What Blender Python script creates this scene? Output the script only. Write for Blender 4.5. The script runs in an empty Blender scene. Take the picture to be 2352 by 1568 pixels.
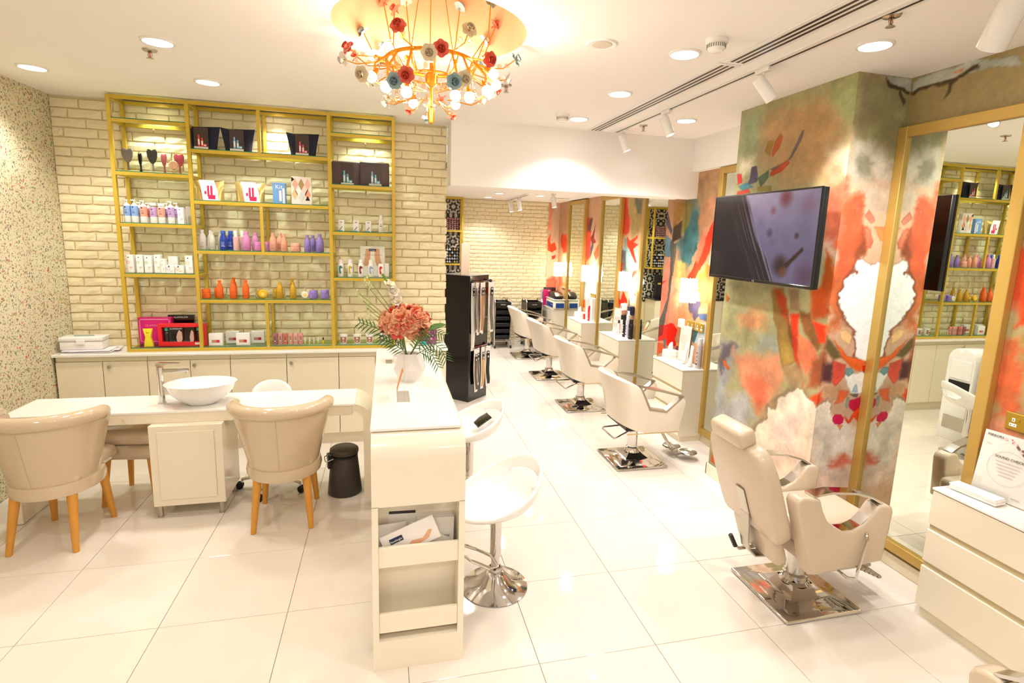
import bpy, bmesh, math, random
import numpy as np
from mathutils import Vector, Matrix
random.seed(7)
PI = math.pi
S = bpy.context.scene
COL = S.collection

# ------------------------------------------------------------------ camera
cam = bpy.data.cameras.new('camera'); cam_o = bpy.data.objects.new('camera', cam); COL.objects.link(cam_o)
RIGHT = (0.9711819, -0.2361038, 0.0325674); UP = (0.0075395, 0.1670080, 0.9859267); FWD = (0.2382201, 0.9572687, -0.1639753)
cam_o.matrix_world = Matrix(((RIGHT[0], UP[0], -FWD[0], 0), (RIGHT[1], UP[1], -FWD[1], 0), (RIGHT[2], UP[2], -FWD[2], 1.97551), (0, 0, 0, 1)))
cam.sensor_width = 36; cam.lens = 1240.345 / 2352 * 36
cam.shift_x = -0.0075; cam.shift_y = -0.01484
cam.clip_start = .05; cam.clip_end = 60
S.camera = cam_o

# ------------------------------------------------------------------ world, exposure
w = bpy.data.worlds.new('world'); S.world = w; w.use_nodes = True
w.node_tree.nodes['Background'].inputs[0].default_value = (1, .95, .90, 1)
w.node_tree.nodes['Background'].inputs[1].default_value = .9  # ambient fill entering by the open front, added to lift upright faces
S.view_settings.view_transform = 'Standard'; S.view_settings.look = 'None'
S.view_settings.gamma = 1; S.view_settings.use_curve_mapping = False
S.view_settings.exposure = EXPOSURE = -0.2
try:
    S.cycles.max_bounces = 7; S.cycles.diffuse_bounces = 4; S.cycles.glossy_bounces = 4
    S.cycles.transmission_bounces = 4; S.cycles.transparent_max_bounces = 12
    S.cycles.use_adaptive_sampling = True; S.cycles.adaptive_threshold = .03
    S.cycles.caustics_reflective = False; S.cycles.caustics_refractive = False
    S.cycles.sample_clamp_indirect = 6.0; S.cycles.use_denoising = True
except Exception: pass

CEIL = 2.99; REAR = 2.60
WARM = (1.0, .90, .78); SOFT = (1.0, .95, .89); COOL = (1.0, .978, .965)
def light(name, kind, loc, power, color=SOFT, **k):
    d = bpy.data.lights.new(name, kind); d.energy = power; d.color = color
    o = bpy.data.objects.new(name, d); COL.objects.link(o); o.location = loc
    for a, v in k.items():
        if a == 'aim': o.rotation_euler = (Vector(v) - Vector(loc)).to_track_quat('-Z', 'Y').to_euler()
        else: setattr(d, a, v)
    return o
# recessed ceiling lights: (x, y, power)
DOWN = [(-2.30, 4.53, 62), (-1.24, 3.65, 56), (-1.23, 4.50, 66), (1.59, 2.86, 64), (1.60, 3.74, 64), (1.61, 4.62, 66), (2.47, 4.33, 60), (2.41, 2.43, 60)]
DOWN_BEHIND = [(-1.9, 1.6, 75), (-.2, 1.1, 50), (1.5, 1.2, 62), (-1.3, -.6, 80), (.6, -.6, 80), (2.3, -.6, 80)]  # unseen lights added above and behind the camera to brighten the room
DOWN_REAR = [(.95, 6.0, 55), (1.62, 7.3, 62), (1.63, 8.05, 62), (1.62, 8.95, 58), (2.28, 8.15, 50), (2.3, 6.2, 62), (-.3, 8.2, 45)]
for x, y, p in DOWN + DOWN_BEHIND:
    light('downlight_beam', 'SPOT', (x, y, CEIL - .025), p * 1.1, COOL if x > .3 else SOFT, spot_size=math.radians(128), spot_blend=.55, shadow_soft_size=.07)
for x, y, p in DOWN_REAR:
    light('downlight_beam', 'SPOT', (x, y, REAR - .025), p * 1.2, COOL, spot_size=math.radians(130), spot_blend=.5, shadow_soft_size=.06)
SHELFSPOT = [(-1.86, 5.27), (-.93, 5.27), (-.17, 5.27)]
for x, y in SHELFSPOT:
    light('shelf_spot_beam', 'SPOT', (x, y, CEIL - .02), 36, SOFT, spot_size=math.radians(95), spot_blend=.6, shadow_soft_size=.03)
TRACK = [((2.14, 2.92), (2.75, 2.78, 1.9)), ((2.14, 4.06), (2.69, 3.4, 1.6)), ((2.16, 4.9), (2.6, 5.06, 2.3)), ((2.16, 1.70), (3.0, 1.7, 1.2))]

# ------------------------------------------------------------------ materials
def lin(c):
    return tuple(((v / 255 + .055) / 1.055) ** 2.4 if v / 255 > .04045 else v / 255 / 12.92 for v in c)
MATS = {}
def M(name, rgb, rough=.5, metal=0., noise=0., nscale=20., bump=0., bscale=60., emit=0., alpha=1., trans=0., ior=1.45, spec=.5, coat=0.):
    if name in MATS: return MATS[name]
    m = bpy.data.materials.new(name); m.use_nodes = True; t = m.node_tree; b = t.nodes['Principled BSDF']
    c = lin(rgb) + (1,)
    b.inputs['Base Color'].default_value = c; b.inputs['Roughness'].default_value = rough; b.inputs['Metallic'].default_value = metal
    b.inputs['IOR'].default_value = ior; b.inputs['Specular IOR Level'].default_value = spec
    if coat: b.inputs['Coat Weight'].default_value = coat; b.inputs['Coat Roughness'].default_value = .05
    if emit: b.inputs['Emission Color'].default_value = c; b.inputs['Emission Strength'].default_value = emit
    if alpha < 1: b.inputs['Alpha'].default_value = alpha
    if trans: b.inputs['Transmission Weight'].default_value = trans
    if noise or bump:
        tc = t.nodes.new('ShaderNodeTexCoord')
        n = t.nodes.new('ShaderNodeTexNoise'); n.inputs['Scale'].default_value = nscale; n.inputs['Detail'].default_value = 4
        t.links.new(tc.outputs['Object'], n.inputs['Vector'])
        if noise:
            mx = t.nodes.new('ShaderNodeMix'); mx.data_type = 'RGBA'
            mx.inputs['A'].default_value = tuple(v * (1 - noise) for v in c[:3]) + (1,); mx.inputs['B'].default_value = tuple(min(1, v * (1 + noise)) for v in c[:3]) + (1,)
            t.links.new(n.outputs['Fac'], mx.inputs['Factor']); t.links.new(mx.outputs['Result'], b.inputs['Base Color'])
        if bump:
            n2 = t.nodes.new('ShaderNodeTexNoise'); n2.inputs['Scale'].default_value = bscale; n2.inputs['Detail'].default_value = 5
            t.links.new(tc.outputs['Object'], n2.inputs['Vector'])
            bp = t.nodes.new('ShaderNodeBump'); bp.inputs['Strength'].default_value = bump; bp.inputs['Distance'].default_value = .004
            t.links.new(n2.outputs['Fac'], bp.inputs['Height']); t.links.new(bp.outputs['Normal'], b.inputs['Normal'])
    MATS[name] = m
    return m
def C(rgb, rough=.35, metal=0.):          # plain coloured plastic / print, made once per colour
    return M('paint_%d_%d_%d_%d' % (tuple(rgb) + (int(rough * 100),)), rgb, rough, metal, noise=.03, nscale=30)

CREAM = M('cream_lacquer', (240, 229, 206), .22, noise=.02, nscale=6, coat=.3)
CREAM2 = M('cream_panel', (240, 230, 204), .35, noise=.025, nscale=8)
WHITETOP = M('white_solid_surface', (246, 242, 236), .12, noise=.01, nscale=10, coat=.3)
WHITE = M('white_plastic', (244, 241, 236), .25, noise=.01)
GLOSSW = M('glossy_white_shell', (247, 245, 241), .08, noise=.01, coat=.6)
CEILM = M('ceiling_paint', (250, 246, 241), .85, noise=.012, nscale=3)
GOLD = M('gold_painted_metal', (204, 172, 60), .40, metal=.2, noise=.05, nscale=14)
GOLDF = M('gold_frame', (194, 160, 84), .36, metal=.45, noise=.05, nscale=14)
BRASS = M('brass_plate', (190, 158, 60), .3, metal=.7, noise=.04)
CHROME = M('chrome', (214, 210, 206), .06, metal=1., noise=.02, nscale=4)
STEEL = M('satin_steel', (190, 184, 172), .25, metal=.95, noise=.03)
MIRROR = M('mirror_silver', (232, 238, 226), .0, metal=1., noise=.004, nscale=2)

GLASSEDGE = M('green_glass_edge', (30, 120, 90), .1, noise=.05)


LEATHER = M('beige_leatherette', (208, 189, 164), .28, noise=.03, nscale=9, bump=.12, bscale=180, coat=.25)
LEATHER2 = M('ivory_leatherette', (216, 206, 187), .3, noise=.025, nscale=9, bump=.1, bscale=180, coat=.2)
LEATHER3 = M('patent_beige', (208, 187, 158), .12, noise=.03, nscale=7, bump=.08, bscale=120, coat=.8)
SEAM = M('seam_thread', (196, 178, 148), .6, noise=.04)
WOOD = M('honey_beech', (214, 150, 62), .4, noise=.12, nscale=12, bump=.05)
BLACK = M('black_plastic', (20, 19, 20), .3, noise=.1)
BLACKG = M('black_gloss', (15, 13, 14), .08, noise=.1, coat=.5)
RUBBER = M('black_rubber', (24, 23, 23), .6, noise=.1)
GREYBIN = M('charcoal_bin', (70, 64, 58), .4, metal=.3, noise=.06, nscale=40)
EMIT = M('lamp_disc', (255, 250, 240), .5, emit=26, noise=.005)
BULB = M('warm_bulb', (255, 226, 176), .4, emit=42, noise=.005)
SHADE = M('lit_lamp_shade', (255, 244, 226), .6, emit=9, noise=.01)
GROUT = M('tile_grout', (192, 178, 148), .8, noise=.05)
MORTAR = M('brick_mortar', (222, 205, 162), .9, noise=.06, nscale=25, bump=.2)
CORAL = M('coral_porcelain', (236, 100, 78), .2, noise=.08, coat=.5)
BLUEP = M('blue_grey_porcelain', (158, 184, 190), .2, noise=.08, coat=.5)
CREAMP = M('cream_porcelain', (240, 222, 186), .2, noise=.05, coat=.5)
WHITEP = M('white_porcelain', (246, 238, 226), .2, noise=.04, coat=.5)
LEAF = M('palm_green', (64, 106, 46), .45, noise=.25, nscale=18)
LEAF2 = M('fresh_green', (120, 148, 62), .45, noise=.2, nscale=18)
NAVY = M('navy_fabric', (26, 28, 52), .75, noise=.15, nscale=40, bump=.15, bscale=300)
GOLDFOIL = M('gold_foil', (214, 190, 120), .22, metal=.6, noise=.06, bump=.3, bscale=26)

for _m in (EMIT, BULB, SHADE): _m.cycles.emission_sampling = 'NONE'     # the lamps inside them do the lighting
def node_mat(name, build):
    m = bpy.data.materials.new(name); m.use_nodes = True; t = m.node_tree; build(t, t.nodes['Principled BSDF']); MATS[name] = m; return m
def N(t, kind, **k):
    n = t.nodes.new('ShaderNode' + kind)
    for a, v in k.items():
        if a.startswith('i_'): n.inputs[a[2:].replace('_', ' ')].default_value = v
        else: setattr(n, a, v)
    return n
def ramp(t, src, stops):
    r = N(t, 'ValToRGB'); e = r.color_ramp.elements
    while len(e) < len(stops): e.new(.5)
    for k, (p, c) in zip(e, stops): k.position = p; k.color = lin(c) + (1,)
    t.links.new(src, r.inputs[0]); return r.outputs[0]
def mixc(t, fac, a, b):
    m = N(t, 'Mix', data_type='RGBA')
    for s, v in (('A', a), ('B', b)):
        if isinstance(v, tuple): m.inputs[s].default_value = v
        else: t.links.new(v, m.inputs[s])
    if isinstance(fac, float): m.inputs['Factor'].default_value = fac
    else: t.links.new(fac, m.inputs['Factor'])
    return m.outputs['Result']

def thin_glass(tint, ior, base=.0):
    def fn(t, b):
        out = [n for n in t.nodes if n.type == 'OUTPUT_MATERIAL'][0]; t.nodes.remove(b)
        tr = N(t, 'BsdfTransparent'); tr.inputs['Color'].default_value = lin(tint) + (1,)
        gl = N(t, 'BsdfGlossy'); gl.inputs['Roughness'].default_value = .03
        lw = N(t, 'LayerWeight'); pw = N(t, 'Math', operation='POWER'); pw.inputs[1].default_value = 4.; t.links.new(lw.outputs['Facing'], pw.inputs[0]); ad = N(t, 'Math', operation='MULTIPLY_ADD'); ad.inputs[1].default_value = .45; ad.inputs[2].default_value = base + ((ior - 1) / (ior + 1)) ** 2; t.links.new(pw.outputs[0], ad.inputs[0])
        tc = N(t, 'TexCoord'); n = N(t, 'TexNoise', i_Scale=12.); t.links.new(tc.outputs['Object'], n.inputs['Vector'])
        t.links.new(ramp(t, n.outputs['Fac'], [(.3, (250, 250, 250)), (.7, (255, 255, 255))]), gl.inputs['Color'])
        m = N(t, 'MixShader'); t.links.new(ad.outputs[0], m.inputs[0]); t.links.new(tr.outputs[0], m.inputs[1]); t.links.new(gl.outputs[0], m.inputs[2]); t.links.new(m.outputs[0], out.inputs[0])
    return fn
GLASS = node_mat('shelf_glass', thin_glass((238, 250, 243), 1.4)); ACRYL = node_mat('clear_acrylic', thin_glass((252, 252, 250), 1.3)); CRYSTAL = node_mat('crystal', thin_glass((255, 240, 220), 1.6, .12)); 
CLEARF = node_mat('clear_film', thin_glass((246, 242, 238), 1.35, .02))
def floor_tile(t, b):
    tc = N(t, 'TexCoord'); oi = N(t, 'ObjectInfo')
    n = N(t, 'TexNoise', i_Scale=5., i_Detail=6.); ad = N(t, 'VectorMath', operation='ADD')
    t.links.new(tc.outputs['Object'], ad.inputs[0]); t.links.new(oi.outputs['Location'], ad.inputs[1]); t.links.new(ad.outputs[0], n.inputs['Vector'])
    c1 = ramp(t, n.outputs['Fac'], [(.3, (227, 216, 202)), (.7, (234, 225, 213))])
    c2 = mixc(t, oi.outputs['Random'], c1, lin((230, 220, 207)) + (1,))
    t.links.new(c2, b.inputs['Base Color']); b.inputs['Roughness'].default_value = .05; b.inputs['Specular IOR Level'].default_value = .45
FLOORT = node_mat('polished_porcelain', floor_tile)
def brick_mat(t, b):
    tc = N(t, 'TexCoord'); oi = N(t, 'ObjectInfo')
    ad = N(t, 'VectorMath', operation='ADD'); t.links.new(tc.outputs['Object'], ad.inputs[0]); t.links.new(oi.outputs['Location'], ad.inputs[1])
    n = N(t, 'TexNoise', i_Scale=22., i_Detail=7.); t.links.new(ad.outputs[0], n.inputs['Vector'])
    c1 = ramp(t, n.outputs['Fac'], [(.25, (232, 217, 176)), (.5, (241, 229, 192)), (.8, (246, 236, 204))])
    c2 = mixc(t, oi.outputs['Random'], c1, lin((239, 226, 186)) + (1,))
    t.links.new(c2, b.inputs['Base Color']); b.inputs['Roughness'].default_value = .55
    bp = N(t, 'Bump', i_Strength=.5, i_Distance=.006); t.links.new(n.outputs['Fac'], bp.inputs['Height']); t.links.new(bp.outputs['Normal'], b.inputs['Normal'])
BRICK = node_mat('cream_painted_brick', brick_mat)
def floral(t, b):
    tc = N(t, 'TexCoord'); base = lin((222, 213, 182)) + (1,)
    wn = N(t, 'TexNoise', i_Scale=9.); t.links.new(tc.outputs['Object'], wn.inputs['Vector'])
    sc = N(t, 'VectorMath', operation='SCALE'); sc.inputs['Scale'].default_value = .05; t.links.new(wn.outputs['Color'], sc.inputs[0])
    ad = N(t, 'VectorMath', operation='ADD'); t.links.new(tc.outputs['Object'], ad.inputs[0]); t.links.new(sc.outputs[0], ad.inputs[1])
    cur = base
    for scale, thr, stops, off in ((38, .245, [(0, (204, 104, 92)), (.3, (206, 130, 110)), (.5, (214, 178, 80)), (.7, (104, 122, 122)), (1, (214, 140, 130))], 0.),
                                   (56, .28, [(0, (140, 132, 80)), (.35, (130, 144, 118)), (.6, (170, 164, 92)), (.8, (112, 126, 118)), (1, (206, 168, 140))], 3.3),
                                   (84, .26, [(0, (150, 140, 96)), (.5, (176, 160, 112)), (1, (110, 122, 100))], 7.1)):
        mp = N(t, 'Mapping'); mp.inputs['Location'].default_value = (off, off * .7, off * .3); t.links.new(ad.outputs[0], mp.inputs['Vector'])
        v = N(t, 'TexVoronoi', i_Scale=float(scale)); t.links.new(mp.outputs[0], v.inputs['Vector'])
        sep = N(t, 'SeparateColor'); t.links.new(v.outputs['Color'], sep.inputs[0])
        col = ramp(t, sep.outputs[0], stops)
        th = N(t, 'Math', operation='MULTIPLY'); t.links.new(sep.outputs[1], th.inputs[0]); th.inputs[1].default_value = thr * 1.7
        lt = N(t, 'Math', operation='LESS_THAN'); t.links.new(v.outputs['Distance'], lt.inputs[0]); t.links.new(th.outputs[0], lt.inputs[1])
        cur = mixc(t, lt.outputs[0], cur, col)
    t.links.new(cur, b.inputs['Base Color']); b.inputs['Roughness'].default_value = .7
FLORAL = node_mat('ditsy_floral_wallpaper', floral)
def attr_paint(t, b):
    a = N(t, 'VertexColor', layer_name='paint'); tc = N(t, 'TexCoord')
    n = N(t, 'TexNoise', i_Scale=60., i_Detail=8.); t.links.new(tc.outputs['Object'], n.inputs['Vector'])
    g = ramp(t, n.outputs['Fac'], [(.3, (232, 230, 227)), (.62, (255, 255, 255))])
    m = N(t, 'Mix', data_type='RGBA', blend_type='MULTIPLY'); m.inputs['Factor'].default_value = .5
    t.links.new(a.outputs['Color'], m.inputs['A']); t.links.new(g, m.inputs['B'])
    t.links.new(m.outputs['Result'], b.inputs['Base Color']); b.inputs['Roughness'].default_value = .5; b.inputs['Specular IOR Level'].default_value = .3
PAINTED = node_mat('watercolour_wallpaper', attr_paint)
def screen_mat(t, b):
    a = N(t, 'VertexColor', layer_name='paint')
    t.links.new(a.outputs['Color'], b.inputs['Emission Color']); b.inputs['Emission Strength'].default_value = 1.0
    b.inputs['Base Color'].default_value = (.012, .011, .013, 1); b.inputs['Roughness'].default_value = .12; b.inputs['Specular IOR Level'].default_value = .18
SCREEN = node_mat('lit_screen', screen_mat)
def tilepat(t, b):
    tc = N(t, 'TexCoord'); mp = N(t, 'Mapping'); mp.inputs['Location'].default_value = (-.5, -.5, -.5); t.links.new(tc.outputs['Generated'], mp.inputs['Vector'])
    sx = N(t, 'SeparateXYZ'); t.links.new(mp.outputs[0], sx.inputs[0])
    def mt(op, a, c=None):
        n = N(t, 'Math', operation=op)
        for i, v in enumerate((a, c)):
            if v is None: continue
            if isinstance(v, (int, float)): n.inputs[i].default_value = v
            else: t.links.new(v, n.inputs[i])
        return n.outputs[0]
    x, z = sx.outputs[0], sx.outputs[2]
    r = mt('SQRT', mt('ADD', mt('MULTIPLY', x, x), mt('MULTIPLY', z, z))); th = mt('ARCTAN2', z, x)
    pet = mt('COSINE', mt('MULTIPLY', th, 8.)); pet4 = mt('COSINE', mt('MULTIPLY', th, 4.))
    f = mt('SINE', mt('ADD', mt('MULTIPLY', r, 26.), mt('MULTIPLY', pet, mt('MULTIPLY', r, 4.))))
    g = mt('SINE', mt('ADD', mt('MULTIPLY', x, 20.), 1.5)); h = mt('SINE', mt('ADD', mt('MULTIPLY', z, 20.), 1.5))
    k = mt('MULTIPLY', mt('MULTIPLY', g, h), mt('GREATER_THAN', r, .42))
    s = mt('ADD', mt('MULTIPLY', f, mt('LESS_THAN', r, .42)), mt('MULTIPLY', k, 1.4))
    fac = mt('GREATER_THAN', mt('ADD', s, mt('MULTIPLY', pet4, .25)), .05)
    c = mixc(t, fac, lin((46, 42, 40)) + (1,), lin((214, 202, 182)) + (1,))
    t.links.new(c, b.inputs['Base Color']); b.inputs['Roughness'].default_value = .3
PATTILE = node_mat('damask_print_tile', tilepat)
# ------------------------------------------------------------------ geometry helpers
class MB:
    def __init__(s): s.v = []; s.f = []; s.m = []
    def add(s, vs, fs, mi=0, mat=None):
        o = len(s.v)
        if mat is not None: vs = [tuple(mat @ Vector(p)) for p in vs]
        s.v += [tuple(p) for p in vs]; s.f += [tuple(i + o for i in f) for f in fs]; s.m += [mi] * len(fs)
        return s
    def bm(s, bm, mi=0, mat=None):
        bm.verts.ensure_lookup_table(); bm.verts.index_update()
        s.add([v.co[:] for v in bm.verts], [[v.index for v in f.verts] for f in bm.faces], mi, mat); bm.free(); return s
    def box(s, x0, x1, y0, y1, z0, z1, bev=0., seg=1, mi=0, mat=None):
        vs = [(x, y, z) for x in (x0, x1) for y in (y0, y1) for z in (z0, z1)]
        fs = [(0, 1, 3, 2), (4, 6, 7, 5), (0, 4, 5, 1), (2, 3, 7, 6), (0, 2, 6, 4), (1, 5, 7, 3)]
        if bev <= 0: return s.add(vs, fs, mi, mat)
        b = bmesh.new(); bv = [b.verts.new(p) for p in vs]
        for f in fs: b.faces.new([bv[i] for i in f])
        bmesh.ops.bevel(b, geom=b.edges[:], offset=min(bev, .49 * min(abs(x1 - x0), abs(y1 - y0), abs(z1 - z0))), segments=seg, profile=.5, affect='EDGES')
        return s.bm(b, mi, mat)
    def tube(s, pts, r, n=8, closed=False, caps=True, mi=0, mat=None):
        P = [Vector(p) for p in pts]; k = len(P); R = r if isinstance(r, (list, tuple)) else [r] * k
        vs = []; up = None
        for i in range(k):
            a = P[(i - 1) % k] if closed or i > 0 else P[i]; c = P[(i + 1) % k] if closed or i < k - 1 else P[i]
            d = (c - a); d = d.normalized() if d.length > 1e-9 else Vector((0, 0, 1))
            if up is None: up = Vector((0, 0, 1)) if abs(d.z) < .9 else Vector((1, 0, 0))
            u = (up - d * up.dot(d))
            if u.length < 1e-6: u = d.orthogonal()
            u.normalize(); up = u; w_ = d.cross(u)
            for j in range(n):
                t = 2 * PI * j / n; vs.append(P[i] + (u * math.cos(t) + w_ * math.sin(t)) * R[i])
        fs = []
        for i in range(k if closed else k - 1):
            for j in range(n):
                a = i * n + j; b = i * n + (j + 1) % n; i2 = (i + 1) % k
                fs.append((a, b, i2 * n + (j + 1) % n, i2 * n + j))
        if caps and not closed: fs += [tuple(range(n))[::-1], tuple((k - 1) * n + j for j in range(n))]
        return s.add(vs, fs, mi, mat)
    def cyl(s, x, y, z0, z1, r, n=16, r2=None, mi=0, mat=None):
        return s.lathe([(0, z0), (r, z0), (r if r2 is None else r2, z1), (0, z1)], n, (x, y, 0), mi=mi, mat=mat)
    def lathe(s, prof, n=16, c=(0, 0, 0), sx=1., sy=1., mi=0, mat=None):
        vs = []; ring = []
        for r, z in prof:
            if r <= 1e-6: ring.append([len(vs)]); vs.append((c[0], c[1], c[2] + z))
            else:
                ring.append(list(range(len(vs), len(vs) + n)))
                vs += [(c[0] + sx * r * math.cos(2 * PI * j / n), c[1] + sy * r * math.sin(2 * PI * j / n), c[2] + z) for j in range(n)]
        fs = []
        for a, b in zip(ring, ring[1:]):
            for j in range(n):
                k = (j + 1) % n
                if len(a) == 1 and len(b) == 1: break
                if len(a) == 1: fs.append((a[0], b[k], b[j]))
                elif len(b) == 1: fs.append((a[j], a[k], b[0]))
                else: fs.append((a[j], a[k], b[k], b[j]))
        return s.add(vs, fs, mi, mat)
    def prism(s, poly, a0, a1, axis='y', bev=0., mi=0, mat=None):
        n = len(poly)
        def P(p, a): return (p[0], a, p[1]) if axis == 'y' else ((a, p[0], p[1]) if axis == 'x' else (p[0], p[1], a))
        b = bmesh.new(); lo = [b.verts.new(P(p, a0)) for p in poly]; hi = [b.verts.new(P(p, a1)) for p in poly]
        b.faces.new(lo); b.faces.new(hi[::-1])
        for i in range(n): b.faces.new((lo[i], hi[i], hi[(i + 1) % n], lo[(i + 1) % n]))
        bmesh.ops.recalc_face_normals(b, faces=b.faces[:])
        if bev:
            es = [e for e in b.edges if (e.verts[0] in lo) == (e.verts[1] in lo)]
            bmesh.ops.bevel(b, geom=es, offset=bev, segments=2, profile=.5, affect='EDGES')
        bmesh.ops.triangulate(b, faces=[f for f in b.faces if len(f.verts) > 4])
        return s.bm(b, mi, mat)
    def ribbon(s, pts, w, t, closed=True, mi=0, mat=None):      # flat bar following pts in the xz plane, width w along y
        k = len(pts); P = [Vector((p[0], 0, p[1])) for p in pts]; y0 = pts[0][2] if len(pts[0]) > 2 else 0
        vs = []
        for i in range(k):
            a = P[(i - 1) % k] if closed or i else P[i]; c = P[(i + 1) % k] if closed or i < k - 1 else P[i]
            d = (c - a).normalized(); nrm = Vector((-d.z, 0, d.x)) * t / 2
            for q, sy in ((P[i] + nrm, -1), (P[i] + nrm, 1), (P[i] - nrm, 1), (P[i] - nrm, -1)): vs.append((q.x, y0 + sy * w / 2, q.z))
        fs = []
        for i in range(k if closed else k - 1):
            for j in range(4): fs.append((i * 4 + j, i * 4 + (j + 1) % 4, ((i + 1) % k) * 4 + (j + 1) % 4, ((i + 1) % k) * 4 + j))
        if not closed: fs += [(0, 1, 2, 3), tuple((k - 1) * 4 + j for j in (3, 2, 1, 0))]
        return s.add(vs, fs, mi, mat)
    def ball(s, c, r, n=8, m=6, mi=0, sz=1.):
        return s.lathe([(r * math.sin(PI * i / m), -r * sz * math.cos(PI * i / m)) for i in range(m + 1)], n, c, mi=mi)
    def mesh(s, name, mats, angle=35):
        me = bpy.data.meshes.new(name); me.from_pydata(s.v, [], s.f)
        for m in (mats if isinstance(mats, (list, tuple)) else [mats]): me.materials.append(m)
        if any(s.m): me.polygons.foreach_set('material_index', s.m)
        b = bmesh.new(); b.from_mesh(me); bmesh.ops.recalc_face_normals(b, faces=b.faces[:]); b.to_mesh(me); b.free()
        if angle:
            me.polygons.foreach_set('use_smooth', [True] * len(me.polygons)); me.set_sharp_from_angle(angle=math.radians(angle))
        me.update(); return me

CACHE = {}
def ms(key, fn, mats, angle=35):
    """mesh built once per key and shared by its copies"""
    if key not in CACHE:
        b = MB(); r = fn(b); CACHE[key] = (r or b).mesh(str(key)[:40], mats, angle)
    return CACHE[key]
def link(name, me, parent=None, loc=(0, 0, 0), rot=(0, 0, 0)):
    o = bpy.data.objects.new(name, me); COL.objects.link(o); o.location = loc; o.rotation_euler = rot
    if parent is not None: o.parent = parent
    return o
def part(name, fn, mats, parent=None, loc=(0, 0, 0), rot=(0, 0, 0), key=None, angle=35, label=None):
    if key is None: b = MB(); r = fn(b); me = (r or b).mesh(name, mats, angle)
    else: me = ms(key, fn, mats, angle)
    o = link(name, me, parent, loc, rot)
    if label: o['label'] = label
    return o
def thing(name, label, cat, loc=(0, 0, 0), rz=0., group=None):
    o = bpy.data.objects.new(name, None); COL.objects.link(o); o.empty_display_size = .05
    o.location = loc; o.rotation_euler = (0, 0, rz); o['label'] = label; o['category'] = cat
    if group: o['group'] = group
    return o
def tag(o, label, cat, group=None):
    o['label'] = label; o['category'] = cat
    if group: o['group'] = group
    return o
def struct(name, fn, mats, parent=None, angle=35, loc=(0, 0, 0)):
    o = part(name, fn, mats, parent, loc, angle=angle); o['kind'] = 'structure'; return o
def dup(root, loc, rz, label):
    r = root.copy(); COL.objects.link(r); r.location = loc; r.rotation_euler = (0, 0, rz); r['label'] = label
    for ch in list(root.children):
        c = ch.copy(); COL.objects.link(c); c.parent = r
        for g in list(ch.children):
            d = g.copy(); COL.objects.link(d); d.parent = c
    return r
TEXTN = {}
def text(body, size, mat, parent, loc, rot, name='lettering', align='CENTER', bold=0.):
    cu = bpy.data.curves.new('txt', 'FONT'); cu.body = body; cu.size = size; cu.align_x = align; cu.align_y = 'CENTER'; cu.extrude = .0004; cu.offset = bold
    cu.resolution_u = 2
    o = bpy.data.objects.new('txt', cu); COL.objects.link(o)
    me = bpy.data.meshes.new_from_object(o.evaluated_get(bpy.context.evaluated_depsgraph_get()))
    bpy.data.objects.remove(o); me.materials.clear(); me.materials.append(mat)
    return link(name, me, parent, loc, rot)
FRONT = (PI / 2, 0, 0)          # text facing -y
LEFTF = (PI / 2, 0, -PI / 2)    # text facing -x

# ------------------------------------------------------------------ watercolour painter (albedo per vertex)
def _h(ix, iy, seed):
    a = (ix.astype(np.int64) * 374761393 + iy.astype(np.int64) * 668265263 + seed * 1442695041) & 0x7fffffff
    a = ((a ^ (a >> 13)) * 1274126177) & 0x7fffffff
    return ((a ^ (a >> 16)) & 0xffff) / 65535.
def vnoise(x, y, seed=0):
    ix = np.floor(x); iy = np.floor(y); fx = x - ix; fy = y - iy; fx = fx * fx * (3 - 2 * fx); fy = fy * fy * (3 - 2 * fy)
    a = _h(ix, iy, seed); b = _h(ix + 1, iy, seed); c = _h(ix, iy + 1, seed); d = _h(ix + 1, iy + 1, seed)
    return a + (b - a) * fx + (c - a) * fy + (a - b - c + d) * fx * fy
def fbm(x, y, seed=0, oc=4):
    s = 0.; a = .5
    for k in range(oc): s = s + a * vnoise(x * 2 ** k, y * 2 ** k, seed + k * 17); a *= .5
    return s / (1 - .5 ** oc)
def poly_sd(px, py, poly):
    """signed distance to a polygon, negative inside"""
    d = np.full(px.shape, 1e9); ins = np.zeros(px.shape, bool); n = len(poly)
    for i in range(n):
        ax, ay = poly[i]; bx, by = poly[(i + 1) % n]; ex, ey = bx - ax, by - ay
        t = np.clip(((px - ax) * ex + (py - ay) * ey) / (ex * ex + ey * ey + 1e-12), 0, 1)
        d = np.minimum(d, (px - ax - t * ex) ** 2 + (py - ay - t * ey) ** 2)
        if by != ay:
            c = ((ay > py) != (by > py)) & (px < (bx - ax) * (py - ay) / (by - ay) + ax); ins ^= c
    d = np.sqrt(d); return np.where(ins, -d, d)
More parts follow.
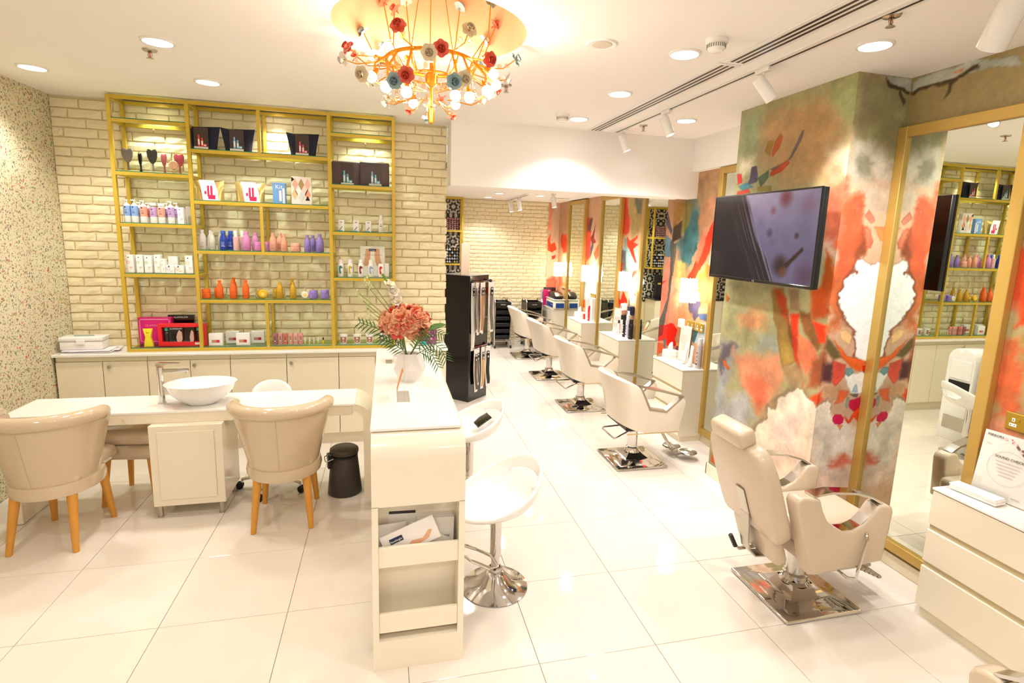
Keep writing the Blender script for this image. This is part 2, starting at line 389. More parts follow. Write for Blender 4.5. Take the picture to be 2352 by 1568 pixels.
def paint(s, z, base, layers, seed=1, mottle=.10):
    """s, z in metres on the wall; returns sRGB 0..255"""
    n1 = fbm(s * 3, z * 3, seed); n2 = fbm(s * 9, z * 9, seed + 5); n3 = fbm(s * 40, z * 40, seed + 9, 3)
    col = np.stack([np.full(s.shape, c, float) for c in base], -1)
    col += ((n1 - .5) * 50)[..., None] * np.array([.8, .75, .55])
    wx = fbm(s * 11, z * 11, seed + 21) - .5; wz = fbm(s * 11 + 50, z * 11, seed + 33) - .5; fx = fbm(s * 60, z * 60, seed + 41, 3) - .5
    for c, soft, warp, poly in layers:
        P = [(a / 1000, b / 1000) for a, b in poly]; so = max(soft * .62, 4) / 1000; wa = warp * 1.5 / 1000
        xs = [p[0] for p in P]; zs = [p[1] for p in P]; m = so + wa + .06
        k = (s > min(xs) - m) & (s < max(xs) + m) & (z > min(zs) - m) & (z < max(zs) + m)
        if not k.any(): continue
        d = poly_sd(s[k] + wx[k] * wa * 2.4 + fx[k] * wa * .5, z[k] + wz[k] * wa * 2.4, P) + fx[k] * so * .6
        a = np.clip(.5 - d / (2 * so), 0, 1); a = a * a * (3 - 2 * a) * (np.clip(.72 + .5 * (n2[k] * .6 + n1[k] * .6 - .15), .7, 1.) if soft > 16 else 1.)
        cc = np.array(c, float) * (1 + (n2[k] - .5)[..., None] * (.34 if min(c) < 225 else .04))
        if soft <= 20: cc = cc * (1 - .20 * np.exp(-(d / .005) ** 2))[..., None]      # pigment line at a dried edge
        col[k] = col[k] * (1 - a[..., None]) + cc * a[..., None]
    g = col.mean(-1, keepdims=True); col = g + (col - g) * 1.03; col = 132 + (col - 132) * 1.12 - 12      # printed contrast
    col *= (1 + (n3 - .5) * mottle)[..., None]
    return np.clip(col, 0, 255)
def to_lin(c):
    c = c / 255.; return np.where(c > .04045, ((c + .055) / 1.055) ** 2.4, c / 12.92)
def painted_sheet(name, origin, du, dv, nu, nv, colfn, mat, parent=None, kind=None):
    """flat sheet origin + u*du + v*dv with an albedo per vertex; colfn(u, v in 0..1) -> sRGB"""
    u = np.linspace(0, 1, nu + 1); v = np.linspace(0, 1, nv + 1); U, V = np.meshgrid(u, v)
    co = np.array(origin)[None, None] + U[..., None] * np.array(du) + V[..., None] * np.array(dv)
    i = np.arange((nu + 1) * (nv + 1)).reshape(nv + 1, nu + 1)
    q = np.stack([i[:-1, :-1], i[:-1, 1:], i[1:, 1:], i[1:, :-1]], -1).reshape(-1, 4)
    me = bpy.data.meshes.new(name); me.vertices.add(co.size // 3); me.vertices.foreach_set('co', co.reshape(-1).astype(np.float32))
    me.loops.add(q.size); me.loops.foreach_set('vertex_index', q.reshape(-1).astype(np.int32))
    me.polygons.add(len(q)); me.polygons.foreach_set('loop_start', np.arange(0, q.size, 4, dtype=np.int32)); me.polygons.foreach_set('loop_total', np.full(len(q), 4, np.int32))
    me.update(calc_edges=True)
    c = to_lin(colfn(U, V)).reshape(-1, 3); rgba = np.concatenate([c, np.ones((len(c), 1))], 1)
    at = me.color_attributes.new('paint', 'FLOAT_COLOR', 'POINT'); at.data.foreach_set('color', rgba.reshape(-1).astype(np.float32))
    me.materials.append(mat); o = link(name, me, parent)
    if kind: o['kind'] = kind
    return o
MURAL_COLUMN = [
 ((160,172,135),150,30,[(13,2955),(281,2934),(275,2656),(28,2621)]),
 ((184,150,108),200,40,[(286,2901),(919,2894),(1024,2677),(979,2376),(603,2388),(282,2612)]),
 ((168,172,126),90,20,[(906,2977),(1094,2982),(1116,2659),(927,2847)]),
 ((208,190,160),110,30,[(924,2567),(1079,2615),(1113,2403),(917,2456)]),
 ((226,216,190),80,20,[(43,2642),(209,2632),(226,2531),(43,2527)]),
 ((205,118,92),90,40,[(935,2380),(1100,2383),(1134,1919),(964,2009)]),
 ((190,150,120),90,30,[(936,2491),(1079,2474),(1085,2367),(942,2379)]),
 ((216,180,158),60,20,[(975,2019),(1062,2011),(1108,1872),(1007,1895)]),
 ((188,96,48),30,15,[(1021,1963),(1116,1777),(1101,1618),(978,1602),(1004,1838)]),
 ((180,100,50),8,4,[(398,2608),(424,2698),(471,2743),(497,2723),(478,2649),(416,2595)]),
 ((162,130,62),8,4,[(326,2649),(350,2710),(414,2710),(384,2599)]),
 ((122,106,106),8,4,[(397,2512),(576,2554),(677,2728),(697,2729),(685,2678),(605,2561),(432,2498)]),
 ((192,84,48),8,4,[(401,2490),(575,2559),(595,2531),(527,2488),(405,2463)]),
 ((205,60,60),8,6,[(16,2512),(74,2512),(92,2453),(38,2434)]),
 ((95,85,108),8,6,[(186,2557),(248,2556),(275,2437),(154,2414),(173,2469)]),
 ((95,110,85),8,6,[(272,2460),(381,2514),(389,2459),(317,2390)]),
 ((90,140,150),8,6,[(50,2422),(141,2443),(229,2396),(104,2383)]),
 ((165,150,80),14,6,[(282,2392),(433,2392),(447,2353),(288,2359)]),
 ((192,80,60),8,6,[(47,2381),(177,2389),(209,2353),(32,2353)]),
 ((168,166,130),90,30,[(24,1654),(546,1673),(642,1329),(269,1195),(48,1273)]),
 ((204,150,112),100,40,[(215,1430),(518,1484),(535,1379),(250,1319)]),
 ((166,172,162),90,30,[(455,1324),(685,1318),(690,1204),(441,1220)]),
 ((166,166,168),80,30,[(24,1190),(256,1171),(160,796),(71,538),(14,281),(-2,632)]),
 ((112,106,112),50,30,[(22,1145),(220,1185),(150,1083),(71,896),(10,983)]),
 ((224,152,120),110,40,[(180,1112),(703,1207),(755,1046),(679,837),(548,743),(354,873)]),
 ((226,122,92),80,30,[(403,972),(601,964),(623,829),(509,793)]),
 ((184,182,182),100,30,[(35,643),(360,832),(540,699),(327,515),(236,196),(5,337)]),
 ((150,130,104),30,30,[(522,619),(664,842),(881,1066),(1007,1041),(1091,945),(1206,1003),(1162,458),(289,92),(261,378)]),
 ((238,224,204),16,30,[(539,604),(681,827),(896,1051),(999,1012),(1094,928),(1199,981),(1140,450),(292,71),(278,385)]),
 ((230,204,184),150,40,[(571,500),(1123,745),(1133,442),(543,188)]),
 ((236,210,196),90,30,[(693,751),(982,896),(979,614),(723,560)]),
 ((152,122,76),20,12,[(549,1654),(668,1675),(750,1490),(866,1317),(861,1195),(744,1120),(656,1332)]),
 ((176,76,42),40,12,[(573,1675),(690,1622),(760,1426),(683,1499)]),
 ((168,142,82),30,10,[(644,1407),(772,1354),(859,1204),(741,1138)]),
 ((120,84,54),25,8,[(728,1505),(773,1429),(872,1318),(860,1242),(769,1372)]),
 ((150,125,95),30,10,[(719,1681),(830,1692),(841,1549),(755,1537)]),
 ((204,70,44),28,12,[(760,1510),(850,1532),(878,1282),(957,1054),(871,1170)]),
 ((222,132,98),30,12,[(867,1390),(1015,1347),(1040,1264),(970,1122),(880,1246)]),
 ((138,98,62),24,10,[(841,1549),(949,1547),(1015,1417),(1074,1359),(1031,1315),(925,1401)]),
 ((192,92,46),40,12,[(914,1691),(1033,1721),(1096,1559),(979,1499),(940,1598)]),
 ((228,68,38),22,10,[(968,1497),(1098,1483),(1101,1377),(1046,1366)]),
 ((160,94,64),50,20,[(998,1237),(1114,1384),(1112,1229),(1088,1100),(992,1055)]),
 ((204,84,50),36,20,[(1026,992),(1125,1064),(1131,983),(1092,941)]),
 ((166,140,106),40,16,[(744,1120),(886,1192),(988,1081),(896,1056),(824,1026)]),
 ((222,118,58),8,5,[(50,1027),(96,1026),(167,976),(152,956),(84,989)]),
 ((186,120,58),8,5,[(13,1582),(77,1540),(38,1508)]),
 ((206,104,60),8,5,[(42,352),(185,348),(178,332),(52,293)]),
 ((206,104,54),8,5,[(53,284),(120,287),(225,177),(189,144),(105,198),(83,117),(28,130)]),
 ((162,158,122),60,20,[(1099,2974),(1490,2969),(1554,2447),(1107,2509)]),
 ((188,192,178),10,14,[(1216,2985),(1493,2982),(1508,2905),(1397,2917),(1319,2940),(1285,2975)]),
 ((98,82,62),10,18,[(1268,2974),(1324,2940),(1407,2925),(1484,2909),(1487,2894),(1399,2903),(1306,2921)]),
 ((104,92,72),12,12,[(1398,2913),(1460,2853),(1440,2820),(1397,2882)]),
 ((208,200,180),60,30,[(1089,2622),(1189,2621),(1428,2494),(1436,2385),(1281,2413),(1180,2335),(1099,2420)]),
 ((148,142,122),50,20,[(1162,2513),(1293,2477),(1287,2377),(1205,2391)]),
 ((214,196,172),80,30,[(1253,2375),(1451,2368),(1476,2165),(1258,2211)]),
 ((224,112,80),50,30,[(1107,2268),(1244,2293),(1263,2110),(1320,1980),(1264,1894),(1192,1624),(1112,1627),(1097,2011)]),
 ((150,92,66),40,20,[(1259,2100),(1318,1923),(1239,1836),(1214,1921)]),
 ((216,140,115),8,6,[(1264,2175),(1293,2208),(1351,2141),(1319,2119)]),
 ((212,122,96),8,6,[(1188,2217),(1242,2238),(1186,2160)]),
 ((226,152,100),8,6,[(1345,2103),(1467,2112),(1476,2032),(1407,2021)]),
 ((222,135,105),8,6,[(1278,2092),(1314,2084),(1356,2010),(1345,1972),(1308,1980)]),
 ((200,120,80),60,40,[(1109,1802),(1186,1786),(1191,1499),(1123,1413),(1094,1542)]),
 ((146,92,68),24,30,[(1233,1869),(1507,1892),(1586,1274),(1454,1228),(1340,1279),(1286,1420),(1179,1546),(1146,1668),(1172,1735)]),
 ((252,251,246),10,30,[(1248,1870),(1507,1892),(1584,1283),(1452,1241),(1354,1288),(1300,1429),(1198,1550),(1164,1668),(1190,1727)]),
 ((232,70,50),10,8,[(1449,2050),(1484,2042),(1497,1928),(1478,1889),(1451,1936)]),
 ((232,192,142),14,8,[(1189,1447),(1237,1464),(1297,1411),(1275,1359),(1219,1386)]),
 ((110,95,65),24,10,[(1108,1417),(1185,1343),(1235,1281),(1176,1265),(1105,1339)]),
 ((100,62,66),40,14,[(1093,1242),(1178,1256),(1188,1119),(1095,1128)]),
 ((228,114,62),10,8,[(1156,1396),(1192,1361),(1276,1289),(1406,1260),(1475,1232),(1469,1200),(1410,1175),(1319,1213),(1235,1281)]),
 ((245,239,228),16,14,[(1262,1179),(1506,1172),(1500,1023),(1347,1038)]),
 ((228,104,84),10,10,[(1171,1265),(1275,1228),(1277,1148),(1225,1083),(1188,1124)]),
 ((128,160,156),6,5,[(1274,1201),(1331,1204),(1347,1172),(1309,1145),(1277,1166)]),
 ((216,44,40),5,6,[(1414,1215),(1455,1221),(1475,1178),(1450,1154),(1417,1179)]),
 ((202,160,126),36,16,[(1130,1099),(1277,1085),(1249,996),(1114,1010)]),
 ((224,108,68),20,14,[(1249,1059),(1331,1043),(1284,972),(1228,959)]),
 ((170,196,206),8,5,[(1352,1045),(1380,1100),(1405,1040)]),
 ((108,114,104),10,8,[(1336,1029),(1414,1033),(1409,1001)]),
 ((150,170,150),8,6,[(1316,1003),(1342,1006),(1342,938),(1317,948)]),
 ((242,230,214),40,20,[(1110,929),(1473,793),(1492,413),(1133,442)]),
 ((230,90,48),6,6,[(1320,880),(1340,870),(1366,845),(1394,917),(1431,1016),(1477,886),(1471,805),(1401,871),(1366,825),(1343,833)]),
 ((202,44,86),8,8,[(1349,992),(1428,998),(1441,952),(1389,913),(1351,947)]),
 ((202,44,92),5,6,[(1228,875),(1249,897),(1291,895),(1316,871),(1316,834),(1287,817),(1249,824),(1230,848)]),
 ((232,150,95),6,5,[(1266,816),(1319,820),(1298,783)]),
 ((228,120,92),50,30,[(1240,574),(1335,577),(1464,520),(1327,491)]),
 ((234,208,188),80,30,[(1121,543),(1480,491),(1481,346),(1122,395)]),
]
MURAL_PANEL = [
 ((122,140,132),110,40,[(110,2480),(330,2440),(420,2100),(340,1800),(110,1650)]),
 ((92,118,122),60,30,[(20,1990),(115,2020),(150,1700),(60,1600)]),
 ((66,94,104),30,24,[(170,2050),(330,2170),(370,1900),(250,1730)]),
 ((238,142,88),60,30,[(430,1650),(760,1900),(790,1450),(520,1350)]),
 ((206,120,96),30,20,[(560,2500),(760,2600),(780,2350),(640,2300)]),
 ((180,150,118),50,20,[(286,2629),(737,2599),(775,2356),(357,2337)]),
 ((228,142,122),50,25,[(-95,1776),(68,1511),(83,1055),(-299,696),(-312,1323)]),
 ((112,142,158),14,10,[(-218,2054),(28,1954),(-65,1806),(-297,1794)]),
 ((102,96,122),8,8,[(-287,2400),(-228,2353),(-71,2096),(-77,2038),(-237,2175)]),
 ((166,132,82),24,10,[(-67,2390),(63,2381),(48,2187),(-58,2097)]),
 ((152,146,92),40,14,[(64,2374),(220,2385),(157,2102),(76,2058)]),
 ((86,126,132),30,20,[(91,1986),(238,2272),(372,2322),(375,2060),(291,1760),(112,1765)]),
 ((84,74,66),20,10,[(-59,2111),(72,2195),(72,2014),(-46,1967)]),
 ((188,178,122),30,14,[(36,1778),(170,1754),(238,1582),(66,1507)]),
 ((190,146,116),50,20,[(338,2296),(475,2372),(747,2535),(786,2292),(518,2101),(420,1935)]),
 ((242,192,162),60,20,[(54,1571),(472,1602),(487,1349),(86,1282)]),  # pale lamp glow put into the mural colour around the wall lamp
 ((104,104,96),10,8,[(-80,1980),(23,1954),(16,1660),(-24,1360),(-82,1069),(-234,1029),(-60,1360),(-49,1658)]),
 ((228,74,54),14,12,[(236,1597),(412,1823),(528,2033),(627,2186),(664,2074),(600,1886),(459,1685),(348,1570)]),
 ((228,132,108),24,10,[(365,1793),(430,2032),(528,2114),(515,1965),(421,1767)]),
 ((238,130,60),30,16,[(447,1600),(617,1778),(753,1653),(775,1440),(509,1366)]),
 ((246,238,226),8,8,[(607,1764),(642,1994),(693,1889),(686,1715)]),
 ((84,84,116),18,14,[(290,1338),(519,1388),(527,1255),(435,1180),(346,1243)]),
 ((232,206,142),20,10,[(516,1324),(717,1365),(705,1295),(502,1251)]),
 ((92,112,150),18,10,[(502,1254),(718,1283),(695,1204),(536,1199)]),
 ((186,202,212),30,14,[(467,1145),(708,1199),(705,989),(460,940)]),
 ((202,152,116),36,14,[(69,1203),(398,1250),(453,1070),(104,977)]),
 ((70,126,132),8,6,[(450,1084),(528,1083),(473,940),(430,963)]),
 ((224,54,44),8,12,[(-313,1003),(45,1102),(128,1012),(77,932),(129,854),(54,805),(-20,887),(-258,867)]),
 ((142,60,50),12,8,[(-322,1020),(-98,1064),(-105,942),(-307,882)]),
 ((112,124,126),10,8,[(-73,918),(-18,902),(-8,790),(-55,807)]),
 ((218,102,64),14,10,[(-354,832),(-68,857),(-26,760),(-331,686)]),
 ((216,60,60),6,5,[(-309,1513),(-106,1554),(-285,1465)]),
]
MURAL_FAR = [
 ((196,196,186),110,40,[(1480,1500),(2080,1500),(2080,900),(1480,900)]),
 ((150,62,58),8,8,[(1580,1980),(1690,2040),(1800,2200),(1760,2000),(1860,1930),(1700,1900)]),
 ((92,98,122),14,10,[(1600,1780),(1720,1940),(1760,1880),(1680,1700)]),
 ((228,110,78),12,10,[(1800,1760),(1960,1900),(2020,1780),(1900,1640)]),
 ((150,170,160),40,20,[(2860,2000),(3050,1950),(3060,1500),(2880,1500)]),
 ((206,70,52),8,10,[(3150,1500),(3260,1700),(3330,1500),(3260,1300)]),
 ((104,106,108),16,10,[(3120,1300),(3180,1320),(3160,900),(3110,900)]),
 ((200,60,50),8,8,[(120,1950),(240,2060),(330,1900),(420,1960),(360,1780),(200,1800)]),
 ((226,84,60),40,20,[(2645,2528),(2899,2513),(2989,2254),(3005,2084),(2970,2049),(2763,2039),(2694,2349)]),
 ((182,162,112),60,20,[(2939,2519),(3323,2496),(3350,2083),(3098,1999)]),
 ((120,122,114),40,14,[(3099,2501),(3324,2488),(3319,2287),(3205,2307)]),
 ((166,196,202),50,20,[(2811,1863),(3305,1894),(3330,1612),(3104,1571),(2981,1580)]),
 ((112,112,112),24,10,[(2762,1835),(2930,1840),(2970,1579),(2833,1579)]),
 ((218,78,48),8,8,[(2934,2023),(3044,1964),(3245,2042),(3268,2017),(3145,1949),(3304,1925),(3156,1873),(3275,1691),(3222,1696),(3040,1861),(2974,1894)]),
 ((192,54,44),10,8,[(2774,1683),(2868,1661),(2829,1462),(2762,1475)]),
 ((186,206,206),40,14,[(3042,1406),(3295,1556),(3331,1195),(3161,1156)]),
 ((228,60,40),8,8,[(2753,1196),(2868,1164),(2932,1307),(3079,1190),(3082,1146),(2977,1151),(2958,993),(2860,1072)]),
 ((202,60,50),6,5,[(3130,1362),(3321,1286),(3300,1275)]),
 ((222,90,74),40,14,[(1269,2312),(1607,2303),(1656,1693),(1475,1632)]),
 ((110,96,110),20,10,[(1553,2285),(1666,2282),(1584,2080),(1494,2101)]),
 ((222,140,80),16,8,[(1366,1659),(1508,1655),(1457,1558)]),
 ((186,196,202),40,14,[(1360,1284),(1971,1348),(1961,1053),(1420,987)]),
 ((226,112,54),8,8,[(1360,969),(1522,1016),(1542,884),(1437,870)]),
 ((226,84,60),30,10,[(123,2009),(458,2046),(576,1737),(284,1703)]),
 ((230,120,100),40,14,[(140,1359),(623,1416),(555,1130),(139,1090)]),
]
MURAL_RIGHT = [
 ((188,192,178),10,14,[(12,2978),(340,3000),(570,2948),(612,2900),(430,2921),(378,2912),(257,2904),(151,2905),(25,2901)]),
 ((226,150,115),10,8,[(255,2964),(313,2964),(300,2948),(266,2951)]),
 ((100,84,62),10,18,[(17,2916),(151,2909),(254,2922),(373,2944),(386,2956),(402,2928),(353,2918),(267,2893),(153,2895),(26,2892)]),
 ((104,92,72),12,12,[(240,2900),(266,2897),(250,2841),(231,2824)]),
]
# ------------------------------------------------------------------ room shell
XL, XR, YB, YF, YW = -2.66, 3.08, 5.42, -2.6, 9.62
fl = struct('floor', lambda b: b.box(XL - .1, XR + .15, YF, YW, -.05, -.006), GROUT)
def one_tile(b): b.box(0, .5972, 0, .5972, -.006, 0, .0012)
for i in range(-6, 5):
    for j in range(-8, 13):
        x0, y0 = .683 + .6 * i, 2.1425 + .6 * j
        if x0 > XR or y0 > YW - .02 or x0 + .6 < XL or y0 < YF - .3: continue
        if y0 > 5.6 and x0 < -1.6: continue
        part('tile', one_tile, FLOORT, fl, (x0 + .0014, y0 + .0014, 0), key='floor_tile')

CX, CY, CR, CD = .23, 2.98, .485, .42          # round ceiling recess above the chandelier
def ceiling(b):
    n = 64; h = .6
    ang = [2 * PI * k / n for k in range(n)]
    inn = [(CX + CR * math.cos(a), CY + CR * math.sin(a), CEIL) for a in ang]
    def sq(a):
        c, s_ = math.cos(a), math.sin(a); k = h / max(abs(c), abs(s_)); return (CX + c * k, CY + s_ * k, CEIL)
    b.add(inn + [sq(a) for a in ang], [(i, (i + 1) % n, n + (i + 1) % n, n + i) for i in range(n)])
    x0, x1, y0, y1 = CX - h, CX + h, CY - h, CY + h
    for a in ((XL, XR + .1, YF, y0), (XL, XR + .1, y1, YB + .1), (XL, x0, y0, y1), (x1, XR + .1, y0, y1)):
        b.add([(a[0], a[2], CEIL), (a[1], a[2], CEIL), (a[1], a[3], CEIL), (a[0], a[3], CEIL)], [(0, 1, 2, 3)])
cl = struct('ceiling', ceiling, CEILM, angle=0)
PEACH = M('peach_gold_leaf_paint', (222, 184, 144), .6, noise=.03, nscale=6)  # peach of the warm glow inside the recess, put into its colour
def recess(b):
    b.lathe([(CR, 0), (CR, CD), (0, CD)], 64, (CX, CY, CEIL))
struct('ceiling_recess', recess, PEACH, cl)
struct('ceiling_rear', lambda b: (b.box(.57, XR, 5.36, YW, REAR, REAR + .06), b.box(-1.6, .57, 5.60, YW, REAR, REAR + .06)) and None, CEILM)

# left wall with floral paper, front left open to let world fill light in
struct('wall_left', lambda b: b.box(XL - .1, XL, YF, YB + .1, 0, CEIL), FLORAL)

struct('wall_rear_left', lambda b: b.box(-1.62, -1.5, 5.6, YW, 0, REAR), M('rear_side_paint', (232, 222, 204), .7, noise=.02))

# brick walls: each brick an object
def brick_mesh(L, H, seed):
    def fn(b):
        r = random.Random(seed); nx, nz = 5, 3; d = .014; vs = []
        for k in range(nz):
            for i in range(nx):
                edge = i in (0, nx - 1) or k in (0, nz - 1)
                x = L * i / (nx - 1) + (r.uniform(-.002, .002)); z = H * k / (nz - 1) + r.uniform(-.0016, .0016)
                y = -d + (r.uniform(.002, .006) if edge else r.uniform(-.0025, .002))
                if k == 0 and r.random() < .2: z += r.uniform(.002, .007); y += .002
                vs.append((x, y, z))
        o = len(vs); per = [i for i in range(nx)] + [nx * k + nx - 1 for k in range(1, nz)] + [nx * (nz - 1) + i for i in range(nx - 2, -1, -1)] + [nx * k for k in range(nz - 2, 0, -1)]
        vs += [(vs[i][0], .004, vs[i][2]) for i in per]; fs = []
        for k in range(nz - 1):
            for i in range(nx - 1): a = k * nx + i; fs.append((a, a + 1, a + nx + 1, a + nx))
        m = len(per)
        for i in range(m): fs.append((per[i], o + i, o + (i + 1) % m, per[(i + 1) % m]))
        b.add(vs, fs)
    return fn
def brick_wall(parent, x0, x1, y, z0, z1, L, H, J, tagk, limit, skip=lambda x, z: False):
    rows = int((z1 - z0) / (H + J)) + 1; extra = MB(); n = 0; rr = random.Random(3)
    for k in range(rows):
        z = z1 - (k + 1) * (H + J) + J * .5; x = x0 - ((L + J) * (.5 if k % 2 else 0.)) - (.04 if k % 3 == 0 else 0) ; hh = H
        if z + .01 < z0 - H: break
        while x < x1:
            a, e = max(x, x0), min(x + L, x1 + rr.uniform(-.004, .006)); x += L + J
            if e - a < .03: continue
            v = rr.randrange(6); full = e - a > L - .004
            zz = max(z, z0)
            if not full or zz > z or skip((a + e) / 2, z) or n >= limit:
                fn = brick_mesh(e - a, H - (zz - z), rr.randrange(9999)); t = MB(); fn(t)
                extra.add([(p[0] + a, p[1] + y, p[2] + zz) for p in t.v], t.f)
            else:
                part('brick', brick_mesh(L, H, v * 13 + 1), BRICK, parent, (a, y, zz), key='brick_%s_%d' % (tagk, v), angle=0); n += 1
    o = link('cut_bricks', extra.mesh('cut_bricks', BRICK, 0), parent); o['kind'] = 'stuff'
wb = struct('wall_back', lambda b: b.box(XL, .565, YB, YB + .18, 0, CEIL), MORTAR)
brick_wall(wb, XL + .005, .572, YB, .9, CEIL - .02, .236, .0655, .0115, 'front', 296, lambda x, z: z < .92)
wf = struct('wall_far', lambda b: b.box(-1.6, XR + .1, YW, YW + .15, 0, REAR), MORTAR)
brick_wall(wf, 1.29, 2.86, YW, .09, REAR - .01, .197, .0575, .0095, 'far', 296)
def pattile(b): b.box(0, .298, -.008, .004, 0, .298, .001)
for i in range(7):
    for k in range(6):
        part('tile', pattile, PATTILE, wf, (.985 - i * .3, YW, .80 + k * .3), key='damask_tile')
struct('baseboard_far', lambda b: b.box(-1.5, XR, YW - .02, YW, 0, .085, .003), CREAM2)

# right wall, its wallpaper, the two columns
wr = struct('wall_right', lambda b: b.box(XR, XR + .15, YF, YW, 0, CEIL), M('right_wall_paint', (214, 196, 160), .7, noise=.03))
def base_far(s, z):
    k = np.clip((s - 0.) / 3.4, 0, 1)
    c = paint(s, z, (214, 176, 146), MURAL_FAR, 3)
    return c
painted_sheet('wallpaper', (XR - .002, YW, 0), (0, -(YW - 5.46), 0), (0, 0, REAR), 330, 200, lambda u, v: base_far(u * (YW - 5.46), v * REAR), PAINTED, wr)
painted_sheet('wallpaper', (2.862, YW - .012, 0), (.218, 0, 0), (0, 0, REAR), 24, 200, lambda u, v: paint(u * .218 - .2, v * REAR, (220, 190, 164),
    [((228, 90, 50), 10, 10, [(-190, 1950), (-150, 2050), (-140, 1850), (-60, 1880), (-20, 1760), (-90, 1700), (-190, 1760)]), ((216, 60, 70), 8, 6, [(-110, 1640), (-30, 1660), (-40, 1600), (-100, 1580)]),
     ((232, 120, 96), 40, 20, [(-200, 1200), (0, 1280), (0, 900), (-200, 900)]), ((226, 150, 120), 60, 20, [(-200, 2600), (-120, 2600), (-140, 2100), (-200, 2100)])], 8), PAINTED, wf)
painted_sheet('wallpaper', (XR - .003, 5.25, 0), (0, -1.38, 0), (0, 0, 2.68), 174, 335, lambda u, v: paint(.11 + u * 1.38, v * 2.68, (196, 158, 126), MURAL_PANEL, 5), PAINTED, wr)
RIGHTB = MURAL_RIGHT + [((206, 112, 76), 60, 40, [(690, 1500), (850, 1520), (860, 1150), (760, 1100), (690, 1300)]), ((168, 144, 84), 60, 30, [(820, 1800), (1200, 1900), (1200, 1250), (880, 1300)]),
          ((200, 80, 50), 40, 30, [(720, 2000), (800, 2050), (860, 1700), (760, 1600)]), ((214, 150, 120), 60, 30, [(700, 1100), (1300, 1100), (1300, 760), (700, 760)])]
painted_sheet('wallpaper', (XR - .003, 2.8, 0), (0, -1.6, 0), (0, 0, CEIL), 160, 300, lambda u, v: paint(u * 1.6, v * CEIL, (176, 160, 118), RIGHTB, 6), PAINTED, wr)
cm = struct('column', lambda b: b.box(2.692, XR, 2.803, 3.888, 0, CEIL), M('column_plaster', (206, 188, 158), .7, noise=.02))
COLB = (174, 168, 130)
painted_sheet('wallpaper', (2.69, 3.89, 0), (0, -1.09, 0), (0, 0, CEIL), 150, 400, lambda u, v: paint(u * 1.09, v * CEIL, COLB, MURAL_COLUMN, 2), PAINTED, cm)
painted_sheet('wallpaper', (2.69, 2.80, 0), (.39, 0, 0), (0, 0, CEIL), 65, 480, lambda u, v: paint(1.09 + u * .39, v * CEIL, (214, 178, 150), MURAL_COLUMN, 2), PAINTED, cm)
pr = struct('column_rear', lambda b: b.box(2.972, XR, 5.253, 5.45, 0, REAR), M('column_plaster', (206, 188, 158), .7))
painted_sheet('wallpaper', (2.97, 5.45, 0), (0, -.2, 0), (0, 0, REAR), 24, 320, lambda u, v: paint(u * .2 - .2, v * REAR, (200, 160, 130), MURAL_PANEL, 5), PAINTED, pr)
painted_sheet('wallpaper', (2.97, 5.25, 0), (.11, 0, 0), (0, 0, REAR), 14, 320, lambda u, v: paint(u * .11, v * REAR, (196, 158, 126), MURAL_PANEL, 5), PAINTED, pr)

# bulkhead over the opening, soffit above the fourth station, skirting
struct('trim_1', lambda b: b.box(.57, XR, 5.06, 5.36, 2.415, CEIL), CEILM)
struct('trim_2', lambda b: b.box(3.0, XR, 3.88, 5.06, 2.675, CEIL), CEILM)
struct('baseboard_right', lambda b: (b.box(XR - .014, XR, 3.89, 9.6, 0, .085, .002), b.box(XR - .014, XR, -1, 2.80, 0, .085, .002)) and None, CREAM2)
struct('trim_3', lambda b: (b.box(2.675, 2.69, 2.788, 3.905, 0, .10, .003), b.box(2.675, XR, 2.787, 2.80, 0, .10, .003), b.box(2.675, XR, 3.89, 3.905, 0, .10, .003)) and None, CREAM2)
# ------------------------------------------------------------------ ceiling fittings
DL = [((-2.30, 4.53), 'recessed downlight nearest the floral wall, above the left end of the gold shelf'), ((-1.24, 3.65), 'recessed downlight beside the sprinkler over the white wash table'),
      ((-1.23, 4.50), 'recessed downlight just in front of the gold shelf top rail'), ((1.59, 2.86), 'recessed downlight beside the larger smoke detector and the air slot'),
      ((1.60, 3.74), 'recessed downlight halfway along the air slot'), ((1.61, 4.62), 'recessed downlight beside the smaller smoke detector near the bulkhead'),
      ((2.47, 4.33), 'recessed downlight between the track and the soffit by the mural column'), ((2.41, 2.43), 'large recessed downlight above the corner of the mural column')]
def downlight(x, y, z, label, r=.088, grp='recessed ceiling downlights'):
    t = thing('downlight', label, 'ceiling light', (x, y, z), 0, grp)
    part('trim_ring', lambda b: b.lathe([(r * .80, -.001), (r * .84, -.010), (r, -.006), (r, .002)], 32), WHITE, t, key='dl_ring%.3f' % r)
    part('diffuser', lambda b: b.lathe([(0, -.004), (r * .82, -.004)], 32), EMIT, t, key='dl_disc%.3f' % r)
for (x, y), l in DL: downlight(x, y, CEIL, l)
for n, (x, y, p) in enumerate(DOWN_BEHIND):
    downlight(x, y, CEIL, ('recessed downlight above the front left floor', 'recessed downlight in front of the magazine counter', 'recessed downlight over the front right floor', 'recessed downlight by the shop front, left', 'recessed downlight by the shop front, middle', 'recessed downlight by the shop front, right')[n])
RL = ['recessed downlight in the rear ceiling just behind the bulkhead above the black stand', 'recessed downlight in the rear ceiling over the third styling chair', 'recessed downlight in the rear ceiling beside the short track', 'recessed downlight in the rear ceiling closest to the far brick wall',
      'recessed downlight in the rear ceiling between track and mirrors', 'recessed downlight in the rear ceiling above the third drawer unit', 'recessed downlight in the rear ceiling over the polish shelves']
for (x, y, p), l in zip(DOWN_REAR, RL): downlight(x, y, REAR, l, .075)
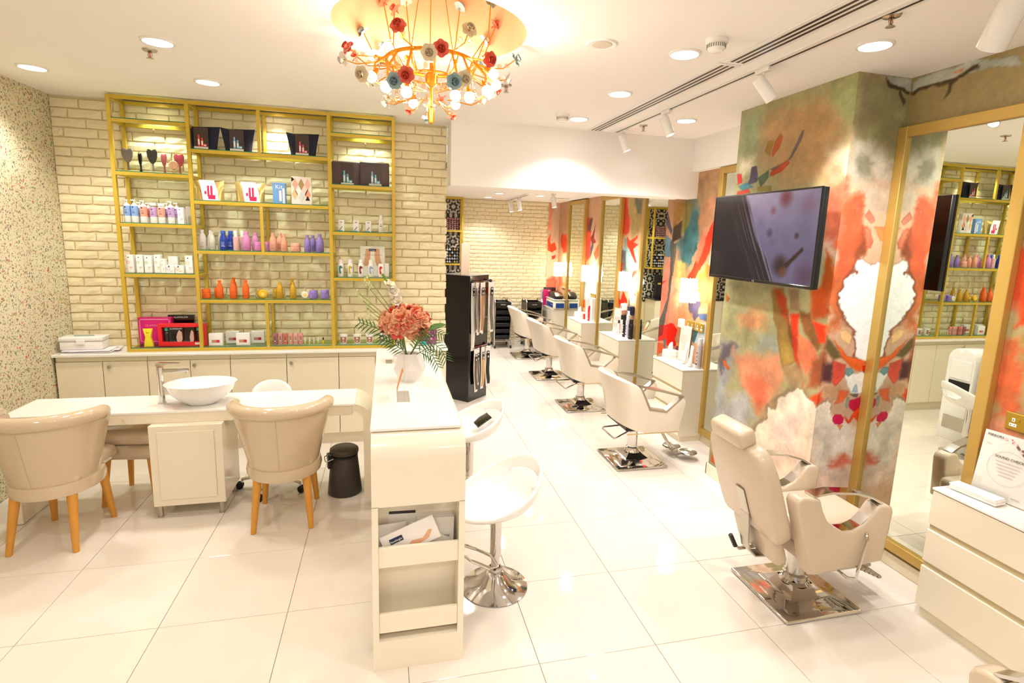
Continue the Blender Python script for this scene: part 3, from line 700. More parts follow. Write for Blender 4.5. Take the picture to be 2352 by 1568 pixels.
for (x, y), l in zip(SHELFSPOT, ('small recessed spot behind the gold shelf top rail, left bay', 'small recessed spot behind the gold shelf top rail, middle bay', 'small recessed spot behind the gold shelf top rail, right bay')):
    downlight(x, y, CEIL, l, .04, 'small spots behind the gold shelf')

def sprinkler(x, y, z, label):
    t = thing('sprinkler', label, 'sprinkler', (x, y, z), 0, 'ceiling sprinkler heads')
    part('escutcheon', lambda b: b.lathe([(.012, -.012), (.036, -.008), (.04, 0)], 20), STEEL, t, key='sp1')
    part('frame', lambda b: (b.tube([(-.006, 0, -.01), (-.011, 0, -.03), (-.002, 0, -.046)], .003, 6), b.tube([(.006, 0, -.01), (.011, 0, -.03), (.002, 0, -.046)], .003, 6)) and None, STEEL, t, key='sp2')
    part('glass_bulb', lambda b: b.tube([(0, 0, -.012), (0, 0, -.04)], .0028, 6), M('sprinkler_red', (200, 30, 24), .2, noise=.05), t, key='sp3', label='red glass bulb')
    part('deflector', lambda b: b.lathe([(0, -.046), (.018, -.046), (.02, -.049), (0, -.05)], 14), STEEL, t, key='sp4')
for x, y, z, l in ((-1.35, 3.84, CEIL, 'chrome sprinkler head in front of the second downlight from the floral wall'), (2.17, 2.12, CEIL, 'chrome sprinkler head beside the large downlight by the mural column'),
                   (2.24, 4.66, CEIL, 'chrome sprinkler head between the track and the downlight near the bulkhead'), (.8, 3.82, CEIL, 'chrome sprinkler head just past the chandelier'), (-.6, .6, CEIL, 'chrome sprinkler head over the front floor')):
    sprinkler(x, y, z, l)
def smoke(x, y, label, s=1.):
    t = thing('smoke_detector', label, 'smoke detector', (x, y, CEIL), 0, 'smoke detectors')
    part('base', lambda b: b.lathe([(.055, 0), (.055, -.02), (.046, -.024)], 24), WHITE, t, key='sm1')
    part('sensor_head', lambda b: b.lathe([(.046, -.022), (.046, -.042), (.034, -.058), (.02, -.062), (0, -.062)], 24), WHITE, t, key='sm2')
    part('vent_slots', lambda b: [b.box(.040, .0475, -.0018, .0018, -.044, -.026, mat=Matrix.Rotation(2 * PI * k / 26, 4, 'Z')) for k in range(26)] and None, M('slot_shadow_grey', (120, 112, 100), .7, noise=.05), t, key='sm3')
smoke(1.63, 2.62, 'larger white smoke detector between the downlight and the air slot')
smoke(1.43, 4.51, 'smaller white smoke detector near the bulkhead, beside a downlight')
t = thing('ceiling_speaker', 'round flush white speaker in the ceiling right of the chandelier', 'speaker', (1.11, 2.87, CEIL))
part('rim', lambda b: b.lathe([(.055, -.004), (.075, -.008), (.085, 0)], 28), WHITE, t); part('grille', lambda b: b.lathe([(0, -.009), (.05, -.008), (.056, -.003)], 28), M('speaker_mesh', (214, 204, 190), .6, noise=.1, nscale=200), t)

def slot(x0, x1, y0, y1, z, label, ns=3):
    t = thing('air_slot', label, 'air vent', (0, 0, 0), 0, 'linear air slots')
    wv = (x1 - x0); part('frame', lambda b: b.box(x0, x1, y0, y1, z - .006, z, .002), WHITE, t)
    for k in range(ns):
        xa = x0 + wv * (.2 + k * .24)
        part('slot', lambda b: b.box(xa, xa + wv * .11, y0 + .02, y1 - .02, z - .0075, z - .004), BLACK, t)
slot(1.85, 1.995, 2.93, 5.04, CEIL, 'long white three-slot air diffuser running to the bulkhead')
slot(1.86, 2.005, -.4, 2.90, CEIL, 'long white three-slot air diffuser running overhead toward the shop front')
slot(2.60, 2.86, 8.38, 8.5, REAR, 'small white air grille in the rear ceiling near the mirrors', 2)

# track with cylinder spotlights
t = thing('lighting_track', 'long white recessed track with a black groove along the ceiling', 'track', (0, 0, 0))
part('channel', lambda b: b.box(2.10, 2.17, -.6, 5.04, CEIL - .006, CEIL), WHITE, t); part('groove', lambda b: b.box(2.132, 2.146, -.58, 5.02, CEIL - .0075, CEIL - .003), BLACK, t)
def spot(x, y, z, aim, label, r=.036, L=.15, drop=.10, power=70, spread=70):
    t = thing('track_spotlight', label, 'spotlight', (x, y, z), 0, 'white cylinder spotlights')
    d = (Vector(aim) - Vector((x, y, z - drop))).normalized(); q = Vector((0, 0, -1)).rotation_difference(d)
    part('adapter', lambda b: b.box(-.02, .02, -.06, .06, -.03, -.004, .004), WHITE, t, key='ts1')
    part('stem', lambda b: b.tube([(0, 0, -.03), (0, 0, -drop - .02)], .007, 8), WHITE, t, key='ts2_%.2f' % drop)
    h = part('head', lambda b: b.lathe([(0, .05), (r * .92, .05), (r, .043), (r, -L + .05), (r * .86, -L + .05), (r * .8, -L + .065), (0, -L + .065)], 24), WHITE, t, (0, 0, -drop), key='ts3_%.3f' % r)
    h.rotation_euler = q.to_euler()
    l = part('lens', lambda b: b.lathe([(0, -L + .064), (r * .8, -L + .064)], 20), EMIT, h, key='ts4_%.3f' % r)
    p = Vector((x, y, z - drop)) + d * (L - .03)
    light('track_beam', 'SPOT', p, power, COOL, aim=aim, spot_size=math.radians(spread), spot_blend=.7, shadow_soft_size=.03)
spot(2.14, 2.92, CEIL, (2.78, 2.72, 2.05), 'white cylinder spotlight on the track aimed at the mural column', power=45, spread=60)
spot(2.14, 4.06, CEIL, (2.6, 3.75, 1.7), 'white cylinder spotlight midway on the track, second from the bulkhead', power=55)
spot(2.16, 4.90, CEIL, (2.55, 4.75, 1.9), 'white cylinder spotlight at the bulkhead end of the track', power=40)
spot(2.24, 1.66, CEIL, (2.80, 2.80, 1.35), 'large white cylinder spotlight hanging over the right drawer unit', .05, .22, .10, 120, 75)
t = thing('lighting_track', 'short white track on the rear ceiling holding two spotlights', 'track', (0, 0, 0))
part('channel', lambda b: b.box(2.02, 2.06, 8.0, 9.3, REAR - .02, REAR), WHITE, t); part('groove', lambda b: b.box(2.033, 2.047, 8.02, 9.28, REAR - .0215, REAR - .018), BLACK, t)
spot(2.04, 9.1, REAR - .02, (2.2, 8.9, 1.2), 'white cylinder spotlight at the far end of the short rear track', power=35)
spot(2.04, 8.5, REAR - .02, (2.25, 8.3, 1.2), 'white cylinder spotlight at the near end of the short rear track', power=35)
spot(2.33, 7.6, REAR, (2.5, 7.4, 1.2), 'white cylinder spotlight alone on the rear ceiling, nearest the mirrors', power=45)
t = thing('ceiling_socket', 'grey ceiling outlet panel at the top right corner of the ceiling', 'outlet', (2.62, 1.72, CEIL))
part('plate', lambda b: b.box(-.12, .12, -.07, .07, -.012, 0, .003), M('pale_grey_plate', (206, 200, 192), .4, noise=.02), t); part('eyeball', lambda b: b.lathe([(0, -.03), (.03, -.024), (.042, -.012)], 18), STEEL, t)

# ------------------------------------------------------------------ chandelier
ch = thing('chandelier', 'gilt chandelier with coral, blue and cream porcelain roses and crystal drops under a round recess', 'chandelier', (CX, CY, 0))
RZ = 2.835
def ringfn(b):
    b.tube([(.225 * math.cos(2 * PI * k / 40), .225 * math.sin(2 * PI * k / 40), RZ) for k in range(40)], .010, 8, True)
    b.tube([(.12 * math.cos(2 * PI * k / 30), .12 * math.sin(2 * PI * k / 30), RZ - .07) for k in range(30)], .006, 8, True)
GILT = M('gilt_brass', (226, 160, 54), .25, metal=.85, noise=.06)
part('ring', ringfn, GILT, ch)
part('centre_stem', lambda b: b.lathe([(0, -.30), (.016, -.29), (.018, -.22), (.008, -.21), (.008, -.12), (.03, -.10), (.034, -.06), (.012, -.03), (.010, .0)], 14, (0, 0, RZ)), GILT, ch)
for k in range(3):
    a = 2 * PI * k / 3 + .4
    part('cord', lambda b: b.tube([(.14 * math.cos(a), .14 * math.sin(a), RZ), (.03 * math.cos(a), .03 * math.sin(a), CEIL + CD)], .0022, 5), GILT, ch)
part('ceiling_rose', lambda b: b.lathe([(0, -.03), (.05, -.02), (.06, 0)], 20, (0, 0, CEIL + CD)), GILT, ch)
for k in range(12):
    a = 2 * PI * k / 12
    pts = [(.225, RZ), (.21, RZ - .05), (.16, RZ - .09), (.12, RZ - .07)]
    part('scroll_arm', lambda b: b.tube([(r * math.cos(a), r * math.sin(a), z) for r, z in pts] , .005, 6), GILT, ch)
def rose_mesh(b):
    b.tube([(0, 0, -.012), (0, 0, -.03)], .004, 5)
    for ring_, (n, r, h, tilt, wd) in enumerate(((6, .036, .0, .18, .019), (5, .027, .006, .7, .016), (4, .017, .011, 1.1, .013), (3, .010, .014, 1.4, .009))):
        for k in range(n):
            a = 2 * PI * k / n + ring_ * .5; m = Matrix.Rotation(a, 4, 'Z') @ Matrix.Translation((0, 0, h - .010))
            ct, st = math.cos(tilt), math.sin(tilt); vs = []
            for i in range(5):
                for j in range(5):
                    u = (j / 4 - .5) * 2; v = i / 4; rad = .003 + r * v * (1 - .22 * u * u * v)
                    up = .010 * v * v * v * (-1 if ring_ == 0 else 1) * .5 + .007 * u * u * v
                    vs.append((rad * ct - up * st, u * wd * (.25 + .75 * math.sin(PI * (.1 + .62 * v))), rad * st + up * ct))
            b.add(vs, [(i * 5 + j, i * 5 + j + 1, i * 5 + j + 6, i * 5 + j + 5) for i in range(4) for j in range(4)], mat=m)
ROSES = [('coral', -0.008, 3.371, 3.247),('coral', 0.054, 2.593, 2.867),('blue', -0.116, 3.284, 3.047),('cream', 0.118, 3.421, 3.287),('blue', 0.427, 3.405, 3.283),('cream', 0.372, 2.607, 2.891),('coral', 0.615, 3.27, 3.16),('blue', -0.01, 3.35, 3.003),('cream', 0.187, 2.56, 2.758),('coral', 0.24, 2.563, 2.781),('coral', 0.485, 2.688, 2.795),('white', 0.56, 3.31, 3.085),('blue', 0.681, 3.0, 2.907),('white', -0.21, 3.061, 2.832),('coral', -0.155, 3.232, 2.906),('cream', -0.108, 2.731, 2.684),('cream', -0.087, 3.314, 2.796),('blue', 0.039, 2.601, 2.637),('coral', 0.088, 2.579, 2.66),('white', 0.008, 3.201, 2.705),('blue', 0.302, 2.577, 2.653),('cream', 0.351, 2.596, 2.674),('blue', 0.535, 3.35, 2.96),('coral', 0.13, 3.279, 2.659),('coral', 0.13, 3.279, 2.719),('cream', 0.245, 3.3, 2.694),('blue', 0.235, 3.3, 2.627),('coral', 0.376, 3.277, 2.649),('cream', 0.38, 3.276, 2.71),('white', 0.671, 3.176, 2.848),('coral', 0.631, 3.267, 2.807),('white', 0.522, 3.129, 2.715),
    ('coral', .05, 3.2, 3.15), ('blue', .5, 2.8, 3.1), ('white', .53, 2.90, 2.70), ('cream', .57, 3.12, 2.76), ('white', .0, 3.15, 2.66), ('coral', -.18, 2.95, 2.86), ('coral', .30, 3.22, 2.72), ('blue', .44, 3.2, 2.8), ('white', -.04, 3.18, 2.87)]
RM = {'coral': CORAL, 'blue': BLUEP, 'cream': CREAMP, 'white': WHITEP}
rr = random.Random(11)
for c, x, y, z in ROSES:
    p = Vector((x - CX, y - CY, z)); out = Vector((p.x, p.y, 0)); out.normalize() if out.length > .01 else None
    s0 = out * .225 + Vector((0, 0, RZ)) if z > 2.72 else out * .10 + Vector((0, 0, RZ - .16))
    mid = (s0 + p) / 2 + out * .04 + Vector((0, 0, -.02))
    part('stem', lambda b: b.tube([s0, s0 * .6 + mid * .4, mid, mid * .4 + p * .6, p], .0032, 5), GILT, ch)
    d = (out * .8 + Vector((0, 0, .55 if z > 2.85 else -.35)) + Vector((0, -.55, -.1))).normalized()
    o = part('rose', rose_mesh, RM[c], ch, p, key='rose_' + c, angle=60, label={'coral': 'coral red porcelain rose', 'blue': 'blue grey porcelain rose', 'cream': 'cream porcelain rose', 'white': 'white porcelain rose'}[c])
    o.rotation_euler = (Vector((0, 0, 1)).rotation_difference(d) @ Matrix.Rotation(rr.uniform(0, 6), 4, 'Z').to_quaternion()).to_euler(); o.scale = (.98,) * 3
    if rr.random() < .75:
        q = mid + Vector((0, 0, .01))
        def leaves(b):
            for sgn in (-1, 1):
                b.ball((sgn * .022, 0, .004), .015, 6, 4, sz=.6)
        part('crystal_leaf', leaves, CRYSTAL, ch, q, (rr.uniform(-.4, .4), 0, rr.uniform(0, 3)), key='cleaf')
BULBS = [(-0.065, 3.212, 2.909),(0.112, 3.336, 2.965),(0.403, 3.335, 2.97),(0.028, 3.296, 2.972),(-0.065, 2.84, 2.705),(0.003, 2.776, 2.65),(0.096, 2.73, 2.624),(0.325, 2.731, 2.629),(0.397, 2.761, 2.635),(0.535, 2.88, 2.786),(0.557, 2.915, 2.744),(0.496, 2.834, 2.692),(.15, 3.2, 2.68),(.38, 3.18, 2.69)]
for x, y, z in BULBS:
    p = Vector((x - CX, y - CY, z)); out = Vector((p.x, p.y, 0)).normalized(); s0 = out * .225 + Vector((0, 0, RZ))
    part('lamp_arm', lambda b: b.tube([s0, (s0 + p) / 2 + out * .03, p + (s0 - p) * .15], .006, 6), GILT, ch)
    part('lamp_holder', lambda b: b.tube([p + (s0 - p).normalized() * .055, p + (s0 - p).normalized() * .018], [.007, .016], 10), GILT, ch)
    part('bulb', lambda b: b.ball((0, 0, 0), .026, 12, 8), BULB, ch, p, key='bulb')
    light('bulb_glow', 'POINT', (x, y, z - .001), 8.5, WARM, shadow_soft_size=.03)
for k in range(48):
    a = rr.uniform(0, 2 * PI); r = rr.choice((.12, .225, .225)); z = RZ - .04 - rr.random() * .12
    part('crystal_drop', lambda b: (b.ball((0, 0, 0), .011, 6, 4, sz=1.5), b.tube([(0, 0, .014), (0, 0, .05)], .001, 4)) and None, CRYSTAL, ch, (r * math.cos(a), r * math.sin(a), z), key='cdrop')
# ------------------------------------------------------------------ wall cabinets under the brick wall
CZ, CYF = .90, 5.08
wt = part('worktop', lambda b: b.box(XL + .004, .56, 5.055, YB - .012, CZ - .022, CZ, .003), WHITETOP); tag(wt, 'long white worktop over the cream cupboards along the brick wall', 'worktop')
DX = [-2.645, -2.31, -1.98, -1.655, -1.34, -.88, -.435, -.11, .20, .55]
for k in range(5):
    xa, xb = DX[2 * k], DX[2 * k + 1] if 2 * k + 1 < len(DX) else DX[-1]
UN = [(-2.645, [-2.645, -2.31, -1.98], 'cream two-door cupboard in the corner by the floral wall'), (-1.98, [-1.98, -1.655, -1.34], 'cream two-door cupboard behind the chrome tap'),
      (-1.34, [-1.34, -.88], 'cream wide-door cupboard behind the wash bowl'), (-.88, [-.88, -.435], 'cream wide-door cupboard behind the black pedal bin'), (-.435, [-.435, -.11, .55], 'cream cupboard beside the magazine counter')]
KNOB = {-2.26: .79, -1.62: .79, -.84: .79}
for x0, xs, l in UN:
    t = thing('wall_cabinet', l, 'cabinet', (x0, CYF, 0), 0, 'wall cupboards')
    W_ = xs[-1] - xs[0]
    part('carcass', lambda b: b.box(.002, W_ - .002, .02, YB - CYF - .02, .10, CZ - .024), CREAM2, t)
    part('plinth', lambda b: b.box(.0, W_, .05, .07, 0, .10), CREAM2, t)
    part('top_rail', lambda b: b.box(.002, W_ - .002, .012, .03, .835, CZ - .024), CREAM2, t)
    for a, c in zip(xs, xs[1:]):
        dd = part('door', lambda b: b.box(a - x0 + .003, c - x0 - .003, 0, .018, .11, .83, .0015), CREAM2, t)
        for kx, kz in KNOB.items():
            if a < kx < c: part('knob', lambda b: b.lathe([(0, -.022), (.012, -.020), (.015, -.014), (.008, -.008), (.008, 0)], 16, mat=Matrix.Translation((kx - x0, 0, kz)) @ Matrix.Rotation(-PI / 2, 4, 'X')), STEEL, dd, label='round steel knob')

# ------------------------------------------------------------------ gold display shelf
SY, SB, BW = 5.15, 5.385, .028
PX = [-2.13, -1.575, -.48, .065]
LV = {'L': [.914, 1.55, 1.965, 2.375, 2.785], 'M': [.914, 1.335, 1.755, 2.17, 2.585], 'R': [.914, 1.54, 1.95, 2.36, 2.795]}
STOP = 2.975
sh = thing('display_shelf', 'tall mustard gold metal shelf with glass boards full of hair products before the brick wall', 'shelf', (0, 0, 0))
bar = lambda x0, x1, y0, y1, z0, z1: (lambda b: b.box(x0, x1, y0, y1, z0, z1, .0015))
for x in PX:
    for y in (SY, SB): part('post', bar(x - BW / 2, x + BW / 2, y - BW / 2, y + BW / 2, CZ, STOP), GOLD, sh)
for x, z0, z1 in ((-1.04, 2.585, STOP), (-1.045, 1.755, 2.17), (-1.035, .914, 1.335)):
    for y in (SY, SB): part('divider_post', bar(x - BW / 2 + .001, x + BW / 2 - .001, y - BW / 2 + .001, y + BW / 2 - .001, z0 + BW / 2 - .001, z1 - (BW / 2 - .001 if z1 < 2.9 else .027)), GOLD, sh)
SIDE = set()
for nm, xa, xb in (('L', PX[0], PX[1]), ('M', PX[1], PX[2]), ('R', PX[2], PX[3])):
    for z in LV[nm] + [STOP - .012]:
        top = z > 2.9
        for y in (SY, SB): part('rail', bar(xa + BW / 2, xb - BW / 2, y - BW / 2, y + BW / 2, z - BW / 2, z + BW / 2), GOLD, sh)
        for x in (xa, xb):
            if (x, round(z, 2)) in SIDE: continue
            SIDE.add((x, round(z, 2))); part('side_rail', bar(x - BW / 2 + .001, x + BW / 2 - .001, SY + BW / 2, SB - BW / 2, z - BW / 2 + .001, z + BW / 2 - .001), GOLD, sh)
        if not top:
            g = part('glass_board', lambda b: b.box(xa + .016, xb - .016, SY - .012, SB + .012, z + BW / 2, z + BW / 2 + .006), GLASS, sh)
            part('front_edge', lambda b: b.box(xa + .016, xb - .016, SY - .0128, SY - .012, z + BW / 2, z + BW / 2 + .006), GLASSEDGE, g, label='green glass edge')
def shelf_z(b, k): return LV[b][k] + BW / 2 + .0065

# ------------------------------------------------------------------ white box and papers at the left end of the worktop
t = thing('paper_stack', 'loose white papers under the white lidded box on the worktop', 'papers', (-2.44, 5.19, CZ), .06)
for k in range(4): part('sheet', lambda b: b.box(-.17, .17, -.085, .085, 0, .006), M('white_paper', (240, 236, 240), .7, noise=.02), t, ((.0, .02, .045, .01)[k], (.0, .01, .02, -.012)[k], k * .0065), (0, 0, (.02, -.12, .16, -.03)[k]), key='sheet')
t = thing('lidded_box', 'white plastic lidded box with a clasp on papers by the floral wall', 'box', (-2.475, 5.20, CZ + .027), .06)
part('body', lambda b: b.box(-.15, .15, -.075, .075, 0, .07, .008, 2), WHITE, t); part('lid', lambda b: b.box(-.155, .155, -.08, .08, .071, .105, .008, 2), WHITE, t)
part('clasp', lambda b: b.box(-.03, .03, -.088, -.079, .045, .085, .003), WHITE, t); part('handle', lambda b: b.box(-.07, .07, -.012, .012, .104, .113, .003), M('grey_green_plastic', (150, 160, 146), .4, noise=.04), t, label='grey green handle')

# ------------------------------------------------------------------ wash table
tz = .74
t = thing('wash_table', 'long white-topped cream wash table with a rounded right end', 'table', (0, 0, 0))
part('tabletop', lambda b: b.box(-2.39, -.232, 3.94, 4.34, tz - .016, tz, .002), WHITETOP, t)
part('apron', lambda b: b.box(-2.385, -.25, 3.945, 4.335, tz - .085, tz - .0165, .002), CREAM, t)
def waterfall(b):
    R, T, n = .13, .055, 10; xo = -.25; out, inn = [], []
    for k in range(n + 1):
        a = PI / 2 * (1 - k / n); out.append((xo + R * math.cos(a), tz - .004 - R + R * math.sin(a))); inn.append((xo + (R - T) * math.cos(a), tz - .004 - R + (R - T) * math.sin(a)))
    poly = out + [(xo + R, 0), (xo + R - T, 0)] + inn[::-1]
    b.prism(poly, 3.942, 4.338, 'y')
part('rounded_end', waterfall, CREAM, t)
part('end_panel', lambda b: b.box(-2.385, -2.33, 3.95, 4.33, .004, tz - .086, .002), CREAM, t)
cb = part('cupboard', lambda b: b.box(-1.545, -1.10, 3.885, 4.26, .085, tz - .085, .003), CREAM, t)
part('door', lambda b: b.box(-1.495, -1.15, 3.876, 3.884, .135, tz - .125, .002), CREAM, cb)
for x in (-1.515, -1.135):
    for y in (3.91, 4.23):
        part('foot', lambda b: (b.cyl(x, y, .008, .085, .016, 14), b.cyl(x, y, 0, .008, .018, 14)) and None, STEEL, t, label='round steel foot')
t = thing('wash_bowl', 'oval white ceramic wash bowl standing on the white wash table', 'basin', (-1.275, 4.10, tz), .12)
part('bowl', lambda b: b.lathe([(0, .0), (.085, .0), (.10, .012), (.15, .05), (.195, .10), (.215, .15), (.219, .153), (.213, .154), (.185, .10), (.13, .045), (.06, .022), (0, .018)], 40, sx=1.04, sy=.80), GLOSSW, t, angle=60)
part('drain', lambda b: b.lathe([(0, .022), (.02, .021)], 16), CHROME, t)
t = thing('basin_tap', 'tall chrome single-lever tap beside the wash bowl', 'tap', (-1.535, 4.13, tz), 0)
part('body', lambda b: b.lathe([(0, 0), (.026, 0), (.026, .006), (.021, .01), (.020, .22), (.022, .235), (.022, .262), (0, .265)], 20), CHROME, t)
part('spout', lambda b: (b.prism([(-.018, .215), (.0, .19), (.03, .218), (.175, .226), (.18, .235), (.175, .243), (-.018, .243)], -.016, .016, 'y', .003), b.cyl(.165, 0, .216, .228, .010, 12)) and None, CHROME, t)
part('lever', lambda b: b.prism([(-.022, .268), (.12, .282), (.122, .288), (-.01, .294), (-.022, .288)], -.017, .017, 'y', .003), CHROME, t)

# ------------------------------------------------------------------ tub chairs
def tub(name, label, loc, rz):
    t = thing(name, label, 'chair', loc, rz, 'patent tub chairs at the wash table')
    def back(b, inner=0.):
        nT, nz = 25, 6; vs = []
        def P(a, f, off):                         # a: -1..1 around the back, f: 0 bottom .. 1 top
            th = a * 1.75; rx = (.215 + .105 * f) - off; ry = (.215 + .10 * f) - off
            z = .40 + f * (.455 - .02 * abs(a) ** 3)
            return (rx * math.sin(th), -.02 - ry * math.cos(th), z)
        for off in (0., .062):
            for k in range(nz):
                for i in range(nT): vs.append(P(-1 + 2 * i / (nT - 1), k / (nz - 1) * .93, off))
        g = lambda s_, k, i: s_ * nT * nz + k * nT + i
        fs = []
        for s_ in (0, 1):
            for k in range(nz - 1):
                for i in range(nT - 1): fs.append((g(s_, k, i), g(s_, k, i + 1), g(s_, k + 1, i + 1), g(s_, k + 1, i)))
        for i in range(nT - 1):
            fs.append((g(0, 0, i), g(0, 0, i + 1), g(1, 0, i + 1), g(1, 0, i))); fs.append((g(0, nz - 1, i), g(0, nz - 1, i + 1), g(1, nz - 1, i + 1), g(1, nz - 1, i)))
        for k in range(nz - 1):
            for i in (0, nT - 1): fs.append((g(0, k, i), g(0, k + 1, i), g(1, k + 1, i), g(1, k, i)))
        b.add(vs, fs)
    part('backrest', back, LEATHER3, t, key='tub_back', angle=50)
    def roll(b):
        pts = []
        for i in range(29):
            a = -1 + 2 * i / 28; th = a * 1.78; rx, ry = .29, .285
            pts.append((rx * math.sin(th), -.02 - ry * math.cos(th), .835 - .02 * abs(a) ** 3))
        b.tube(pts, [.018 + .026 * min(1, (1 - abs(-1 + 2 * i / 28)) * 7) ** .5 for i in range(29)], 12)
    part('top_roll', roll, LEATHER3, t, key='tub_roll', angle=60)
    def seam(b):
        b.tube([(0, -.02 - (.215 + .10 * f) - .0005, .40 + f * .455) for f in (0, .3, .6, .88)], .0022, 5)
        for f in (.875,): b.tube([((.2155 + .105 * f) * math.sin(a), -.02 - (.2155 + .10 * f) * math.cos(a), .40 + f * .452) for a in [(-1.6 + 3.2 * i / 24) for i in range(25)]], .0028, 5)
    part('piping', seam, SEAM, t, key='tub_seam')
    def band(b):
        b.lathe([(0, .335), (.20, .335), (.232, .35), (.24, .385), (.232, .425), (.20, .435), (0, .435)], 40, (0, -.005, 0), sx=1.0, sy=1.06)
    part('seat_frame', band, LEATHER3, t, key='tub_band', angle=50)
    part('seat', lambda b: b.box(-.20, .20, -.17, .30, .40, .50, .045, 4), LEATHER3, t, key='tub_seat', angle=60)
    for sx in (-1, 1):
        for sy, y0, y1 in ((-1, -.15, -.215), (1, .17, .205)):
            part('leg', lambda b: b.tube([(sx * .15, y0, .345), (sx * .178, y1, 0)], [.028, .017], 14), WOOD, t, key='tub_leg%d%d' % (sx, sy), label='tapered honey wood leg')
    return t
tub('tub_chair', 'beige patent tub chair with wooden legs beside the black pedal bin', (-.69, 3.79, 0), .03)
tub('tub_chair', 'beige patent tub chair at the left edge of the picture, back to the viewer', (-2.01, 3.775, 0), -.06)
t = thing('low_stool', 'low upholstered stool on wooden legs tucked under the wash table by its cupboard', 'stool', (-1.76, 4.28, 0), -.1)
part('cushion', lambda b: b.box(-.20, .20, -.20, .19, .45, .56, .05, 4), LEATHER3, t, angle=60); part('seat_frame', lambda b: b.box(-.205, .205, -.205, .195, .345, .452, .045, 3), LEATHER3, t, angle=60)
for sx in (-1, 1):
    for sy in (-1, 1): part('leg', lambda b: b.tube([(sx * .14, sy * .14, .36), (sx * .17, sy * .17, 0)], [.025, .016], 12), WOOD, t, label='tapered honey wood leg')
# technician's castor stool behind the table
t = thing('castor_stool', 'white glossy stool on black castors behind the wash table', 'stool', (-.85, 4.27, 0), .2)
part('seat', lambda b: b.lathe([(0, .50), (.17, .50), (.185, .515), (.185, .55), (.165, .575), (0, .58)], 28), GLOSSW, t, angle=60)
def sback(b):
    vs = []; n = 13
    for o in (0, .03):
        for k in range(4):
            for i in range(n):
                a = -1 + 2 * i / (n - 1); th = a * .9; f = k / 3; hh = math.sqrt(max(0, 1 - a * a))
                vs.append(((.17 + o) * math.sin(th), (.14 + o) * math.cos(th) + .04 * f, .60 + .03 + (f - .5) * .0 + f * (.03 + .14 * hh)))
    g = lambda s_, k, i: s_ * 4 * n + k * n + i; fs = []
    for s_ in (0, 1): fs += [(g(s_, k, i), g(s_, k, i + 1), g(s_, k + 1, i + 1), g(s_, k + 1, i)) for k in range(3) for i in range(n - 1)]
    for i in range(n - 1): fs += [(g(0, 3, i), g(0, 3, i + 1), g(1, 3, i + 1), g(1, 3, i)), (g(0, 0, i), g(0, 0, i + 1), g(1, 0, i + 1), g(1, 0, i))]
    b.add(vs, fs)
part('backrest', sback, GLOSSW, t, angle=60); part('back_support', lambda b: b.tube([(0, .05, .5), (0, .16, .52), (0, .175, .64)], .012, 8), CHROME, t)
part('gas_lift', lambda b: (b.cyl(0, 0, .09, .5, .022, 14), b.cyl(0, 0, .09, .28, .03, 14)) and None, CHROME, t)
for k in range(5):
    a = 2 * PI * k / 5 + .45; ca, sa = math.cos(a), math.sin(a)
    part('spoke', lambda b: b.tube([(0, 0, .11), (.24 * ca, .24 * sa, .075)], [.018, .012], 8), CHROME, t)
    w_ = part('castor', lambda b: b.tube([(.24 * ca, .24 * sa, .08), (.24 * ca, .24 * sa, .05), (.255 * ca, .255 * sa, .03)], .008, 6), CHROME, t)
    for sgn in (-1, 1): part('wheel', lambda b: b.lathe([(0, -.008), (.026, -.008), (.0275, 0), (.026, .008), (0, .008)], 16, mat=Matrix.Translation((.255 * ca - sgn * .013 * sa, .255 * sa + sgn * .013 * ca, .0275)) @ Matrix.Rotation(a, 4, 'Z') @ Matrix.Rotation(PI / 2, 4, 'X')), RUBBER, w_)
# pedal bin
t = thing('pedal_bin', 'charcoal lidded pedal bin on the floor between tub chair and counter', 'bin', (-.325, 4.09, 0), .35)
part('body', lambda b: b.lathe([(0, 0), (.122, 0), (.126, .008), (.098, .285), (.094, .29), (0, .29)], 32), GREYBIN, t, angle=40)
part('rim', lambda b: b.lathe([(.094, .288), (.099, .290), (.10, .305), (.0, .307)], 32), BLACK, t)
part('lid', lambda b: b.lathe([(0, .315), (.102, .312), (.106, .322), (.104, .345), (.09, .356), (0, .358)], 32), GREYBIN, t, angle=40)
part('hinge', lambda b: (b.box(-.125, -.085, -.03, .03, .27, .325, .006), b.box(-.125, -.1, -.02, .02, .21, .27, .003)) and None, BLACK, t)
part('carry_handle', lambda b: b.tube([(-.095, -.055, .30), (-.135, -.05, .285), (-.14, .0, .265), (-.135, .05, .285), (-.095, .055, .30)], .004, 6), STEEL, t)

# ------------------------------------------------------------------ magazine counter
KX0, KX1, KY, KY2, KZ = -.072, .334, 2.245, 4.02, 1.13
t = thing('reception_counter', 'tall cream counter with white top, rounded front edge and magazine racks', 'counter', (0, 0, 0))
def hood(b):
    R, T, n = .115, .03, 12; out, inn = [], []
    for k in range(n + 1):
        a = PI - PI / 2 * k / n
        out.append((KY + R + R * math.cos(a), KZ - .014 - R + R * math.sin(a))); inn.append((KY + R + (R - T) * math.cos(a), KZ - .014 - R + (R - T) * math.sin(a)))
    b.prism([(KY, .80)] + out + [(KY2 - .11, KZ - .014), (KY2 - .11, KZ - .044)] + inn[::-1] + [(KY + T, .80)], KX0, KX1, 'x')
part('rounded_shell', hood, CREAM, t, angle=50)
def rackframe(b):
    b.box(KX0, -.045, KY, KY + .16, 0, .802); b.box(.307, KX1, KY, KY + .16, 0, .802)
    b.box(KX0, KX1, KY + .12, KY + .16, 0, .802)
    b.box(-.045, .307, KY, KY + .12, 0, .148)
part('rack_housing', rackframe, CREAM, t)
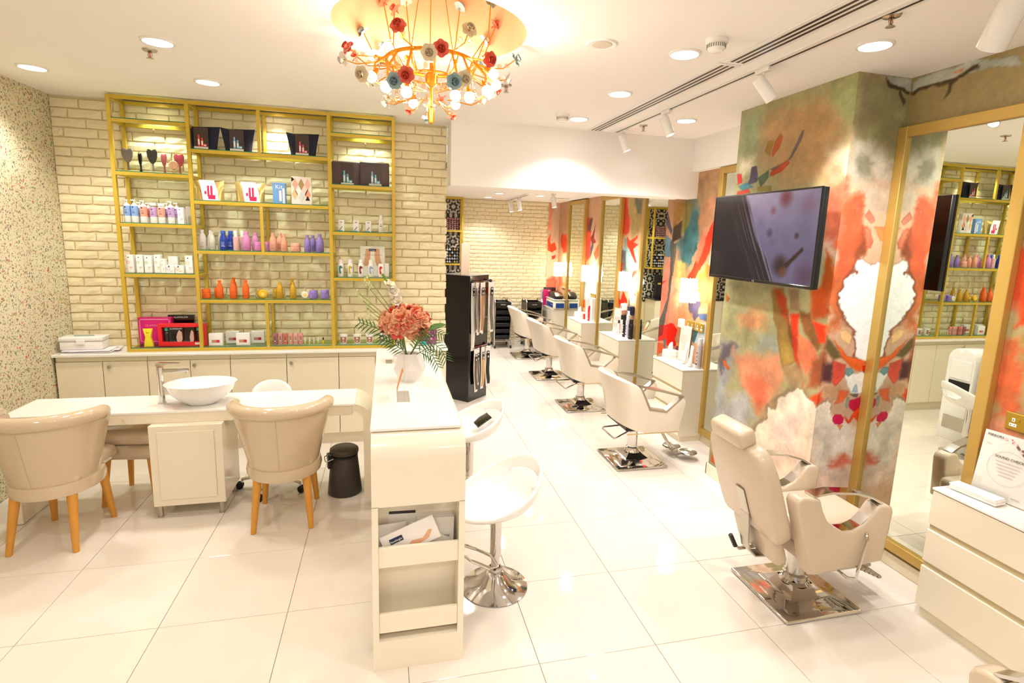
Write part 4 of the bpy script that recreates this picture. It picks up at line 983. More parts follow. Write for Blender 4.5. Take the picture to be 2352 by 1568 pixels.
for z0, z1 in ((.508, .604), (.185, .280)): part('rack_slat', lambda b: b.box(-.045, .307, KY + .006, KY + .022, z0, z1, .002), CREAM, t)
part('rack_floor', lambda b: (b.box(-.045, .307, KY + .02, KY + .12, .500, .512), b.box(-.045, .307, KY + .02, KY + .12, .178, .19)) and None, CREAM, t)
part('body', lambda b: b.box(KX0 + .0, KX1 - .045, KY + .165, KY2 - .06, .06, KZ - .05, .002), CREAM, t)
part('plinth', lambda b: b.box(KX0 + .02, KX1 - .06, KY + .17, KY2 - .07, 0, .06), CREAM2, t)
part('side_panel', lambda b: (b.box(KX1 - .044, KX1, 3.30, KY2 - .06, .86, KZ - .05, .002), b.box(KX1 - .044, KX1 - .02, 3.34, KY2 - .12, .62, .78, .004), b.box(KX1 - .044, KX1 - .008, KY2 - .115, KY2 - .06, .0, .86)) and None, CREAM, t)
part('dark_slot', lambda b: b.box(KX1 - .044, KX1 - .012, 3.34, KY2 - .12, .79, .855), BLACK, t)
part('footrail', lambda b: b.tube([(KX1 - .01, 2.7, .22), (KX1 - .01, 3.9, .22)], .014, 10), CHROME, t)
def far_round(b):
    R, T, n = .115, .03, 10; out, inn = [], []
    for k in range(n + 1):
        a = PI / 2 * (1 - k / n)
        out.append((KY2 - R + R * math.cos(a), KZ - .014 - R + R * math.sin(a))); inn.append((KY2 - R + (R - T) * math.cos(a), KZ - .014 - R + (R - T) * math.sin(a)))
    b.prism(out + [(KY2, 0), (KY2 - T, 0)] + inn[::-1], KX0, KX1, 'x')
part('rounded_back_end', far_round, CREAM, t, angle=50)
part('countertop', lambda b: b.box(KX0 - .004, KX1 - .012, KY + .075, KY2 - .02, KZ - .0135, KZ, .002), WHITETOP, t)

# magazines in the rack
PAPERW = M('brochure_paper', (240, 232, 222), .45, noise=.02)
INK = M('dark_ink', (52, 44, 44), .6, noise=.03); NAVYINK = M('navy_ink', (36, 44, 84), .6, noise=.03); SKIN = M('printed_skin', (226, 168, 132), .6, noise=.05); REDINK = M('red_ink', (176, 40, 36), .6, noise=.03)
def leaflet(label, loc, w, h, tilt, lean=-.12):
    t = thing('brochure', label, 'brochure', loc, 0, 'brochures in the counter rack')
    r = (lean, tilt, 0)
    part('pages', lambda b: b.box(-w / 2, w / 2, -.003, .003, 0, h), PAPERW, t, (0, 0, 0), r)
    return t, r
t, r = leaflet('white brochure stack with a printed emblem at the right of the rack', (.205, KY + .075, .512), .17, .17, .04)
for k in range(3): part('page', lambda b: b.box(-.085, .085, -.0015, .0015, 0, .175 + k * .004), PAPERW, t, (-.004 * k, .008 + k * .006, 0), r)
text('LAW', .018, INK, t, (.05, -.004, .085), (PI / 2 - .12, 0, 0)); part('emblem', lambda b: b.lathe([(0, 0), (.011, 0)], 14, mat=Matrix.Rotation(PI / 2, 4, 'X')), SKIN, t, (.05, -.007, .066)); part('footer_print', lambda b: b.box(.0, .085, -.0045, -.004, .015, .035), REDINK, t, rot=r)
t, r = leaflet('white brochure printed Dar at the left of the rack', (.02, KY + .07, .514), .13, .16, -.06)
text('Dar', .03, INK, t, (-.025, -.016, .105), (PI / 2 - .12, 0, 0))
t, r = leaflet('tall grey brochure standing at the back of the rack', (.055, KY + .10, .512), .13, .215, .03)
part('header_print', lambda b: b.box(-.06, .06, -.0045, -.0035, .19, .203), INK, t, rot=r)
t, r = leaflet('white brochure tilted across the rack behind the foot leaflet', (.13, KY + .055, .53), .20, .12, .5)
t, r = leaflet('white leaflet printed footlogix with a bare leg lying aslant in the rack', (.115, KY + .038, .572), .25, .11, -.38)
part('logo_print', lambda b: b.box(-.09, -.03, -.0045, -.0035, .06, .085), NAVYINK, t, rot=r)
tx = text('footlogix', .015, PAPERW, t, (0, 0, 0), (0, 0, 0)); tx.matrix_local = Matrix.Rotation(-.12, 4, 'X') @ Matrix.Rotation(-.38, 4, 'Y') @ Matrix.Translation((-.06, -.0055, .0725)) @ Matrix.Rotation(PI / 2, 4, 'X')
part('leg_print', lambda b: b.prism([(-.05, .01), (.0, .04), (.05, .03), (.085, .055), (.10, .05), (.075, .02), (.02, .012), (-.02, .0)], -.0045, -.0035, 'y'), SKIN, t, rot=r)

# ------------------------------------------------------------------ items on the counter
def fl_vase(b):
    h = [(.0, .055, 0), (.075, .098, .3), (.165, .062, 0)]; vs = []; n = 6
    for z, rad, tw in h:
        vs += [(rad * math.cos(2 * PI * k / n + tw), rad * math.sin(2 * PI * k / n + tw) * .85, z) for k in range(n)]
    fs = [tuple(range(n))[::-1]]
    for l in range(2):
        for k in range(n):
            a, c = l * n + k, l * n + (k + 1) % n; d, e = a + n, c + n; fs += [(a, c, e), (a, e, d)]
    m = len(vs); vs += [(x * .86, y * .86, z - .003) for x, y, z in vs[2 * n:3 * n]]; vs += [(x * .4, y * .4, .08) for x, y, z in vs[2 * n:3 * n]]
    for k in range(n): fs += [(2 * n + k, 2 * n + (k + 1) % n, m + (k + 1) % n, m + k), (m + k, m + (k + 1) % n, m + n + (k + 1) % n, m + n + k)]
    b.add(vs, fs)
t = thing('flower_vase', 'faceted white marble vase holding a bouquet of coral blooms and palm on the counter', 'vase', (.125, 3.10, KZ))
part('vase', fl_vase, M('white_marble', (240, 234, 226), .15, noise=.05, nscale=7, coat=.4), t, angle=0)
rr = random.Random(5)
PEACHP = M('peach_petal', (250, 186, 146), .5, noise=.12, nscale=30); CORALP = M('coral_petal', (232, 92, 78), .5, noise=.12, nscale=30); IVORYP = M('ivory_petal', (250, 242, 226), .5, noise=.05); YELP = M('yellow_heart', (236, 196, 70), .5, noise=.05)
def bloom(b):
    for n, r, tl in ((5, .038, .25), (4, .026, .8)):
        for k in range(n):
            m = Matrix.Rotation(2 * PI * k / n + n, 4, 'Z'); vs = []
            for i in range(4):
                for j in range(3):
                    u = j - 1.; v = i / 3; w_ = .020 * math.sin(PI * (.2 + .68 * v)); vs.append((r * v * math.cos(tl) + .003, u * w_, r * v * math.sin(tl) + .007 * v * v + .006 * u * u * v * math.sin(k * 2.1)))
            b.add(vs, [(i * 3 + j, i * 3 + j + 1, i * 3 + j + 4, i * 3 + j + 3) for i in range(3) for j in range(2)], mat=m)
cen = Vector((-.025, -.0, .335))
for k in range(60):
    u = rr.uniform(-1, 1); ph = rr.uniform(0, 2 * PI); q = math.sqrt(1 - u * u)
    d = Vector((q * math.cos(ph), q * math.sin(ph) - .25, u + .1)).normalized()
    p = cen + Vector((d.x * .125, d.y * .09, d.z * .085))
    if d.z < -.75: continue
    o = part('blossom', bloom, CORALP if rr.random() < .3 else PEACHP, t, p, key='bloom%d' % (0 if False else k % 2 + (2 if False else 0)) + ('c' if False else ''), angle=60)
    o.data = ms('bloomC', bloom, CORALP, 60) if k % 5 == 0 else ms('bloomP', bloom, PEACHP, 60)
    o.rotation_euler = Vector((0, 0, 1)).rotation_difference(d).to_euler(); s_ = rr.uniform(.9, 1.25); o.scale = (s_,) * 3
for k, (x, z) in enumerate(((-.115, .555), (-.10, .52), (-.085, .49), (-.075, .46), (-.06, .43), (-.05, .405), (-.09, .535))):
    o = part('orchid_flower', bloom, IVORYP, t, (x + .01 * (k % 2), -.01, z), (rr.uniform(.6, 1.2), rr.uniform(-.4, .4), rr.uniform(0, 6)), key='orchidf', angle=60); o.scale = (.85 if k < 5 else .6,) * 3
    part('heart', lambda b: b.ball((0, 0, .012), .006, 6, 4), YELP, o, key='orchid_heart')
part('orchid_stem', lambda b: b.tube([(-.01, 0, .1), (-.05, 0, .35), (-.105, 0, .55), (-.14, 0, .60)], [.004, .004, .003, .002], 6), LEAF2, t)
for k in range(4): part('bud', lambda b: b.ball((0, 0, 0), .009, 6, 5), LEAF2, t, (-.125 - k * .007, -.004 * k, .575 + k * .012), key='bud')
for k in range(7):
    ex, ez = -.16 - .03 * rr.random() - .012 * k % .05, .34 + .042 * k
    part('filler_stem', lambda b: b.tube([(-.01, 0, .12), (-.06, .0, .12 + (ez - .12) * .5), (ex - .04, rr.uniform(-.02, .03), ez)], .0022, 5), LEAF2, t)
    for j in range(6): part('filler_bud', lambda b: b.ball((0, 0, 0), .0065, 5, 4), M('pale_green_bud', (216, 222, 160), .5, noise=.1), t, (ex - .045 + rr.uniform(-.022, .03), rr.uniform(-.02, .02), ez + rr.uniform(-.03, .02)), key='fbud')
def frond(pts, n, L):
    def fn(b):
        P = [Vector(p) for p in pts]; b.tube(P, .0022, 5)
        for k in range(n):
            f = .25 + .75 * k / (n - 1); i = min(int(f * (len(P) - 1)), len(P) - 2); q = P[i].lerp(P[i + 1], f * (len(P) - 1) - i); d = (P[i + 1] - P[i]).normalized()
            for sgn in (-1, 1):
                sd = d.cross(Vector((0, -1, .15))).normalized() * sgn; l = L * (1 - .45 * f)
                tip = q + sd * l + d * l * .7 + Vector((0, 0, -.25 * l)); m1 = q.lerp(tip, .5) + Vector((0, 0, .06 * l)); wv = d * .0042
                b.add([q - wv * .5, q + wv * .5, m1 + wv, m1 - wv, tip], [(0, 1, 2, 3), (3, 2, 4)])
    return fn
for pts, n, L in (([(.0, -.02, .15), (.05, -.05, .24), (.11, -.07, .25), (.17, -.08, .20), (.20, -.08, .14)], 12, .075), ([(.0, 0, .15), (.06, -.02, .27), (.13, -.02, .30), (.19, -.02, .27)], 10, .06),
                  ([(-.01, 0, .15), (-.08, -.02, .24), (-.17, -.03, .31), (-.27, -.02, .345)], 12, .07), ([(0, -.03, .15), (.03, -.07, .22), (.05, -.09, .27), (.08, -.10, .30)], 9, .055), ([(0, -.02, .15), (-.05, -.05, .20), (-.10, -.06, .235), (-.16, -.06, .26)], 9, .06),
                  ([(0.01, -.02, .14), (.07, -.06, .19), (.12, -.08, .17), (.155, -.085, .10)], 10, .06)):
    o = part('palm_frond', frond(pts, n, L), LEAF, t, angle=0)
for x, y, z, rz in ((.10, -.03, .305, .2), (.14, .0, .315, -.1), (-.075, -.05, .26, 2.6)):
    part('broad_leaf', lambda b: b.prism([(0, 0), (.03, .022), (.07, .02), (.10, 0), (.07, -.02), (.03, -.022)], 0, .0015, 'z'), LEAF, t, (x - .03, y, z), (.5, -.15, rz), key='bleaf')
# acrylic leaflet holder, second clear stand, card box
t = thing('leaflet_holder', 'clear acrylic leaflet holder standing in front of the marble vase', 'holder', (.085, 2.72, KZ))
part('panel', lambda b: (b.box(-.004, .0, -.02, .17, .004, .28), b.box(-.036, -.033, -.01, .06, .004, .05), b.box(-.04, .025, -.03, .17, 0, .004)) and None, ACRYL, t)
lf = part('leaflet', lambda b: b.add([(-.008 - .02 * k / 6 - .012 * (k / 6) ** 2, y, .04 + .11 * (1 - (k / 6) ** 1.5)) for y in (.0, .10) for k in range(7)], [(k, k + 1, k + 8, k + 7) for k in range(6)]), M('orange_leaflet_print', (226, 142, 60), .4, noise=.3, nscale=14), t)
t = thing('sign_stand', 'thin clear acrylic sign stand at the back left of the counter', 'stand', (.0, 3.55, KZ))
part('panel', lambda b: (b.box(.0, .003, -.02, .09, 0, .16), b.box(-.012, .03, -.02, .09, 0, .003)) and None, ACRYL, t)
t = thing('card_box', 'small white lidded box on the counter behind the vase', 'box', (.09, 3.62, KZ))
part('body', lambda b: b.box(-.05, .05, -.06, .06, 0, .045, .003), WHITE, t); part('lid', lambda b: b.box(-.053, .053, -.063, .063, .046, .085, .003), WHITE, t); part('slot', lambda b: b.box(-.02, .02, -.02, .0, .0845, .0865), M('grey_slot', (150, 140, 130), .6, noise=.04), t)
t = thing('card_display', 'purple gift card display at the right end of the worktop by the brick wall', 'display', (.42, 5.27, CZ + .0), 0)
part('stand', lambda b: b.box(-.055, .055, -.03, .06, 0, .006), ACRYL, t); part('card', lambda b: b.box(-.052, .052, -.004, .004, .006, .185, .002), C((164, 72, 130)), t)
for k, (x, z) in enumerate(((-.02, .14), (.0, .14), (.025, .15), (-.02, .09), (.0, .085), (.02, .09), (-.02, .06), (.0, .055))): part('print', lambda b: b.box(x - .007, x + .007, -.005, -.004, z - .006, z + .006), C((232, 206, 226)), t)
t = thing('gift_box', 'teal gift packet beside the purple card display, half hidden by the palm leaves', 'packet', (.345, 5.25, CZ)); part('packet', lambda b: b.box(-.03, .03, -.02, .02, 0, .13, .004), C((70, 178, 172)), t); part('bow', lambda b: b.ball((0, -.02, .11), .022, 8, 6), C((110, 206, 198)), t)

t = thing('cash_desk', 'low white rounded desk hidden behind the counter, seen only in the near mirror', 'desk', (0, 0, 0))
def desk_body(b):
    R = .12; z1 = .985; o = [(4.07, 0)] + [(4.07 + R - R * math.cos(a), z1 - R + R * math.sin(a)) for a in (0, .4, .8, 1.2, PI / 2)] + [(4.345 - R + R * math.sin(a), z1 - R + R * math.cos(a)) for a in (0, .4, .8, 1.2, PI / 2)] + [(4.345, 0)]
    b.prism(o, -.05, .33, 'x', .004)
part('body', desk_body, GLOSSW, t); part('drawer', lambda b: b.box(.328, .342, 4.09, 4.305, .66, .86, .006), GLOSSW, t); part('dark_slot', lambda b: b.box(.328, .334, 4.09, 4.305, .55, .64), BLACK, t); part('foot_recess', lambda b: b.box(.328, .333, 4.09, 4.305, .12, .26), STEEL, t)
# ------------------------------------------------------------------ products on the gold shelf
F1, B1 = 5.21, 5.31
def rnd(prof, n=18): return lambda b: b.lathe(prof, n)
def sbottle(name, label, grp, x, y, z, h, r, col, capcol=None, rough=.25):
    t = thing(name, label, 'bottle', (x, y, z), 0, grp); c = C(col, rough)
    part('body', rnd([(0, 0), (r * .88, 0), (r, .006), (r * .97, h * .55), (r * .80, h * .70), (r * .46, h * .84), (r * .44, h * .86), (0, h * .86)]), c, t, key=('sb', round(h, 3), round(r, 3), col))
    part('cap', rnd([(r * .44, h * .855), (r * .50, h * .865), (r * .47, h), (0, h)]), C(capcol or col, rough), t, key=('sbc', round(h, 3), round(r, 3), capcol or col))
    part('label_print', lambda b: label_patch(b, r * 1.005, h * .12, h * .42), C(tuple(max(0, int(v * .72)) for v in col), .5), t, key=('sbl', round(h, 3), round(r, 3), col))
    return t
def label_patch(b, r, z0, z1, half=.5, rows=4):
    for k in range(rows):
        za = z0 + (z1 - z0) * (k + .2) / rows; zb = za + (z1 - z0) / rows * (.22 if k else .4); hw = half * (1 if k in (0, 3) else .75)
        pts = [(-PI / 2 - hw + 2 * hw * i / 5) for i in range(6)]
        b.add([(r * math.cos(a), r * math.sin(a), zz) for zz in (za, zb) for a in pts], [(i, i + 1, i + 7, i + 6) for i in range(5)])
def jar(name, label, grp, x, y, z, h, r, col):
    t = thing(name, label, 'jar', (x, y, z), 0, grp); c = C(col, .25)
    part('body', rnd([(0, 0), (r * .86, 0), (r, .006), (r * .94, h * .62), (0, h * .62)]), c, t, key=('jb', round(h, 3), round(r, 3), col))
    part('lid', rnd([(r * .95, h * .64), (r * .93, h * .95), (r * .88, h), (0, h)]), c, t, key=('jl', round(h, 3), round(r, 3), col))
    part('label_print', lambda b: label_patch(b, r * 1.0, h * .15, h * .55, .5, 3), C(tuple(max(0, int(v * .72)) for v in col), .5), t, key=('jp', round(h, 3), round(r, 3), col))
    return t
def pump(label, x, y, z, h, r, col, cap):
    t = thing('lotion_bottle', label, 'bottle', (x, y, z), 0, 'white lotion bottles with coloured bands'); hb = h * (.80 if not cap else .86)
    part('body', rnd([(0, 0), (r * .95, 0), (r, .004), (r, hb * .93), (r * .7, hb), (0, hb)]), WHITE, t, key=('pb', round(h, 3), round(r, 3)))
    part('colour_band', rnd([(r * 1.01, hb * .36), (r * 1.015, hb * .37), (r * 1.015, hb * .90), (r * 1.01, hb * .91)]), C(col, .4), t, key=('pc', round(h, 3), round(r, 3), col), label='coloured label band')
    part('mark', lambda b: (label_patch(b, r * 1.03, hb * .50, hb * .74, .35, 3), b.add([(r * 1.03 * math.cos(a), r * 1.03 * math.sin(a), zz) for zz in (hb * .80, hb * .87) for a in (-1.95, -1.75, -1.55)], [(0, 1, 4, 3), (1, 2, 5, 4)])) and None, NAVYINK, t, key=('pm', round(h, 3), round(r, 3)))
    if cap: part('cap', rnd([(r * .98, hb), (r * .96, h), (0, h)]), WHITE, t, key=('pcap', round(h, 3), round(r, 3)))
    else: part('pump', lambda b: (b.cyl(0, 0, hb, hb + .01, r * .55, 12), b.cyl(0, 0, hb + .01, h - .008, .004, 8), b.box(-r * .95, r * .35, -.007, .007, h - .010, h, .002)) and None, WHITE, t, key=('ppump', round(h, 3), round(r, 3)))
def carton(name, label, grp, x, y, z, w, h, d=.05, col=(246, 243, 240), mark=None, rz=0., cat='box'):
    t = thing(name, label, cat, (x, y, z), rz, grp)
    part('carton', lambda b: b.box(-w / 2, w / 2, -d / 2, d / 2, 0, h, .0015), C(col, .45), t, key=('ct', round(w, 3), round(h, 3), round(d, 3), col))
    if mark:
        f = -d / 2 - .0004
        part('logo', lambda b: b.lathe([(0, 0), (min(w, h) * .09, 0)], 10, mat=Matrix.Translation((-w * .12, f, h * .86)) @ Matrix.Rotation(PI / 2, 4, 'X')), NAVYINK, t, key=('cl', round(w, 3), round(h, 3), round(d, 3)))
        def star(b):
            for k in range(8):
                m = Matrix.Translation((-w * .22, f, h * .58)) @ Matrix.Rotation(k * PI / 4, 4, 'Y'); q = min(w, h)
                b.box(-q * .03, q * .03, -.0003, 0, q * .12, q * .26, mat=m)
            b.box(-w * .05, w * .35, f - .0002, f, h * .30, h * .33); b.box(-w * .05, w * .25, f - .0002, f, h * .22, h * .24)
        part('print', star, C(mark, .6), t, key=('cs', round(w, 3), round(h, 3), round(d, 3), mark))
    return t
zL = [shelf_z('L', k) for k in range(5)]; zM = [shelf_z('M', k) for k in range(5)]; zR = [shelf_z('R', k) for k in range(5)]

# left bay, hairbrushes in clear packs
def brush(label, x, y, z, h, w, col, handle):
    t = thing('hairbrush', label, 'hairbrush', (x, y, z), 0, 'packed hairbrushes')
    def head(b):
        pts = [(0, .36), (.26, .46), (.44, .66), (.48, .86), (.36, .99), (.18, .98), (0, .93), (-.18, .98), (-.36, .99), (-.48, .86), (-.44, .66), (-.26, .46)]
        b.prism([(p[0] * w, p[1] * h) for p in pts], -.012, .006, 'y', .004)
    part('head', head, C(col, .3), t, key=('bh', col, round(h, 3)))
    part('handle', lambda b: b.tube([(0, 0, h * .42), (0, 0, h * .22), (0, 0, .012)], [.008, .007, .010], 8), C(handle, .3), t, key=('bn', handle, round(h, 3)))
    part('clear_pack', lambda b: b.box(-w * .56, w * .56, -.022, .022, 0, h + .006, .003), ACRYL, t, key=('bp', round(h, 3), round(w, 3)))
brush('grey heart-shaped hairbrush in a clear pack, leftmost on its glass board', -2.05, F1, zL[3], .185, .085, (120, 110, 104), (110, 104, 100))
brush('dark grey heart-shaped hairbrush in a clear pack, middle of the brush board', -1.87, F1, zL[3], .19, .08, (66, 66, 60), (170, 160, 150))
brush('pink heart-shaped hairbrush behind the round peach brush', -1.705, B1, zL[3], .175, .08, (214, 84, 110), (220, 100, 120))
brush('black hairbrush edge-on behind the grey one', -2.0, B1 + .01, zL[3], .165, .03, (26, 24, 26), (26, 24, 26))
brush('slim pink hairbrush behind the dark grey one', -1.82, B1, zL[3], .17, .045, (226, 120, 136), (226, 120, 136))
t = thing('round_hairbrush', 'peach round compact hairbrush in front of the pink one', 'hairbrush', (-1.715, F1 - .01, zL[3]))
part('head', lambda b: b.lathe([(0, -.01), (.03, -.008), (.036, 0), (.03, .008), (0, .01)], 20, mat=Matrix.Translation((0, 0, .07)) @ Matrix.Rotation(PI / 2, 4, 'X')), C((240, 186, 152), .4), t); part('clear_pack', lambda b: b.box(-.04, .04, -.02, .02, 0, .112, .003), ACRYL, t)
part('handle', lambda b: b.tube([(0, 0, .035), (0, 0, .004)], .007, 8), C((226, 160, 110), .4), t)

# left bay, lotion bottles
BLU, PEA, COR, LIL = (140, 176, 226), (240, 166, 140), (222, 120, 104), (190, 160, 206)
for x, y, h, col, cap, l in ((-2.085, F1, .185, BLU, 0, 'white pump bottle with blue band, leftmost in its row'), (-2.03, F1, .186, BLU, 0, 'white pump bottle with blue band, second from the left in front'), (-2.03, B1, .17, BLU, 0, 'white pump bottle with blue band, hidden behind the front blue ones'),
        (-1.965, F1, .182, PEA, 0, 'white pump bottle with peach band'), (-1.965, B1, .167, COR, 0, 'white pump bottle with coral band behind the peach one'), (-1.893, F1, .167, LIL, 1, 'white capped bottle with lilac band'), (-1.833, F1, .165, PEA, 1, 'white capped bottle with peach band'),
        (-1.825, B1, .17, LIL, 0, 'white pump bottle with lilac band behind the capped peach one'), (-1.762, F1, .184, LIL, 0, 'white pump bottle with lilac band, front right of the row'), (-1.75, B1, .176, LIL, 0, 'white pump bottle with lilac band, back right of the row')):
    pump(l, x, y, zL[2], h, .0255, col, cap)
carton('carton', 'slim white carton with rust sun print beside the lilac bottles', 'white cartons', -1.685, F1, zL[2], .046, .137, .045, mark=(170, 80, 60))
carton('carton', 'grey-white carton behind the slim rust-print carton', 'white cartons', -1.655, B1, zL[2], .04, .148, .045, col=(226, 218, 206))
# left bay, white cartons
for x, y, w_, h, m, l in ((-2.09, F1, .056, .148, (226, 120, 40), 'white carton with orange sun print, leftmost of its board'), (-2.036, B1 - .05, .03, .146, None, 'white carton behind the orange-sun carton'), (-2.018, F1, .049, .149, (150, 164, 60), 'white carton with olive ring print'), (-1.955, F1, .054, .146, (130, 160, 60), 'white carton with green leaf print'),
        (-1.915, B1, .05, .148, None, 'plain white carton behind the green leaf carton'), (-1.885, F1, .049, .152, (170, 170, 60), 'white carton with yellow-green ring print'), (-1.837, F1 - .02, .033, .120, (120, 160, 70), 'narrow short white carton before the stacked ones'), (-1.80, B1, .073, .138, None, 'wide white carton at the back right'),
        (-1.785, F1 - .02, .066, .067, (190, 160, 210), 'low white carton with lilac flower print'), (-1.715, F1 - .02, .064, .067, (230, 140, 30), 'low white carton with orange flower print'), (-1.645, F1, .058, .150, (236, 170, 150), 'tall white carton with pink sun print by the shelf post')):
    carton('carton', l, 'white cartons', x, y, zL[1], w_, h, .05, mark=m)
# left bay, bottom
z = zL[0]
t = thing('gift_carton', 'large magenta gift box leaning at the back of the bottom board', 'box', (-1.985, 5.335, z)); part('carton', lambda b: b.box(-.13, .13, -.03, .03, 0, .235, .002), C((222, 32, 128), .35), t)
part('frame_print', lambda b: (b.box(-.118, .118, -.0312, -.0305, .215, .224), b.box(-.118, -.112, -.0312, -.0305, .02, .224), b.box(.112, .118, -.0312, -.0305, .02, .224), b.box(-.118, .118, -.0312, -.0305, .02, .026)) and None, C((240, 150, 200), .4), t)
text('GLAMGLOW', .026, C((250, 150, 190), .4), t, (.0, -.0315, .165), FRONT)
t = thing('cream_tube', 'yellow hourglass tube in front of the magenta box', 'tube', (-1.995, F1 - .025, z)); part('body', lambda b: b.prism([(-.035, 0), (.035, 0), (.03, .04), (.021, .085), (.034, .15), (-.034, .15), (-.021, .085), (-.03, .04)], -.016, .016, 'y', .005), C((236, 220, 50), .3), t)
part('crimp', lambda b: b.box(-.036, .036, -.004, .004, .148, .158), C((236, 220, 50), .3), t); text('Skin', .012, C((150, 120, 30), .5), t, (0, -.0172, .125), FRONT)
t = thing('gift_set', 'red window gift box with two dark bottles and black face cards', 'box', (-1.745, 5.24, z)); RED = C((230, 40, 48), .35)
part('frame', lambda b: (b.box(-.185, .185, -.035, .035, 0, .035), b.box(-.185, .185, -.035, .035, .165, .19), b.box(-.185, -.155, -.035, .035, .035, .165), b.box(.155, .185, -.035, .035, .035, .165), b.box(-.185, .185, .03, .035, .03, .17)) and None, RED, t)
for x in (-.125, .125):
    bt = part('bottle', lambda b: b.lathe([(0, .036), (.022, .036), (.023, .11), (.012, .125), (.012, .13), (0, .13)], 16, (x, 0, 0)), C((44, 40, 44), .2), t)
    part('cap', lambda b: b.lathe([(.013, .128), (.02, .13), (.02, .158), (0, .158)], 14, (x, 0, 0)), C((70, 190, 150), .3), bt, label='green cap')
for x, w_ in ((-.045, .115), (.06, .08)):
    cd = part('face_card', lambda b: b.box(x - w_ / 2, x + w_ / 2, -.032, -.026, .008, .165), BLACKG, t)
    part('face_print', lambda b: b.prism([(x + w_ * .05, .03), (x + w_ * .3, .02), (x + w_ * .42, .06), (x + w_ * .4, .12), (x + w_ * .22, .14), (x + w_ * .08, .11), (x + .0, .075)], -.0328, -.0322, 'y'), C((206, 166, 150), .5), cd)
    text('MASK', .018, C((230, 224, 220), .5), cd, (x - w_ * .2, -.0326, .03), FRONT)
text('GLAMGLOW', .017, C((236, 230, 226), .5), t, (-.045, -.033, .15), FRONT)
part('price_strip', lambda b: b.box(.10, .165, -.0362, -.0355, .008, .028), C((246, 236, 230), .5), t)
t = thing('flat_carton', 'black printed flat carton leaning behind the red gift box', 'box', (-1.795, 5.378, z)); part('carton', lambda b: b.box(-.105, .105, -.015, .015, 0, .25, .002), BLACKG, t); text('GLAMGLOW', .02, C((236, 230, 226), .5), t, (0, -.0156, .228), FRONT)

# middle bay, navy pouches
def pouch(label, grp, x, y, z, wt, wb_, h, mat, d=.07, lean=0.):
    t = thing('pouch', label, 'pouch', (x, y, z), lean, grp)
    def fn(b):
        n = 11; vs = []; rows = 7
        for k in range(rows):
            f = k / (rows - 1); hw = (wb_ + (wt - wb_) * f ** 1.3) / 2; dp = d * (1 - f) ** .7 * .5 + .003
            for i in range(n):
                u = -1 + 2 * i / (n - 1); hh = h * f * (1 + .10 * f * (abs(u) ** 2 - .35)); bul = math.sqrt(max(0, 1 - u * u)) * .75 + .25
                vs.append((u * hw, -dp * bul, hh))
            for i in range(n):
                u = 1 - 2 * i / (n - 1); hh = h * f * (1 + .10 * f * (abs(u) ** 2 - .35)); bul = math.sqrt(max(0, 1 - u * u)) * .75 + .25
                vs.append((u * hw, dp * bul, hh))
        m = 2 * n; fs = [tuple(range(m))[::-1], tuple((rows - 1) * m + i for i in range(m))]
        for k in range(rows - 1):
            for i in range(m): fs.append((k * m + i, k * m + (i + 1) % m, (k + 1) * m + (i + 1) % m, (k + 1) * m + i))
        b.add(vs, fs)
    part('fabric', fn, mat, t, angle=60, key=('pouch', wt, wb_, h, mat.name))
    return t
def tub_print(b, w, h, y):
    for x, hh, q in ((-.16, .66, .075), (.06, .52, .075), (.25, .24, .10)):
        a, c, t = w * (x - q), w * (x + q), h * hh
        if hh > .3: b.prism([(a, .02), (c, .02), (c, t * .72), (c - w * .025, t * .78), (c - w * .025, t), (a + w * .025, t), (a + w * .025, t * .78), (a, t * .72)], y - .0006, y, 'y')
        else: b.prism([(a, .022), (c, .022), (c, t * .7), (c + w * .01, t * .72), (c + w * .01, t), (a - w * .01, t), (a - w * .01, t * .72), (a, t * .7)], y - .0006, y, 'y')
def tub_labels(b, w, h, y):
    for x, hh, q in ((-.16, .66, .05), (.06, .52, .05), (.25, .24, .07)): b.box(w * (x - q), w * (x + q), y - .0012, y - .0006, .02 + h * hh * .12, .02 + h * hh * (.5 if hh > .3 else .34))
DARKCARD = M('starry_card', (62, 46, 40), .4, noise=.3, nscale=60)
for x, y, l, c in ((-1.484, F1, 'navy pouch with red product sleeve, leftmost of the top board', (226, 70, 44)), (-1.215, F1, 'navy pouch with blue product sleeve beside the red-sleeved one', (120, 190, 220)), (-.70, F1, 'navy pouch with pink product sleeve standing alone right of the divider', (226, 84, 110))):
    t = pouch(l, 'navy gift pouches', x, y, zM[4], .27, .20, .18, NAVY)
    s_ = part('card_sleeve', lambda b: b.box(-.055, .055, -.052, -.049, 0, .172), DARKCARD, t, key='sleeve')
    part('product_print', lambda b: tub_print(b, .11, .17, -.0522), C(c, .4), s_, key=('slp', c)); part('label_print', lambda b: tub_labels(b, .11, .17, -.0522), C((246, 236, 230), .5), s_, key='sll'); part('base_print', lambda b: b.box(-.055, .05, -.0528, -.052, 0, .018), C((236, 226, 216), .5), s_, key='slb')
for x, l in ((-1.46, 'gold foil pouch with white card, left on its board'), (-1.14, 'gold foil pouch with white card, right on its board')):
    t = pouch(l, 'gold foil pouches', x, F1, zM[3], .235, .22, .16, GOLDFOIL, .085)
    s_ = part('card_sleeve', lambda b: b.prism([(-.035, 0), (.085, 0), (.08, .08), (.055, .165), (-.06, .165), (-.045, .08)], -.058, -.055, 'y'), C((244, 240, 240), .4), t, key='gsleeve')
    part('product_print', lambda b: (b.box(-.022, -.006, -.0587, -.058, .05, .075), b.box(.0, .016, -.0587, -.058, .03, .12), b.box(.024, .04, -.0587, -.058, .04, .12), b.box(.005, .06, -.0585, -.058, .01, .045)) and None, C((200, 40, 90), .4), s_, key='gsp')
